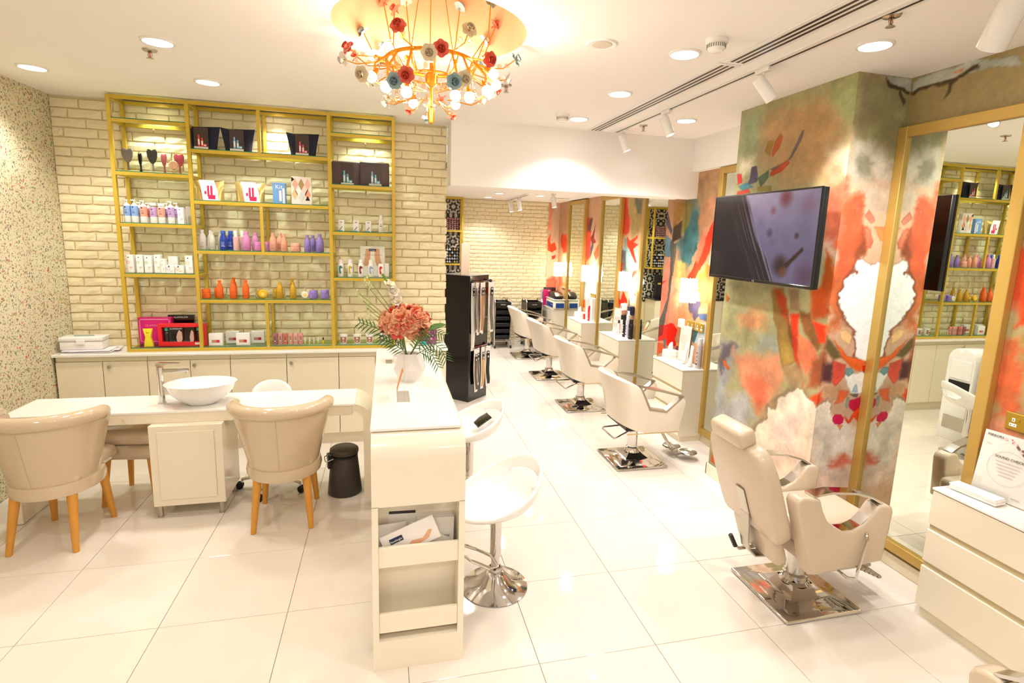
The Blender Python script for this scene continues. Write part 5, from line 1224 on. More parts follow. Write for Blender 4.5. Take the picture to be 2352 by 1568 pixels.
t = carton('carton', 'blue printed carton with silver tube standing between gold pouch and diamond box', 'printed cartons', -.905, F1, zM[3], .105, .176, .05, col=(110, 160, 216))
part('tube_print', lambda b: (b.box(.0, .02, -.0262, -.0255, .02, .11), b.box(.028, .046, -.0262, -.0255, .0, .13)) and None, C((226, 226, 230), .3), t); text('Kit', .05, C((246, 248, 252), .5), t, (0, -.0262, .14), FRONT)
t = carton('carton', 'cream carton with gold, peach and black diamond pattern', 'printed cartons', -.722, F1, zM[3], .165, .236, .05, col=(244, 234, 226))
DI = [(-.05, .17, (238, 176, 150)), (.0, .17, (176, 146, 96)), (.052, .17, (244, 190, 170)), (-.026, .115, (246, 240, 236)), (.026, .115, (232, 216, 208)), (.0, .06, (216, 216, 216)), (.052, .085, (240, 160, 130)), (-.055, .085, (244, 194, 140))]
for x, zz, c in DI: part('diamond', lambda b: b.prism([(x - .025, zz), (x, zz - .05), (x + .025, zz), (x, zz + .05)], -.0262, -.0254, 'y'), C(c, .5), t)
part('black_corner', lambda b: (b.prism([(.03, .035), (.07, .035), (.05, .075)], -.0264, -.0254, 'y'), b.prism([(-.08, .235), (-.055, .21), (-.08, .19)], -.0264, -.0254, 'y')) and None, BLACK, t)

# middle bay, shampoo bottles
SB = 'shampoo bottles on the middle board'
SIL, SGR, ORC, PCH, PUR = (206, 198, 190), (206, 200, 182), (214, 140, 190), (238, 174, 150), (150, 130, 206)
z = zM[2]
for x, y, h, r, c, l in ((-1.535, F1, .17, .029, SIL, 'silver shampoo bottle, leftmost of its board'), (-1.50, B1, .165, .027, (214, 208, 204), 'pale silver bottle behind the leftmost silver one'), (-1.46, F1, .155, .025, SGR, 'greenish silver bottle, second in front'), (-1.42, B1, .162, .026, (196, 192, 190), 'grey silver bottle behind the greenish one'),
        (-1.189, F1, .166, .034, ORC, 'orchid pink shampoo bottle'), (-1.14, B1, .16, .03, ORC, 'orchid pink bottle behind the front orchid one'), (-.975, F1, .160, .03, PCH, 'peach shampoo bottle right of the divider'), (-.935, B1, .16, .03, PCH, 'peach bottle behind the front peach one'), (-.885, F1, .149, .0275, (238, 170, 140), 'peach conditioner bottle beside the peach jar'),
        (-.69, F1, .150, .028, PUR, 'violet shampoo bottle next to the peach jar'), (-.655, B1, .15, .027, PUR, 'violet bottle behind the first violet one'), (-.585, F1, .164, .034, PUR, 'larger violet bottle at the right shelf post')):
    sbottle('shampoo_bottle', l, SB, x, y, z, h, r, c)
BLUEG = M('blue_clear_plastic', (24, 60, 160), .08, noise=.05, coat=.5)
for x, y, l in ((-1.372, F1, 'deep blue glassy bottle in front'), (-1.335, B1 - .02, 'deep blue glassy bottle behind the front one')):
    t = thing('shampoo_bottle', l, 'bottle', (x, y, z), 0, SB); h = .165
    part('body', rnd([(0, 0), (.028, 0), (.031, .006), (.031, h * .5), (.026, h * .68), (.0175, h * .8), (.0175, h * .84), (0, h * .84)]), BLUEG, t, key='bb'); part('cap', rnd([(.0175, h * .84), (.019, h * .85), (.019, h), (0, h)]), C((60, 100, 190), .3), t, key='bbc'); part('label_print', lambda b: label_patch(b, .0314, .03, .075), C((190, 206, 236), .5), t, key='bbl')
for x, y, l in ((-1.273, F1, 'pale pink spray bottle with white nozzle in front'), (-1.245, B1, 'pale pink spray bottle behind the front one')):
    t = thing('spray_bottle', l, 'bottle', (x, y, z), 0, SB); part('body', rnd([(0, 0), (.024, 0), (.025, .005), (.024, .115), (.016, .122), (0, .122)]), C((222, 178, 172), .3), t, key='spb'); part('nozzle', lambda b: (b.cyl(0, 0, .122, .14, .014, 12), b.box(-.016, .010, -.007, .007, .14, .17, .004)) and None, WHITE, t, key='spn')
jar('mask_jar', 'orchid pink jar beside the orchid bottle', SB, -1.098, F1, z, .078, .031, ORC); jar('mask_jar', 'orchid pink jar behind the divider post', SB, -1.045, B1, z, .078, .029, ORC); jar('mask_jar', 'peach jar before the brick wall right of the peach bottles', SB, -.79, F1, z, .077, .045, PCH)
z = zM[1]; OB = 'orange and gold hair products'; ORA, GLD = (240, 106, 40), (204, 160, 44)
jar('mask_jar', 'orange jar, leftmost of its board', OB, -1.534, F1, z, .081, .037, ORA); jar('mask_jar', 'orange jar half hidden behind the first orange bottle', OB, -1.465, B1, z, .08, .032, ORA)
for x, y, h, r, c, l in ((-1.424, F1, .157, .028, ORA, 'orange bottle beside the orange jars'), (-1.335, B1, .172, .026, ORA, 'tallest orange bottle, behind the middle one'), (-1.319, F1, .158, .028, ORA, 'orange bottle in front of the tallest one'), (-1.215, F1, .163, .028, ORA, 'orange bottle, rightmost of the orange ones'),
        (-.933, F1, .148, .028, GLD, 'gold bottle beside the gold jar'), (-.845, B1, .172, .025, GLD, 'taller gold bottle at the back'), (-.824, F1, .151, .027, GLD, 'gold bottle in front of the taller gold one')):
    sbottle('shampoo_bottle', l, OB, x, y, z, h, r, c)
def flask(label, x, y, col, h, r):
    t = thing('oil_flask', label, 'bottle', (x, y, z), 0, OB)
    part('body', lambda b: b.lathe([(0, -.017), (r * .8, -.016), (r, -.008), (r, .008), (r * .8, .016), (0, .017)], 24, mat=Matrix.Translation((0, 0, r)) @ Matrix.Rotation(PI / 2, 4, 'X')), C(col, .2), t, key=('fl', col, r)); part('cap', lambda b: b.cyl(0, 0, 2 * r - .002, h, .010, 12), C((196, 180, 140), .2), t, key=('flc', h, r))
    part('label_print', lambda b: b.lathe([(0, 0), (r * .45, 0)], 18, mat=Matrix.Translation((0, -.0175, r)) @ Matrix.Rotation(PI / 2, 4, 'X')), C((240, 214, 110), .5), t, key=('fll', r))
flask('round yellow oil flask in front', -1.075, F1, (226, 178, 40), .092, .039); flask('round amber oil flask behind the yellow one', -1.115, B1, (206, 160, 50), .099, .036); flask('round white oil flask beside the violet jars', -.722, F1, (240, 232, 220), .095, .033)
jar('mask_jar', 'gold jar behind the first gold bottle', OB, -.985, B1, z, .077, .03, (200, 160, 50)); jar('mask_jar', 'violet jar beside the round white flask', OB, -.65, F1, z, .075, .039, PUR); jar('mask_jar', 'violet jar at the right shelf post', OB, -.553, F1, z, .08, .039, PUR)
z = zM[0]
for x, y, l in ((-1.475, F1, 'white colour-sample carton, front left'), (-1.365, B1, 'white colour-sample carton, second, set back'), (-1.255, F1, 'white colour-sample carton, third, in front'), (-1.155, B1, 'white colour-sample carton at the divider, set back')):
    t = carton('sample_carton', l, 'white colour-sample cartons', x, y, z, .112, .108, .04); part('window', lambda b: b.box(-.032, .032, -.0212, -.0204, .026, .052, .0003), C((196, 140, 120), .3), t, key='scw')
    part('swatch', lambda b: b.box(.006, .030, -.0216, -.0208, .028, .050), C((200, 40, 80), .3), t, key='scs')
for k in range(6):
    c = ((170, 110, 110), (214, 150, 150), (206, 110, 100), (214, 160, 140), (222, 160, 156), (226, 150, 140))[k]; x = -.99 + k * .0435
    t = carton('lip_gloss_carton', '%s pink lip gloss carton in the row right of the divider' % ('first', 'second', 'third', 'fourth', 'fifth', 'last')[k], 'lip gloss cartons', x, F1 + .01 * (k % 2), z, .034, .1, .03, col=c)
    part('window', lambda b: b.box(-.009, .009, -.0158, -.0153, .02, .075), C(tuple(int(v * .8) for v in c), .2), t, key=('lgw', c)); part('dot_print', lambda b: b.lathe([(0, 0), (.006, 0)], 10, mat=Matrix.Translation((0, -.0162, .032)) @ Matrix.Rotation(PI / 2, 4, 'X')), C((240, 226, 220), .4), t, key='lgd')
def polish(label, x, body, cap):
    t = thing('nail_oil_bottle', label, 'bottle', (x, F1, z), 0, 'tiny oil bottles'); part('body', rnd([(0, 0), (.009, 0), (.0098, .004), (.0098, .028), (.004, .034), (0, .034)], 12), C(body, .15), t, key=('nb', body)); part('cap', rnd([(.005, .033), (.006, .058), (0, .058)], 10), C(cap, .3), t, key=('nc', cap))
for k in range(4): polish('tiny white-capped oil bottle, %s of four' % ('first', 'second', 'third', 'last')[k], -.733 + k * .037, (214, 206, 160), (240, 240, 236))
polish('tiny yellow oil bottle with black cap beside the white-capped ones', -.578, (226, 210, 50), (24, 22, 22))

# right bay
z = zR[3]
for x, y, l in ((-.343, 5.265, 'dark starry gift carton with blue products, left'), (-.10, F1, 'dark starry gift carton with blue products, right and in front')):
    t = thing('gift_carton', l, 'box', (x, y, z), 0, 'dark starry gift cartons'); part('carton', lambda b: b.box(-.128, .128, -.025, .025, 0, .208, .012, 3), M('plum_starry_card', (84, 66, 70), .45, noise=.25, nscale=90), t, key='dgc')
    s_ = part('card_sleeve', lambda b: b.box(-.05, .06, -.0275, -.0255, 0, .195), DARKCARD, t, key='dgs'); part('product_print', lambda b: tub_print(b, .13, .19, -.028), C((120, 186, 216), .4), s_, key='dgp'); part('label_print', lambda b: tub_labels(b, .13, .19, -.028), C((240, 242, 246), .5), s_, key='dgl'); part('base_print', lambda b: b.box(-.05, .06, -.0288, -.028, 0, .02), C((236, 226, 216), .5), s_, key='dgb')
z = zR[2]
for x, l in ((-.395, 'small white carton with slanted print, first on its board'), (-.268, 'small white carton with slanted print, second on its board'), (-.16, 'small white carton with slanted print, third on its board')):
    t = carton('small_carton', l, 'small white cartons', x, F1, z, .05, .098, .03); part('print', lambda b: (b.prism([(-.018, .012), (-.01, .012), (.01, .04), (.006, .044)], -.0158, -.0152, 'y'), b.box(-.01, .01, -.0158, -.0152, .078, .084)) and None, C((120, 110, 120), .5), t, key='smp'); part('foot_print', lambda b: b.box(-.025, .01, -.0158, -.0152, .0, .008), C((90, 170, 190), .4), t, key='smf')
t = thing('foam_bottle', 'slim white bottle with dark slanted print at the right post', 'bottle', (-.05, F1, z)); part('body', rnd([(0, 0), (.019, 0), (.02, .004), (.02, .11), (.012, .12), (0, .12)]), WHITE, t); part('cap', rnd([(.013, .118), (.015, .125), (.014, .155), (0, .157)]), WHITE, t); part('print', lambda b: label_patch(b, .0206, .05, .085, .4, 2), INK, t)
z = zR[1]
t = thing('foot_poster', 'white poster with two bare feet printed footlogix behind the foam bottles', 'poster', (-.13, 5.335, z), 0)
part('sheet', lambda b: b.box(-.112, .112, -.003, .003, 0, .278), C((244, 238, 230), .4), t)
for sx in (-1, 1): part('foot_print', lambda b: b.prism([(sx * .018, .255), (sx * .062, .255), (sx * .07, .17), (sx * .085, .11), (sx * .07, .09), (sx * .035, .10), (sx * .022, .15)], -.0042, -.0034, 'y'), SKIN, t)
part('logo_print', lambda b: b.box(-.032, .032, -.005, -.0043, .232, .254), NAVYINK, t); text('footlogix', .014, C((240, 240, 244), .5), t, (0, -.0052, .243), FRONT)
part('tagline_print', lambda b: b.box(-.085, .085, -.0042, -.0036, .196, .1985), C((120, 110, 110), .6), t)
for x, c, l in ((-.408, (40, 130, 130), 'white foam bottle with teal foot mark, first in its row'), (-.325, (200, 180, 40), 'white foam bottle with yellow foot mark, second in its row'), (-.231, (130, 40, 60), 'white foam bottle with maroon foot mark, third in its row'), (-.142, (140, 170, 210), 'white foam bottle with pale blue foot mark, fourth in its row')):
    t = thing('foam_bottle', l, 'bottle', (x, F1, z), 0, 'white foot foam bottles'); part('body', rnd([(0, 0), (.023, 0), (.0245, .005), (.0245, .115), (.018, .126), (0, .126)]), WHITE, t, key='fbb'); part('cap', rnd([(.019, .125), (.02, .13), (.019, .152), (.012, .157), (0, .157)]), WHITE, t, key='fbc')
    part('foot_mark', lambda b: b.prism([(-.012, .03), (.0, .026), (.004, .04), (-.003, .06), (.0, .075), (.012, .082), (.008, .098), (-.010, .10), (-.016, .08)], -.0258, -.0252, 'y'), C(c, .4), t, key=('fbm', c)); part('name_print', lambda b: b.box(-.002, .016, -.0256, -.025, .078, .088), NAVYINK, t, key='fbn')
t = carton('foam_carton', 'white carton with red foot mark at the right post', 'white foot cartons', -.052, F1, z, .046, .122, .045); part('foot_mark', lambda b: b.prism([(-.012, .03), (.0, .026), (.004, .04), (-.003, .06), (.0, .075), (.012, .082), (.008, .098), (-.010, .10), (-.016, .08)], -.0236, -.0228, 'y'), C((206, 40, 40), .4), t)
carton('foam_carton', 'white carton behind the red foot mark carton', 'white foot cartons', -.0, B1, z, .04, .12, .045)
z = zR[0]
for k, x in enumerate((-.398, -.275, -.163, -.05)):
    t = thing('scrub_tub', 'white tub with leafy red label, %s' % ('leftmost of four', 'second of four', 'third of four', 'behind the palm leaves')[k], 'tub', (x, F1, z), 0, 'white tubs with leafy labels')
    part('tub', rnd([(0, 0), (.027, 0), (.034, .074), (.0, .074)], 22), WHITE, t, key='tbb'); part('lid', rnd([(.036, .072), (.037, .076), (.036, .084), (0, .084)], 22), WHITE, t, key='tbl')
    part('leaf_print', lambda b: b.add([((.0285 + .0055 * f) * math.cos(a), (.0285 + .0055 * f) * math.sin(a), .012 + .052 * f) for f in (0, 1) for a in [-2.5 + .37 * i for i in range(6)]], [(i, i + 1, i + 7, i + 6) for i in range(5)]), M('leafy_print', (170, 120, 90), .5, noise=.8, nscale=60), t, key='tbp')
    part('label_print', lambda b: b.add([((.029 + .0055 * f) * math.cos(a), (.029 + .0055 * f) * math.sin(a), .018 + .04 * f) for f in (0, 1) for a in [-1.85 + .28 * i for i in range(3)]], [(i, i + 1, i + 4, i + 3) for i in range(2)]), C((246, 238, 230), .5), t, key='tbq')
    part('name_print', lambda b: b.add([((.0293 + .0055 * f) * math.cos(a), (.0293 + .0055 * f) * math.sin(a), .018 + .04 * f) for f in (.3, .62) for a in [-1.8 + .23 * i for i in range(3)]], [(i, i + 1, i + 4, i + 3) for i in range(2)]), C((200, 60, 50), .5), t, key='tbr')
# ------------------------------------------------------------------ mirrors on the right wall
def mirror(label, y0, y1, z0, z1, fw=.062):
    t = thing('wall_mirror', label, 'mirror', (XR, y0, 0), 0, 'gold framed wall mirrors'); L = y1 - y0; d0, d1 = -.052, -.004
    def fr(b):
        b.box(d0, d1, 0, fw, z0, z1, .003); b.box(d0, d1, L - fw, L, z0, z1, .003); b.box(d0, d1, fw, L - fw, z0, z0 + fw, .003); b.box(d0, d1, fw, L - fw, z1 - fw, z1, .003)
    part('frame', fr, GOLDF, t); part('glass', lambda b: b.box(-.030, -.026, fw - .004, L - fw + .004, z0 + fw - .004, z1 - fw + .004), MIRROR, t, angle=0)
mirror('tall gold-framed mirror beside the near drawers, reflecting the gold shelf', 2.05, 2.80, .12, 2.70)
mirror('tall gold-framed mirror between the mural column and the drawers with the spray can', 3.90, 4.63, .085, 2.672)
mirror('gold-framed mirror reflecting the black and white tiles', 5.46, 6.17, .085, 2.585); mirror('gold-framed mirror beside the drawers with the tissue box, second from the far wall', 6.80, 7.52, .085, 2.585); mirror('gold-framed mirror closest to the far brick wall', 8.16, 8.98, .085, 2.585)

# drawer units
def drawers(label, y0, y1, items=True):
    t = thing('drawer_unit', label, 'drawers', (2.80, y0, 0), 0, 'cream drawer units'); L = y1 - y0; D_ = XR - 2.80 - .016
    part('carcass', lambda b: b.box(.018, D_, 0, L, .055, .715), CREAM, t); part('plinth', lambda b: b.box(.03, D_, .01, L - .01, 0, .055), CREAM2, t)
    part('top', lambda b: b.box(-.004, D_, -.003, L + .003, .728, .74, .002), WHITETOP, t); part('top_gap', lambda b: b.box(.012, D_, .004, L - .004, .715, .728), CREAM2, t)
    for z0, z1 in ((.065, .296), (.326, .506), (.536, .722)): part('drawer', lambda b: b.box(0, .0175, .0, L, z0, z1, .003), CREAM, t)
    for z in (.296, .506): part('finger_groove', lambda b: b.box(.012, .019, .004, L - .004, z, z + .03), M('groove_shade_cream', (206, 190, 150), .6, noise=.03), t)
drawers('cream three-drawer unit in the lower right corner with a placard on it', .85, 2.075); drawers('cream drawer unit by the nearest styling chair, tubes and spray can on it', 4.60, 5.20)
drawers('cream drawer unit with black spray cans on its white top', 6.12, 6.76); drawers('cream drawer unit with tissue box and red bottles on its white top', 7.47, 8.10); drawers('cream drawer unit farthest back, under the blue-fronted steamer', 8.93, 9.56)

# sconces
def sconce(label, y, z=1.49):
    t = thing('wall_lamp', label, 'lamp', (2.97, y, z), 0, 'lit white wall lamps')
    part('shade', lambda b: b.lathe([(.072, -.11), (.076, 0), (.072, .11), (.068, .11), (.07, 0), (.068, -.11)], 24), SHADE, t, key='lsh')
    def strands(b):
        for k in range(40):
            a = 2 * PI * k / 40; q = Vector((.0785 * math.cos(a), .0785 * math.sin(a), 0)); e = .006 * math.sin(k * 2.4)
            b.tube([q + Vector((0, 0, .118 + e)), q + Vector((0, 0, -.116 - e))], .0034, 5)
    part('glass_strands', strands, SHADE, t, key='lst'); part('wall_bracket', lambda b: (b.tube([(.06, 0, 0), (XR - 2.97, 0, 0)], .008, 8), b.lathe([(0, -.012), (.03, -.01), (.03, 0), (0, 0)], 16, mat=Matrix.Translation((XR - 2.97, 0, 0)) @ Matrix.Rotation(-PI / 2, 4, 'Y'))) and None, BRASS, t, key='lbr')
    light('sconce_glow', 'POINT', (2.955, y, z), 9, (1, .90, .76), shadow_soft_size=.085)
sconce('lit white wall lamp on the mural beside the nearest styling chair', 4.90); sconce('lit white wall lamp over the drawers with black spray cans', 6.42, 1.45); sconce('lit white wall lamp over the drawers with the tissue box', 7.80, 1.45); sconce('lit white wall lamp over the steamer in the far corner', 9.22, 1.42)
# sockets
def socket(label, y, z, kind='double', x=XR - .004, w_=.146, h=.088):
    t = thing('wall_socket', label, 'socket', (x, y, z), 0, 'brass wall sockets')
    part('plate', lambda b: b.box(-.009, 0, -w_ / 2, w_ / 2, -h / 2, h / 2, .002), BRASS, t)
    n = 2 if kind == 'double' else 4
    for k in range(n):
        yy = (-w_ / 4 + k * w_ / 2) if n == 2 else -w_ * .375 + k * w_ * .25
        part('insert', lambda b: (b.box(-.0105, -.008, yy - .017, yy + .017, -.026, -.010, .001), b.box(-.0105, -.008, yy - .007, yy + .007, .0, .018, .001)) and None, WHITE, t)
        part('pin_holes', lambda b: (b.box(-.0112, -.010, yy - .012, yy - .006, -.0195, -.0165), b.box(-.0112, -.010, yy + .006, yy + .012, -.0195, -.0165), b.box(-.0112, -.010, yy - .0018, yy + .0018, .005, .013)) and None, INK, t)
        if n == 2: part('switch', lambda b: b.box(-.012, -.008, yy - .028 if k else yy + .020, yy - .020 if k else yy + .028, .004, .020, .001), BRASS, t)
socket('brass double socket on the mural at the right edge, above the placard', 1.905, 1.135); socket('brass double socket nearest the fourth mirror', 4.80, 1.125); socket('brass double socket between adaptor and the other socket', 4.975, 1.12); socket('wide brass four-gang socket over the tissue box drawers', 7.75, 1.10, 'four', w_=.2); socket('wide brass four-gang socket above the steamer', 9.15, 1.12, 'four', w_=.24)
t = thing('plug_adaptor', 'white plug adaptor beside the brass sockets near the nearest chair', 'adaptor', (XR - .005, 5.115, 1.12)); part('body', lambda b: b.box(-.05, 0, -.035, .035, -.045, .045, .006), WHITE, t); part('outlet', lambda b: b.box(-.052, -.049, -.02, .02, -.025, .02, .002), C((214, 204, 196), .4), t)
t = thing('plug_adaptor', 'white plug adaptor above the black spray cans', 'adaptor', (XR - .02, 6.56, 1.10)); part('body', lambda b: b.box(-.05, .015, -.035, .035, -.045, .045, .006), WHITE, t); part('outlet', lambda b: b.box(-.052, -.049, -.015, .015, -.02, .02, .002), C((140, 130, 124), .4), t)
t = thing('wall_bracket_tin', 'dark blue and white tin on the wall beside the adaptor above the spray cans', 'tin', (XR - .02, 6.34, 1.08)); part('tin', lambda b: b.box(-.05, .015, -.04, .04, -.055, .06, .006), C((34, 46, 80), .3), t); part('label', lambda b: b.box(-.053, -.049, -.045, .02, -.06, .0, .002), C((206, 220, 240), .4), t)

# television on the mural column
t = thing('television', 'wide flat black television on the mural column showing dark hair on lilac', 'television', (2.54, 3.338, 2.02))
TW, TH = 1.095, .625
part('housing', lambda b: b.box(.004, .042, -TW / 2 + .002, TW / 2 - .002, -TH / 2 + .002, TH / 2 - .002, .006, 2), BLACK, t)
part('bezel', lambda b: (b.box(-.012, .004, -TW / 2, TW / 2, TH / 2 - .012, TH / 2, .002), b.box(-.012, .004, -TW / 2, TW / 2, -TH / 2, -TH / 2 + .022, .002), b.box(-.012, .004, -TW / 2, -TW / 2 + .010, -TH / 2 + .02, TH / 2 - .01, .002), b.box(-.012, .004, TW / 2 - .010, TW / 2, -TH / 2 + .02, TH / 2 - .01, .002)) and None, BLACKG, t)
part('wall_mount', lambda b: b.box(.042, .149, -.2, .2, -.15, .15, .004), BLACK, t)
text('LG', .018, C((170, 170, 172), .3), t, (-.0126, 0, -TH / 2 + .011), LEFTF)
part('rear_cover', lambda b: b.box(.04, .062, -.36, .36, -.3, -.05, .006), BLACK, t)
def scr(u, v):       # u 0 = far (picture left) .. 1 near, v 0 bottom .. 1 top
    s_ = u * 1.77; z_ = v; n = fbm(s_ * 5, z_ * 5, 70); n2 = fbm(s_ * 2.2, z_ * 2.2, 71)
    lil = np.stack([92 + 96 * n2 + 26 * v, 84 + 84 * n2 + 22 * v, 124 + 84 * n2], -1)
    for (cx, cy, r, c, a) in ((1.28, .93, .10, (120, 50, 50), .8), (1.62, .85, .10, (140, 90, 110), .6), (1.10, .80, .05, (150, 60, 60), .5), (1.50, .52, .035, (70, 30, 40), .8), (1.30, .19, .12, (60, 34, 30), .95), (1.34, .12, .06, (150, 84, 40), .8), (1.68, .10, .16, (110, 70, 90), .7), (1.08, .55, .05, (70, 60, 80), .6)):
        d = np.hypot(s_ - cx, z_ - cy) / r; k = np.clip(1.3 - d, 0, 1)[..., None] * a; lil = lil * (1 - k) + np.array(c, float) * k
    k = np.clip(1 - np.abs(poly_sd(s_, z_, [(1.36, .2), (1.60, .40), (1.62, .37), (1.40, .17)])) / .02, 0, 1); k = np.where(poly_sd(s_, z_, [(1.36, .2), (1.60, .40), (1.62, .37), (1.40, .17)]) < 0, 1, k * .3)[..., None]
    lil = lil * (1 - k) + np.array((70, 34, 24.)) * k
    edge = .60 + .62 * (1 - v) ** 1.15 + .02 * np.sin(v * 9); d = edge - s_ * .97
    str_ = fbm((s_ - .55 * (1 - v) ** 1.1) * 60, z_ * 1.4, 77, 3); fr = np.clip(d / .42, 0, 1) ** .8
    dark = np.stack([34 + 26 * v + 10 * n, 27 + 20 * v + 8 * n, 26 + 14 * v + 6 * n], -1)
    hair = np.clip((str_ - .50) * 9, 0, 1) * np.clip(1 - fr, 0, 1) * np.clip(1.25 - v, 0, 1)
    dark = dark + hair[..., None] * np.array((150, 142, 170.))
    m = np.clip(d / .05 + (str_ - .5) * 4 * np.clip(1 - np.abs(d) / .12, 0, 1), 0, 1)[..., None]
    c = lil * (1 - m) + dark * m
    return np.clip(c * (.75 + .25 * v)[..., None], 0, 255)
sc_ = painted_sheet('screen', (-.0095, TW / 2 - .010, -TH / 2 + .022), (0, -TW + .02, 0), (0, 0, TH - .034), 220, 124, scr, SCREEN, t)

# ------------------------------------------------------------------ styling chairs
def square_base(b, s_, h0=.022, hz=.095, r=.05, n=9):
    b.box(-s_, s_, -s_, s_, 0, h0, .012, 3)
    m = 4; prof = []
    for k in range(n + 1):
        f = k / n; prof.append((s_ * .93 * (1 - f) + r * f, h0 - .002 + (hz - h0) * (f ** 2.2)))
    vs = []
    for q, z in prof:
        f = (q - r) / (s_ * .93 - r); vs += [(q * sx * (1 if True else 0), q * sy, z) for sx, sy in ((-1, -1), (1, -1), (1, 1), (-1, 1))]
    b.add(vs, [(k * 4 + j, k * 4 + (j + 1) % 4, (k + 1) * 4 + (j + 1) % 4, (k + 1) * 4 + j) for k in range(n) for j in range(4)])
def styling_chair(label, loc, rz):
    t = thing('styling_chair', label, 'chair', loc, rz, 'ivory styling chairs')
    part('base', lambda b: square_base(b, .24), CHROME, t, key='sc_base')
    part('hydraulic_column', lambda b: b.lathe([(.075, .085), (.062, .10), (.056, .125), (.044, .13), (.044, .30), (.05, .305), (.05, .345), (0, .345)], 24), CHROME, t, key='sc_col')
    part('pump_lever', lambda b: b.tube([(-.04, .015, .335), (-.10, .02, .325), (-.29, .0, .325), (-.31, -.02, .318), (-.245, -.12, .262), (-.22, -.125, .262), (-.10, -.09, .30), (-.045, -.05, .315)], .008, 8), CHROME, t, key='sc_lever')
    def shell(b):
        nT, W_ = 21, .285; rings = []
        for i in range(nT):
            a = -1 + 2 * i / (nT - 1); th = a * PI / 2; c_, s_ = math.cos(th), math.sin(th)
            zt = .755 + .098 * c_ ** .8 if c_ > 1e-6 else .755; zb = .375 + .035 * c_
            ring = []
            for off, zz, bot in ((0, zb, 1), (0, zb * .45 + zt * .55, .45), (0, zt - .014, 0), (.016, zt, 0), (.042, zt, 0), (.058, zt - .016, 0), (.056, .45, 1), (.056, zb + .004, 1)):
                rx = (.255 * (1 - bot) + .105 * bot) if bot < 1 else .125
                ring.append((-.10 - max(.0, (rx - off)) * c_, (W_ - off) * s_, zz))
            rings.append(ring)
        m = 8; vs = [p for r in rings for p in r]; fs = [(i * m + j, i * m + (j + 1) % m, (i + 1) * m + (j + 1) % m, (i + 1) * m + j) for i in range(nT - 1) for j in range(m)]
        b.add(vs, fs + [tuple(range(m)), tuple((nT - 1) * m + j for j in range(m))])
    part('backrest', shell, LEATHER2, t, key='sc_shell', angle=55)
    OUT = [(-.102, .754), (-.082, .748), (0, .558), (.155, .531), (.302, .650), (.318, .646), (.333, .625), (.336, .60), (.284, .352), (-.02, .352), (-.102, .376)]
    for sy in (-1, 1):
        part('side_panel', lambda b: b.prism(OUT, sy * .285, sy * .229, 'y', .006), LEATHER2, t, key='sc_side%d' % sy)
        part('arm_frame', lambda b: b.ribbon([(x, z, sy * .257) for x, z in ((-.096, .760), (.10, .722), (.306, .664), (.155, .536), (.002, .563))], .060, .022), STEEL, t, key='sc_arm%d' % sy, angle=0, label='polished steel arm loop')
        part('side_trim', lambda b: b.box(-.20, .284, sy * .287, sy * .283, .348, .356), M('tan_edge', (190, 160, 110), .5, noise=.05), t, key='sc_trim%d' % sy)
    part('seat', lambda b: b.box(-.16, .31, -.228, .228, .40, .50, .03, 3), LEATHER2, t, key='sc_seat', angle=60)
    part('seat_pan', lambda b: b.box(-.17, .26, -.21, .21, .345, .40, .01), BLACK, t, key='sc_pan')
    def foot(b):
        for sy in (-.02, .02): b.tube([(.20, sy, .36), (.27, sy, .27), (.39, sy, .085), (.42, sy, .075)], .009, 8)
    part('footrest_arm', foot, CHROME, t, key='sc_foot')
    def pad(b):
        for sy in (-.085, .085):
            b.lathe([(0, .078), (.075, .075), (.08, .068), (.07, .06), (0, .062)], 20, (.47 + (.05 if sy < 0 else -.02), sy, 0), sx=1.1, sy=1.)
            for k in range(4): b.lathe([(.02 + k * .015, .0785), (.024 + k * .015, .081), (.028 + k * .015, .0785)], 18, (.47 + (.05 if sy < 0 else -.02), sy, 0), sx=1.1)
        b.box(.38, .46, -.05, .05, .062, .074, .006)
    part('foot_plate', pad, STEEL, t, key='sc_pad')
    part('valve_knob', lambda b: b.tube([(.05, 0, .325), (.08, -.02, .325)], .010, 8), STEEL, t, key='sc_valve')
for x, y, l in ((2.16, 4.29, 'ivory styling chair on a square chrome base, nearest of the row'), (2.23, 5.86, 'ivory styling chair, second from the front in the row'), (2.26, 7.26, 'ivory styling chair, third from the front in the row'), (2.27, 8.56, 'ivory styling chair farthest back, by the black trolleys')):
    styling_chair(l, (x, y, 0), 0)

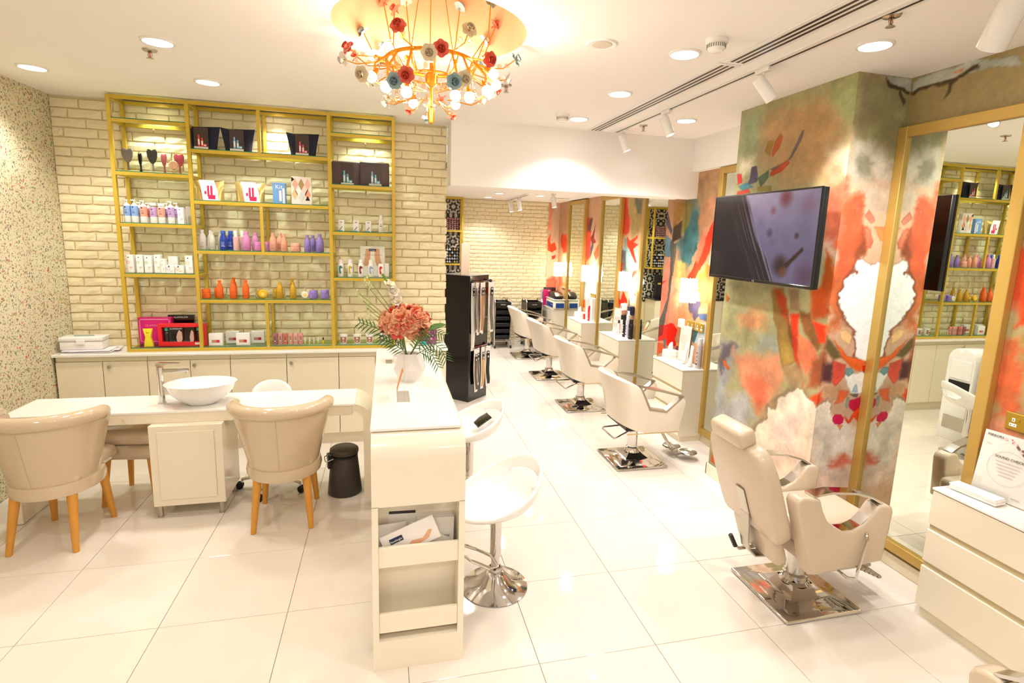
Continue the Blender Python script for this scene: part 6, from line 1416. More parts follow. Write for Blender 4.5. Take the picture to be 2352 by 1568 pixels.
# reclining barber chairs
def barber(label, loc, rz):
    t = thing('barber_chair', label, 'chair', loc, rz, 'beige reclining chairs')
    part('base', lambda b: square_base(b, .245, .022, .085, .065), CHROME, t, key='bc_base')
    part('hydraulic_column', lambda b: b.lathe([(.085, .078), (.066, .09), (.068, .125), (.06, .13), (.055, .135), (.055, .32), (0, .32)], 24), CHROME, t, key='bc_col')
    OUT = [(-.318, .705), (-.31, .735), (-.285, .748), (-.20, .735), (-.178, .725), (-.155, .665), (-.12, .607), (-.07, .562), (-.01, .536), (.05, .537), (.11, .565), (.155, .61), (.185, .655), (.205, .664), (.245, .662), (.278, .645), (.287, .618), (.262, .352), (.245, .342), (-.16, .312), (-.19, .318)]
    for sy in (-1, 1):
        part('side_panel', lambda b: b.prism(OUT, sy * .295, sy * .205, 'y', .014), LEATHER, t, key='bc_side%d' % sy, angle=50)
        arc = [(-.215, .742), (-.10, .752), (.05, .735), (.16, .70), (.222, .664), (.195, .655), (.16, .605), (.10, .555), (.04, .533), (-.02, .535)]
        part('arm_frame', lambda b: (b.ribbon([(x, z, sy * .25) for x, z in arc], .062, .012, False)) and None, CHROME, t, key='bc_arm%d' % sy, angle=0, label='chrome arm loop')
    part('seat', lambda b: b.box(-.17, .33, -.203, .203, .40, .525, .035, 4), LEATHER, t, key='bc_seat', angle=60)
    part('seat_pan', lambda b: b.box(-.16, .28, -.19, .19, .32, .40, .012), LEATHER, t, key='bc_pan')
    tilt = Matrix.Translation((-.255, 0, .47)) @ Matrix.Rotation(-.34, 4, 'Y')
    def back(b):
        W_, Hh = .245, .55; o = [(-W_ * .86, 0), (W_ * .86, 0), (W_ * .96, .03), (W_, .10), (W_ * .99, Hh * .62)]
        o += [(W_ * (.99 - .36 * (1 - math.cos(a))), Hh * .62 + Hh * .36 * math.sin(a)) for a in (.35, .7, 1.05, 1.35)]
        o += [(W_ * .42, Hh)]; full = o + [(-x, z) for x, z in o[:1:-1]]
        full = [(-W_ * .86, 0)] + o[1:] + [(-x, z) for x, z in o[::-1][:-2]]
        b.prism(full, -.09, 0.0, 'x', .022, mat=tilt)
    part('backrest', back, LEATHER, t, key='bc_back', angle=50)
    part('lower_back', lambda b: b.box(-.085, -.01, -.175, .175, -.17, .02, .03, 3, mat=tilt), LEATHER, t, key='bc_lback', angle=50)
    part('headrest', lambda b: b.box(-.115, -.01, -.135, .135, .535, .635, .03, 3, mat=tilt), LEATHER, t, key='bc_head', angle=60)
    part('headrest_post', lambda b: b.box(-.06, -.045, -.03, .03, .48, .56, mat=tilt), CHROME, t, key='bc_post')
    def br(b):
        b.box(-.100, -.092, -.035, .035, .06, .26, .004, mat=tilt); b.ribbon([(-.097, .10, 0), (-.112, .03, 0), (-.135, -.05, 0), (-.14, -.11, 0), (-.115, -.165, 0), (-.06, -.19, 0), (.0, -.19, 0)], .07, .008, False, mat=tilt)
    part('recline_bracket', br, STEEL, t, key='bc_br', angle=0)
    part('bracket_screws', lambda b: [b.lathe([(0, -.004), (.008, -.002), (.008, 0)], 10, mat=tilt @ Matrix.Translation((-.098, yy, zz)) @ Matrix.Rotation(PI / 2, 4, 'Y')) for yy, zz in ((0, .235), (0, .10), (.015, .08))] and None, STEEL, t, key='bc_scr')
    part('pump_lever', lambda b: b.tube([(-.05, .03, .30), (-.18, .05, .285), (-.34, .07, .265), (-.36, .075, .285)], .010, 8), CHROME, t, key='bc_lever'); part('lever_grip', lambda b: b.tube([(-.36, .075, .28), (-.395, .08, .35)], .013, 10), BLACK, t, key='bc_grip', label='black lever grip')
    part('recline_handle', lambda b: b.tube([(.125, -.30, .52), (.115, -.318, .50), (.075, -.318, .285), (.04, -.30, .28), (.02, -.2, .30)], .008, 8), CHROME, t, key='bc_rec')
    part('footrest', lambda b: [b.box(.30 + k * .032, .325 + k * .032, -.15, .0, .185 - k * .016, .20 - k * .016, .003) for k in range(5)] + [b.box(.16, .42, -.10, -.06, .17, .185)] and None, STEEL, t, key='bc_foot')
barber('beige reclining barber chair with headrest in front of the mural column', (2.275, 2.37, 0), 0)
barber('beige reclining barber chair cut by the bottom right corner', (2.13, .87, 0), PI / 2)

# ------------------------------------------------------------------ bar stools
def barstool(label, loc, rz):
    t = thing('bar_stool', label, 'stool', loc, rz, 'white bucket bar stools')
    part('base', lambda b: b.lathe([(0, 0), (.185, 0), (.188, .006), (.15, .018), (.10, .045), (.06, .085), (.036, .105), (0, .105)], 40), CHROME, t, key='bs_base', angle=60)
    part('post', lambda b: (b.cyl(0, 0, .10, .24, .024, 18), b.cyl(0, 0, .19, .49, .032, 18)) and None, CHROME, t, key='bs_post')
    part('collar', lambda b: b.lathe([(.03, .10), (.04, .105), (.04, .12), (.03, .125)], 18), CHROME, t, key='bs_col')
    part('footrest', lambda b: b.tube([(-.03, 0, .20), (-.06, -.10, .20), (-.15, -.145, .245), (-.235, -.10, .30), (-.25, 0, .31), (-.235, .10, .30), (-.15, .145, .245), (-.06, .10, .20)], .0095, 10, True), CHROME, t, key='bs_fr')
    def seat(b):
        n, m = 40, 12; vs = []; idx = {}
        def P(i, k):
            a = 2 * PI * i / n; f = k / m; R = .215 * math.sin(f * PI / 2) ** .9
            rim = .60 + .085 * math.cos(a) + .05 * max(0, math.cos(a)) ** 2; z = .50 + (rim - .50) * f ** 2.6
            return (R * math.cos(a) * 1.02 + .03 * f * f * math.cos(a), R * math.sin(a) * .98, z)
        vs.append((0, 0, .50))
        for k in range(1, m + 1):
            for i in range(n): idx[i, k] = len(vs); vs.append(P(i, k))
        fs = [(0, idx[i, 1], idx[(i + 1) % n, 1]) for i in range(n)]
        for k in range(1, m):
            for i in range(n):
                j = i if i < n / 2 else i - n
                if (-4 <= j < 4 and k == 9) or (-3 <= j < 3 and k == 8): continue
                fs.append((idx[i, k], idx[i, k + 1], idx[(i + 1) % n, k + 1], idx[(i + 1) % n, k]))
        b.add(vs, fs)
    s_ = part('seat', seat, GLOSSW, t, key='bs_seat', angle=0)
    if 'sol' not in s_.modifiers:
        md = s_.modifiers.new('thick', 'SOLIDIFY'); md.thickness = .022; md.offset = 1
        sb = s_.modifiers.new('smooth', 'SUBSURF'); sb.levels = sb.render_levels = 1
        for p in s_.data.polygons: p.use_smooth = True
    part('under_plate', lambda b: b.lathe([(.0, .465), (.06, .47), (.065, .485), (0, .493)], 20), CHROME, t, key='bs_up')
barstool('white bucket bar stool on a chrome trumpet base in front of the counter corner', (.585, 2.745, 0), .45)
barstool('second white bucket bar stool farther along the counter with a black folder on it', (.60, 3.86, 0), .30)
t = thing('folder', 'small black folder propped in the second bar stool', 'folder', (.70, 3.88, .585), .3); part('cover', lambda b: (b.prism([(-.07, -.045), (.06, -.05), (.07, .045), (.0, .06), (-.06, .04)], 0, .012, 'z', .002)) and None, BLACKG, t, rot=(0, -.5, 0)); part('pages', lambda b: b.box(-.05, .05, -.035, .035, .002, .009), PAPERW, t, rot=(0, -.5, 0))

# ------------------------------------------------------------------ black stand with hair extension packs
t = thing('display_stand', 'tall glossy black display column beside the brick corner', 'stand', (.93, 6.17, 0), PI / 4)
part('column_body', lambda b: b.box(0, .38, 0, .38, 0, 1.505, .004), BLACKG, t); part('top_plate', lambda b: b.box(-.002, .382, -.002, .382, 1.5055, 1.512), M('grey_top_plate', (150, 144, 136), .3, noise=.03), t)
for z in (1.44, .66):
    part('hook_rail', lambda b: (b.tube([(.03, -.02, z), (.35, -.02, z)], .006, 8), b.tube([(.03, 0, z), (.03, -.12, z)], .004, 6), b.tube([(.19, 0, z), (.19, -.12, z)], .004, 6), b.tube([(.35, 0, z), (.35, -.12, z)], .004, 6)) and None, CHROME, t)
    part('rail_end', lambda b: b.ball((.36, -.04, z), .022, 10, 8), BLACKG, t)

def pack(label, u, dy, ztop, L, hair, rz, wave):
    t = thing('hair_extension_pack', label, 'hair extension', (.93 + (u + .0) * .7071 + dy * .7071, 6.17 + u * .7071 - dy * .7071, ztop), PI / 4 + rz, 'hair extension packs')
    def strip(x0, w_, y, z0, z1, amp, n=14):
        def fn(b):
            vs = []
            for k in range(n + 1):
                f = k / n; z = z0 + (z1 - z0) * f; s_ = amp * math.sin(f * 7 + wave) * f; yy = y + .012 * math.sin(f * 5 + wave) * f; w2 = w_ * (1 - .25 * max(0, f - .8) / .2)
                vs += [(x0 + s_ - w2 / 2, yy, z), (x0 + s_ + w2 / 2, yy, z), (x0 + s_ + w2 / 2, yy + .003, z), (x0 + s_ - w2 / 2, yy + .003, z)]
            fs = [(k * 4 + j, k * 4 + (j + 1) % 4, k * 4 + 4 + (j + 1) % 4, k * 4 + 4 + j) for k in range(n) for j in range(4)]
            b.add(vs, fs + [(0, 1, 2, 3), (n * 4, n * 4 + 1, n * 4 + 2, n * 4 + 3)])
        return fn
    part('backing_card', strip(0, .072, 0, 0, -L, .004), C((240, 234, 226), .4), t)
    part('hair_lock', strip(.0, .046, -.006, -.09, -L + .03, .010), M('hair_%d' % hair[0], hair, .4, noise=.3, nscale=90), t, label='lock of sample hair')
    part('header_label', lambda b: b.box(-.018, .018, -.0085, -.006, -.15, -.06), BLACK, t); part('label_print', lambda b: (b.box(-.010, .010, -.0095, -.0085, -.088, -.070), b.box(-.008, -.001, -.0095, -.0085, -.142, -.118), b.box(.002, .010, -.0095, -.0085, -.142, -.118)) and None, C((230, 226, 222), .4), t)
BR1, BR2, BLD, DKB = (150, 112, 64), (120, 88, 62), (206, 160, 90), (92, 78, 68)
for k, (u, dy, L, h, rz, wv, l) in enumerate(((.03, .09, .60, (140, 112, 86), .5, 0, 'hair extension pack, leftmost on the upper rail'), (.06, .05, .58, BR2, .4, 1, 'hair extension pack, second on the upper rail'), (.10, .04, .62, BR1, .1, .4, 'brown hair extension pack, middle of the upper rail'), (.165, .06, .60, (176, 130, 84), .0, 2.1, 'light brown hair extension pack right of the middle on the upper rail'), (.215, .05, .62, BR1, .25, 3, 'hair extension pack beside the grey-backed one'), (.30, .10, .60, (110, 104, 102), -.3, .9, 'grey-backed hair extension pack, rightmost on the upper rail'), (.02, .035, .80, (236, 230, 222), .0, 1.5, 'longest pale hair extension pack reaching below the upper rail'))):
    pack(l, u, dy, 1.43, L, h, rz, wv)
for u, dy, L, h, rz, wv, l in ((.06, .06, .52, DKB, .0, .5, 'dark hair extension pack, leftmost on the lower rail'), (.13, .04, .46, DKB, .1, 1.4, 'dark hair extension pack, second on the lower rail'), (.22, .05, .52, BLD, .0, 2.4, 'blond hair extension pack on the lower rail'), (.31, .06, .50, (40, 34, 32), -.4, 1., 'black hair extension pack, rightmost on the lower rail')):
    pack(l, u, dy, .65, L, h, rz, wv)
t = thing('card_board', 'tall beige board standing on top of the black display column', 'board', (.885, 6.30, 1.512), .2); part('board', lambda b: b.box(-.05, .05, -.015, .015, 0, .36, .002), C((226, 204, 180), .5), t); part('foot', lambda b: b.box(-.055, .055, -.03, .03, 0, .008), ACRYL, t)

# ------------------------------------------------------------------ black trolleys at the far wall
def trolley(label, loc, rz):
    t = thing('salon_trolley', label, 'trolley', loc, rz, 'black salon trolleys'); w_, d, h = .285, .34, .87
    for sx in (-1, 1):
        part('side_frame', lambda b: b.tube([(sx * w_ / 2, -d / 2, .07), (sx * w_ / 2, -d / 2, h - .04), (sx * w_ / 2, -d / 2 + .04, h), (sx * w_ / 2, d / 2 - .04, h), (sx * w_ / 2, d / 2, h - .04), (sx * w_ / 2, d / 2, .07)], .0115, 10), CHROME, t, key='tr_f%d' % sx)
        part('side_panel', lambda b: b.box(sx * w_ / 2 - .008, sx * w_ / 2 + .008, -d / 2 + .015, d / 2 - .015, .15, h - .06), BLACK, t, key='tr_s%d' % sx)
        for sy in (-1, 1):
            w2 = part('castor', lambda b: b.tube([(sx * w_ / 2, sy * d / 2, .08), (sx * w_ / 2, sy * d / 2, .05), (sx * w_ / 2 + .012, sy * d / 2, .03)], .009, 6), CHROME, t, key='tr_c%d%d' % (sx, sy))
            part('wheel', lambda b: b.lathe([(0, -.012), (.026, -.012), (.028, 0), (.026, .012), (0, .012)], 14, mat=Matrix.Translation((sx * w_ / 2 + .012, sy * d / 2 - .004, .028)) @ Matrix.Rotation(PI / 2, 4, 'Y')), RUBBER, w2, key='tr_w%d%d' % (sx, sy))
    part('cross_bar', lambda b: (b.tube([(-w_ / 2, -d / 2, .13), (w_ / 2, -d / 2, .13)], .008, 8), b.tube([(-w_ / 2, d / 2, .13), (w_ / 2, d / 2, .13)], .008, 8)) and None, CHROME, t, key='tr_x')
    part('top_tray', lambda b: (b.box(-w_ / 2 + .015, w_ / 2 - .015, -d / 2 - .015, d / 2, .73, .75), b.box(-w_ / 2 + .015, w_ / 2 - .015, -d / 2 - .02, -d / 2 - .005, .74, .83, .006), b.box(-w_ / 2 + .015, w_ / 2 - .015, d / 2 - .015, d / 2, .74, .83, .006), b.box(-w_ / 2 + .012, -w_ / 2 + .02, -d / 2, d / 2, .74, .83), b.box(w_ / 2 - .02, w_ / 2 - .012, -d / 2, d / 2, .74, .83)) and None, BLACK, t, key='tr_t')
    for k in range(5):
        z = .165 + k * .112
        dr = part('drawer', lambda b: (b.box(-w_ / 2 + .018, w_ / 2 - .018, -d / 2 - .01, -d / 2 + .004, z, z + .066, .006), b.box(-w_ / 2 + .018, w_ / 2 - .018, -d / 2, d / 2 - .02, z, z + .01), b.box(-w_ / 2 + .018, w_ / 2 - .018, d / 2 - .03, d / 2 - .02, z, z + .06)) and None, BLACK, t, key='tr_d%d' % k)
    text('SALON', .026, C((226, 222, 216), .4), t, (0, -d / 2 - .0206, .785), FRONT)
    return t
trolley('black five-drawer salon trolley on castors, left before the far brick wall', (1.985, 9.40, 0), 0); trolley('black salon trolley half hidden behind the farthest styling chair', (2.555, 9.40, 0), 0)
t = thing('hair_dryer', 'black hair dryer with looped cord on the left trolley', 'dryer', (1.985, 9.40, .751)); part('body', lambda b: b.tube([(-.07, 0, .05), (.08, .02, .05)], [.035, .028], 12), BLACK, t); part('handle', lambda b: b.tube([(-.03, 0, .04), (-.02, -.09, .02)], .016, 8), BLACK, t)
part('cord', lambda b: b.tube([(-.02, -.09, .02), (.05, -.1, .03), (.07, -.06, .12), (.03, -.05, .15), (0, -.06, .10), (.06, -.08, .02)], .004, 6), BLACK, t)
t = thing('hairbrush', 'wooden paddle brush lying in the lowest drawers of the left trolley', 'hairbrush', (1.985, 9.30, .292)); part('paddle', lambda b: b.lathe([(0, -.006), (.05, -.005), (.055, 0), (.05, .006), (0, .006)], 18, (0, 0, 0), sx=1.3, sy=.6), C((206, 160, 110), .5), t); part('handle', lambda b: b.box(.05, .12, -.01, .01, -.005, .005, .003), C((206, 160, 110), .5), t)

# ------------------------------------------------------------------ things on the drawer units
DZ = .74
def placard(name, label, loc, rz, w_, h, lean=.14):
    t = thing(name, label, 'placard', loc, rz)
    r = (-lean, 0, 0)
    part('sheet', lambda b: b.box(-w_ / 2, w_ / 2, -.002, .002, .004, h), C((246, 240, 238), .3), t, rot=r); part('acrylic_stand', lambda b: (b.box(-w_ / 2, w_ / 2, -.0045, -.0025, .002, h + .004, mat=Matrix.Rotation(-lean, 4, 'X')), b.box(-w_ / 2, w_ / 2, -.01, .07, 0, .003)) and None, ACRYL, t)
    return t, r
def px(t, r, fn, mat, name='print'): return part(name, fn, mat, t, rot=r)
def ptext(t, lean, s_, size, mat, x, z, y=-.006):
    o = text(s_, size, mat, t, (0, 0, 0), (0, 0, 0)); o.matrix_local = Matrix.Rotation(-lean, 4, 'X') @ Matrix.Translation((x, y, z)) @ Matrix.Rotation(PI / 2, 4, 'X'); return o
t, r = placard('placard', 'white MIRRORS SOUND CHECK placard with cherry blossoms on the near drawers', (2.985, 1.90, DZ), -PI / 2 + .12, .235, .335)
ptext(t, .14, 'MIRRORS', .017, INK, -.068, .315); ptext(t, .14, 'SOUND CHECK', .0175, INK, .012, .218)
px(t, r, lambda b: b.tube([(.012 + .086 * math.cos(a), -.005, .17 + .086 * math.sin(a)) for a in [2 * PI * k / 36 for k in range(36)]], .0007, 4, True), C((206, 200, 196), .5), 'ring_print')
for k in range(5):
    px(t, r, lambda b: b.box(.012 - .055 + .006 * k, .012 + .055 - .006 * k, -.0056, -.005, .196 - k * .017, .1995 - k * .017), C((206, 196, 196), .5))
rq = random.Random(4)
for k in range(16):
    x, z = -.02 + k * .0088 + rq.uniform(-.006, .006), .325 - k * .006 + rq.uniform(-.012, .008)
    px(t, r, lambda b: b.lathe([(0, 0), (rq.choice((.004, .0065, .003)), 0)], 8, mat=Matrix.Translation((min(x, .11), -.0056, z)) @ Matrix.Rotation(PI / 2, 4, 'X')), C(rq.choice(((226, 110, 110), (240, 190, 186), (120, 90, 90))), .5), 'blossom_print')
px(t, r, lambda b: b.box(-.10, -.078, -.0056, -.005, .27, .2715), C((150, 146, 144), .5)); ptext(t, .14, 'mirrors', .012, C((170, 150, 150), .5), .075, .035)
t = thing('card_tray', 'clear acrylic tray with a stack of white cards before the placard', 'tray', (2.915, 1.955, DZ), -PI / 2 + .1)
part('tray', lambda b: (b.box(-.11, .12, -.045, .045, 0, .004), b.box(-.11, .12, .041, .045, 0, .06), b.box(-.11, -.106, -.045, .045, 0, .09), b.box(-.11, -.0, .035, .038, .06, .10)) and None, ACRYL, t)
for k in range(5): part('card', lambda b: b.box(-.095, .115, -.038, .036, 0, .0065, .001), C((246, 242, 238), .4), t, (.003 * (k % 2), -.002 * k, .0045 + k * .0068), (0, 0, .015 * (k % 3)), key='tray_card')
t, r = placard('placard', 'white price placard beside tubes on the drawers by the nearest chair', (3.02, 4.985, DZ), -PI / 2 + .25, .15, .37, .06)
px(t, r, lambda b: (b.box(-.055, -.03, -.0056, -.005, .33, .345), [b.box(-.05, .045, -.0056, -.005, .27 - k * .022, .273 - k * .022) for k in range(8)]) and None, C((210, 196, 190), .5))
def tissue(label, loc, rz):
    t = thing('tissue_box', label, 'tissue box', loc, rz); part('box', lambda b: b.box(-.06, .06, -.06, .06, 0, .09, .003), C((240, 232, 228), .4), t, key='tis_b'); part('print_band', lambda b: b.box(-.0605, .0605, -.0605, .0605, .02, .035), C((226, 206, 200), .4), t, key='tis_p')
    def tuft(b):
        n = 9; vs = []
        for k in range(4):
            for i in range(n):
                u = -1 + 2 * i / (n - 1); f = k / 3; vs.append((u * (.018 + .030 * f) * (1.2 - .5 * f), .012 * math.sin(u * 5 + f * 3) * (.5 + f), .088 + f * (.085 - .035 * abs(u) + .018 * math.sin(u * 4))))
        b.add(vs, [(k * n + i, k * n + i + 1, k * n + n + i + 1, k * n + n + i) for k in range(3) for i in range(n - 1)])
    part('tissue', tuft, C((248, 246, 242), .7), t, key='tis_t', angle=60)
tissue('white tissue box with a raised tissue by the placard near the nearest chair', (2.95, 5.125, DZ), .1)
tissue('low white tissue box on the second drawer unit from the back', (2.96, 8.0, DZ), .2)
t = thing('amber_bottle', 'small dark red bottle between tissue box and placard', 'bottle', (3.04, 5.14, DZ)); part('body', rnd([(0, 0), (.018, 0), (.018, .11), (.008, .13), (0, .13)]), C((120, 50, 60), .3), t); part('cap', lambda b: b.cyl(0, 0, .13, .16, .009, 12), GOLD, t)
def cream_tube(label, loc, rz, lean, h, w_, s_=None):
    t = thing('cream_tube', label, 'tube', loc, rz)
    def fn(b):
        n = 12; vs = []
        for k in range(6):
            f = k / 5; rx, ry = w_ * (.55 + .05 * f), w_ * .5 * (1 - f) + .002 * f
            vs += [(rx * math.cos(2 * PI * i / n), ry * math.sin(2 * PI * i / n), .03 + (h - .03) * f) for i in range(n)]
        b.add(vs, [(k * n + i, k * n + (i + 1) % n, k * n + n + (i + 1) % n, k * n + n + i) for k in range(5) for i in range(n)] + [tuple(range(n)), tuple(5 * n + i for i in range(n))])
    part('body', fn, C((240, 236, 232), .2), t, rot=(lean, 0, 0), angle=50); part('cap', lambda b: b.cyl(0, 0, 0, .031, w_ * .5, 14), C((214, 208, 204), .3), t, rot=(lean, 0, 0))
    if s_: o = text(s_, .03, INK, t, (0, 0, 0), (0, 0, 0)); o.matrix_local = Matrix.Rotation(lean, 4, 'X') @ Matrix.Translation((0, -w_ * .42, h * .55)) @ Matrix.Rotation(PI / 2, 4, 'X') @ Matrix.Rotation(PI / 2, 4, 'Z')
cream_tube('white tube leaning toward the placard near the nearest chair', (2.96, 4.86, DZ + .004), -PI / 2, -.10, .22, .042); cream_tube('white tube printed OSIS beside the silver spray can', (2.955, 4.735, DZ + .004), -PI / 2, -.06, .21, .045, 'OSIS')
def can(name, label, loc, h, r, col, capc, s_=None, pc=(230, 226, 222), rough=.2, metal=0.):
    t = thing(name, label, 'can', loc, -PI / 2, 'hair spray cans')
    part('body', rnd([(0, 0), (r * .95, 0), (r, .006), (r, h * .74), (r * .8, h * .78), (0, h * .78)], 20), C(col, rough, metal), t); part('cap', rnd([(r * .82, h * .775), (r * .82, h * .97), (r * .7, h), (0, h)], 20), C(capc, .3), t)
    part('label_print', lambda b: label_patch(b, r * 1.01, h * .10, h * .62, .55, 4), C(pc, .4), t)
    if s_: o = text(s_, r * 1.25, C(pc, .4), t, (0, 0, 0), (0, 0, 0), bold=.001); o.matrix_local = Matrix.Translation((-.004, -r * 1.02, h * .42)) @ Matrix.Rotation(PI / 2, 4, 'X') @ Matrix.Rotation(PI / 2, 4, 'Z')
can('spray_can', 'tall silver spray can against the gold frame by the nearest chair', (3.0, 4.655, DZ), .30, .029, (176, 168, 166), (206, 202, 200), None, (90, 70, 74))
can('spray_can', 'black spray can printed OSIS on the third drawer unit', (2.985, 6.36, DZ), .29, .030, (26, 24, 26), (20, 20, 20), 'OSIS'); can('spray_can', 'pale lilac spray can between two black cans', (2.985, 6.275, DZ), .30, .030, (214, 208, 226), (236, 232, 240), 'OSIS', (60, 40, 70))
can('spray_can', 'black spray can nearest the mirror frame', (2.99, 6.195, DZ), .25, .030, (28, 26, 28), (24, 24, 24), None, (120, 110, 120)); can('spray_can', 'white spray can with red lettering behind the black ones', (2.985, 6.455, DZ), .27, .024, (236, 228, 222), (40, 36, 36), 'DUST', (190, 60, 50))
can('small_can', 'small white and black bottle in front of the price placard', (2.975, 6.53, DZ), .19, .018, (232, 226, 222), (60, 54, 54), None, (60, 50, 50))
t, r = placard('placard', 'pink-white price placard on the drawers with black spray cans', (3.0, 6.665, DZ), -PI / 2 + .2, .16, .33, .06)
px(t, r, lambda b: [b.box(x, x + .009, -.0056, -.005, .07 + j * .09, .13 + j * .09) for x in (-.045, -.005, .035) for j in range(2)] and None, C((206, 150, 140), .5))
t = thing('white_dispenser', 'tall white square dispenser against the frame on the second drawer unit from the back', 'dispenser', (3.005, 7.56, DZ)); part('body', lambda b: b.box(-.03, .03, -.03, .03, 0, .36, .004), WHITE, t); part('base', lambda b: b.box(-.034, .034, -.034, .034, 0, .012, .002), WHITE, t)
can('spray_can', 'red spray can beside the white dispenser', (2.99, 7.66, DZ), .23, .022, (196, 40, 46), (170, 30, 40)); can('spray_can', 'white bottle with red cap beside the red can', (2.985, 7.745, DZ), .20, .022, (236, 230, 226), (236, 220, 214), None, (190, 60, 60)); can('small_can', 'short red bottle by the low tissue box', (2.975, 7.83, DZ), .11, .02, (190, 50, 54), (230, 220, 214))
# steamer and bags in the far corner
t = thing('facial_steamer', 'cream steamer basin with blue front panel on the farthest drawers', 'steamer', (2.93, 9.15, DZ))
part('basin', lambda b: b.box(-.115, .10, -.25, .25, 0, .155, .03, 3), C((236, 230, 206), .3), t, angle=50); part('front_panel', lambda b: b.box(-.1165, -.112, -.19, .19, .025, .11, .001), C((30, 70, 150), .25), t, label='blue front panel'); part('end_panel', lambda b: b.box(-.08, .07, -.2515, -.247, .025, .11, .001), C((30, 70, 150), .25), t, label='blue end panel')
part('lid', lambda b: b.box(-.12, .105, -.255, .255, .156, .172, .008, 2), C((226, 222, 206), .3), t); part('black_hood', lambda b: b.prism([(-.17, .1725), (.19, .1725), (.225, .235), (.15, .285), (-.10, .285), (-.205, .225)], -.085, .07, 'x', .012), BLACK, t, angle=60)
text('Climazon', .02, C((220, 226, 240), .4), t, (-.1168, -.12, .075), LEFTF)
t = thing('magenta_bag', 'magenta folder standing between steamer and far wall', 'folder', (2.855, 9.50, DZ)); part('body', lambda b: b.box(-.07, .08, -.012, .012, 0, .29, .004), C((170, 30, 96), .4), t); part('clasp', lambda b: b.ball((.03, -.014, .27), .01, 8, 6), WHITE, t)
t = thing('black_case', 'black case leaning on the far wall beside the magenta folder', 'case', (2.93, 9.55, DZ)); part('body', lambda b: b.box(-.12, .11, -.018, .018, 0, .33, .01, 2), BLACK, t); part('strap', lambda b: b.box(-.06, .05, -.022, -.018, .30, .31), RUBBER, t)
t = thing('binder', 'grey-white binder left of the magenta folder', 'binder', (2.795, 9.57, DZ), 0); part('cover', lambda b: b.box(-.018, .02, -.02, .02, 0, .30, .003), C((206, 206, 214), .4), t); part('spine_label', lambda b: b.box(-.01, .012, -.0206, -.0198, .1, .24), C((150, 150, 166), .4), t)

# ------------------------------------------------------------------ shelves on the patterned tiles, rear left
t = thing('polish_shelf', 'gold metal shelf on black and white patterned tiles behind the black column', 'shelf', (0, 0, 0)); y0, y1 = 9.35, 9.58; b_ = .028
for x in (1.262, .78, .30, -.18, -.60):
    for y in (y0, y1): part('post', lambda b: b.box(x - b_ / 2, x + b_ / 2, y - b_ / 2, y + b_ / 2, 1.45, 2.597, .001), GOLD, t)
for z in (1.464, 2.03, 2.583):
    for y in (y0, y1): part('rail', lambda b: b.box(-.59, 1.25, y - b_ / 2 + .001, y + b_ / 2 - .001, z - b_ / 2, z + b_ / 2, .001), GOLD, t)
    for x in (1.262, -.60): part('side_rail', lambda b: b.box(x - b_ / 2 + .001, x + b_ / 2 - .001, y0, y1, z - b_ / 2, z + b_ / 2, .001), GOLD, t)
    if z < 2.5: part('glass_board', lambda b: b.box(-.59, 1.25, y0 - .01, y1, z + b_ / 2, z + b_ / 2 + .006), GLASS, t)
def polish_rack(label, x, z, w_, h, cols, rows, pal, back):
    t = thing('polish_rack', label, 'rack', (x, 9.45, z), 0, 'nail polish racks')
    part('rack', lambda b: (b.box(-w_ / 2, w_ / 2, .03, .045, 0, h), [b.box(-w_ / 2, w_ / 2, -.03, .035, h * k / rows, h * k / rows + .006) for k in range(rows)], [b.box(sx - .004, sx + .004, -.03, .045, 0, h) for sx in (-w_ / 2, w_ / 2)]) and None, C(back, .5), t)
    def bot(b):
        for k in range(rows):
            for i in range(cols):
                xx = -w_ / 2 + w_ * (i + .5) / cols; z0 = h * k / rows + .006; hh = h / rows - .014; r = min(w_ / cols * .36, .016); mi = (i * 3 + k * 5 + i * k) % len(pal)
                b.box(xx - r, xx + r, -.02, .015, z0, z0 + hh * .6, .002, mi=mi); b.box(xx - r * .5, xx + r * .5, -.01, .006, z0 + hh * .6, z0 + hh, mi=mi)
    o = part('polish_bottles', bot, [C(c, .3) for c in pal], t); o['kind'] = 'stuff'
PK = [(246, 232, 224), (240, 214, 206), (226, 170, 160), (250, 240, 236)]; DK = [(236, 230, 222), (206, 206, 216), (236, 180, 60), (70, 70, 90)]
polish_rack('rack of pale nail polishes on the upper gold shelf, nearest the brick wall', 1.06, 2.05, .30, .20, 7, 6, PK, (150, 60, 70)); polish_rack('rack of pale nail polishes on the upper gold shelf, second from the brick wall', .54, 2.05, .40, .22, 9, 6, PK, (190, 90, 70)); polish_rack('rack of pale nail polishes on the upper gold shelf at its left end', .0, 2.05, .40, .22, 9, 6, PK, (170, 80, 70))
polish_rack('dark rack of nail polishes on the lower gold shelf, nearest the brick wall', 1.04, 1.485, .34, .26, 8, 5, DK, (40, 36, 36)); polish_rack('dark rack of nail polishes on the lower gold shelf, second from the brick wall', .54, 1.485, .40, .30, 9, 6, DK, (30, 28, 30)); polish_rack('dark rack of nail polishes on the lower gold shelf at its left end', .0, 1.485, .40, .30, 9, 6, DK, (30, 28, 30))
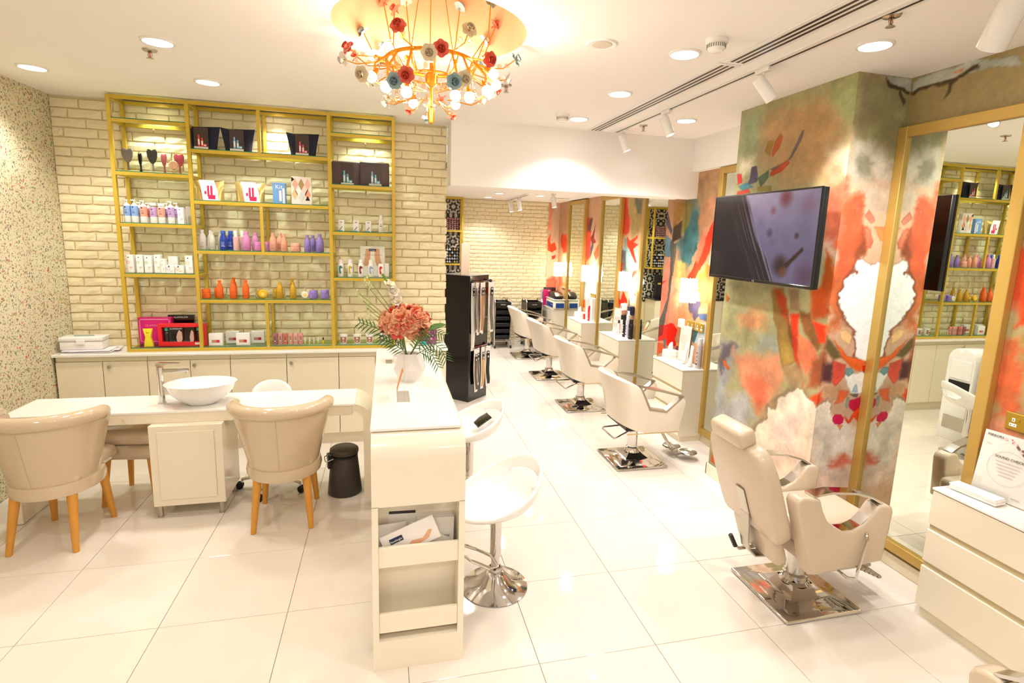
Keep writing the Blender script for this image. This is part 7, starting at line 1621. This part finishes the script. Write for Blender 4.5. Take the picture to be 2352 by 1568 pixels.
t = thing('wall_cabinet', 'cream cupboard with a black top under the patterned tiles', 'cabinet', (0, 9.2, 0)); part('carcass', lambda b: b.box(-1.2, 1.2, .02, .40, .10, .87), CREAM2, t); part('top', lambda b: b.box(-1.22, 1.22, -.01, .40, .872, .905, .003), BLACKG, t); part('plinth', lambda b: b.box(-1.2, 1.2, .06, .40, 0, .10), CREAM2, t)
for k in range(5): part('door', lambda b: b.box(-1.2 + k * .48 + .003, -1.2 + (k + 1) * .48 - .003, 0, .018, .11, .865, .002), CREAM2, t)
for x, h, w_, c, l in ((1.05, .42, .12, (24, 22, 24), 'tall black box on the black-topped cupboard, nearest the brick wall'), (.84, .36, .16, (30, 28, 28), 'wide black box on the black-topped cupboard'), (.30, .30, .14, (40, 34, 34), 'black box on the black-topped cupboard, farther left')):
    q = thing('product_box', l, 'box', (x, 9.42, .905), .1); part('box', lambda b: b.box(-w_ / 2, w_ / 2, -.06, .06, 0, h, .003), C(c, .3), q); part('gold_print', lambda b: b.box(-.03, .03, -.0608, -.06, h * .6, h * .68), GOLD, q)
t = thing('pump_bottle', 'white pump bottle with red label on the black-topped cupboard', 'bottle', (.62, 9.36, .905)); part('body', rnd([(0, 0), (.045, 0), (.046, .22), (.02, .26), (0, .26)]), WHITE, t); part('pump', lambda b: (b.cyl(0, 0, .26, .34, .012, 10), b.box(-.05, .012, -.01, .01, .33, .35)) and None, WHITE, t); part('label_print', lambda b: label_patch(b, .0465, .06, .2, .8, 3), C((190, 50, 44), .4), t)
t = thing('shampoo_lounger', 'terracotta shampoo chair with white basin in the rear room left of the styling chairs', 'chair', (-.15, 7.6, 0), PI * .9); TER = C((206, 110, 84), .3)
part('seat', lambda b: b.box(-.3, .3, -.28, .28, .30, .46, .05, 3), TER, t); part('backrest', lambda b: b.box(-.40, -.26, -.27, .27, .42, 1.0, .06, 3), TER, t); part('basin', lambda b: b.lathe([(0, .86), (.16, .88), (.27, 1.0), (.29, 1.04), (.25, 1.03), (.14, .92), (0, .90)], 24, (-.52, 0, 0), sx=.9, sy=1.), GLOSSW, t, angle=60); part('pedestal', lambda b: b.box(-.66, -.40, -.18, .18, 0, .87, .03, 2), WHITE, t); part('plinth', lambda b: b.box(-.25, .25, -.2, .2, 0, .30, .01), BLACK, t)
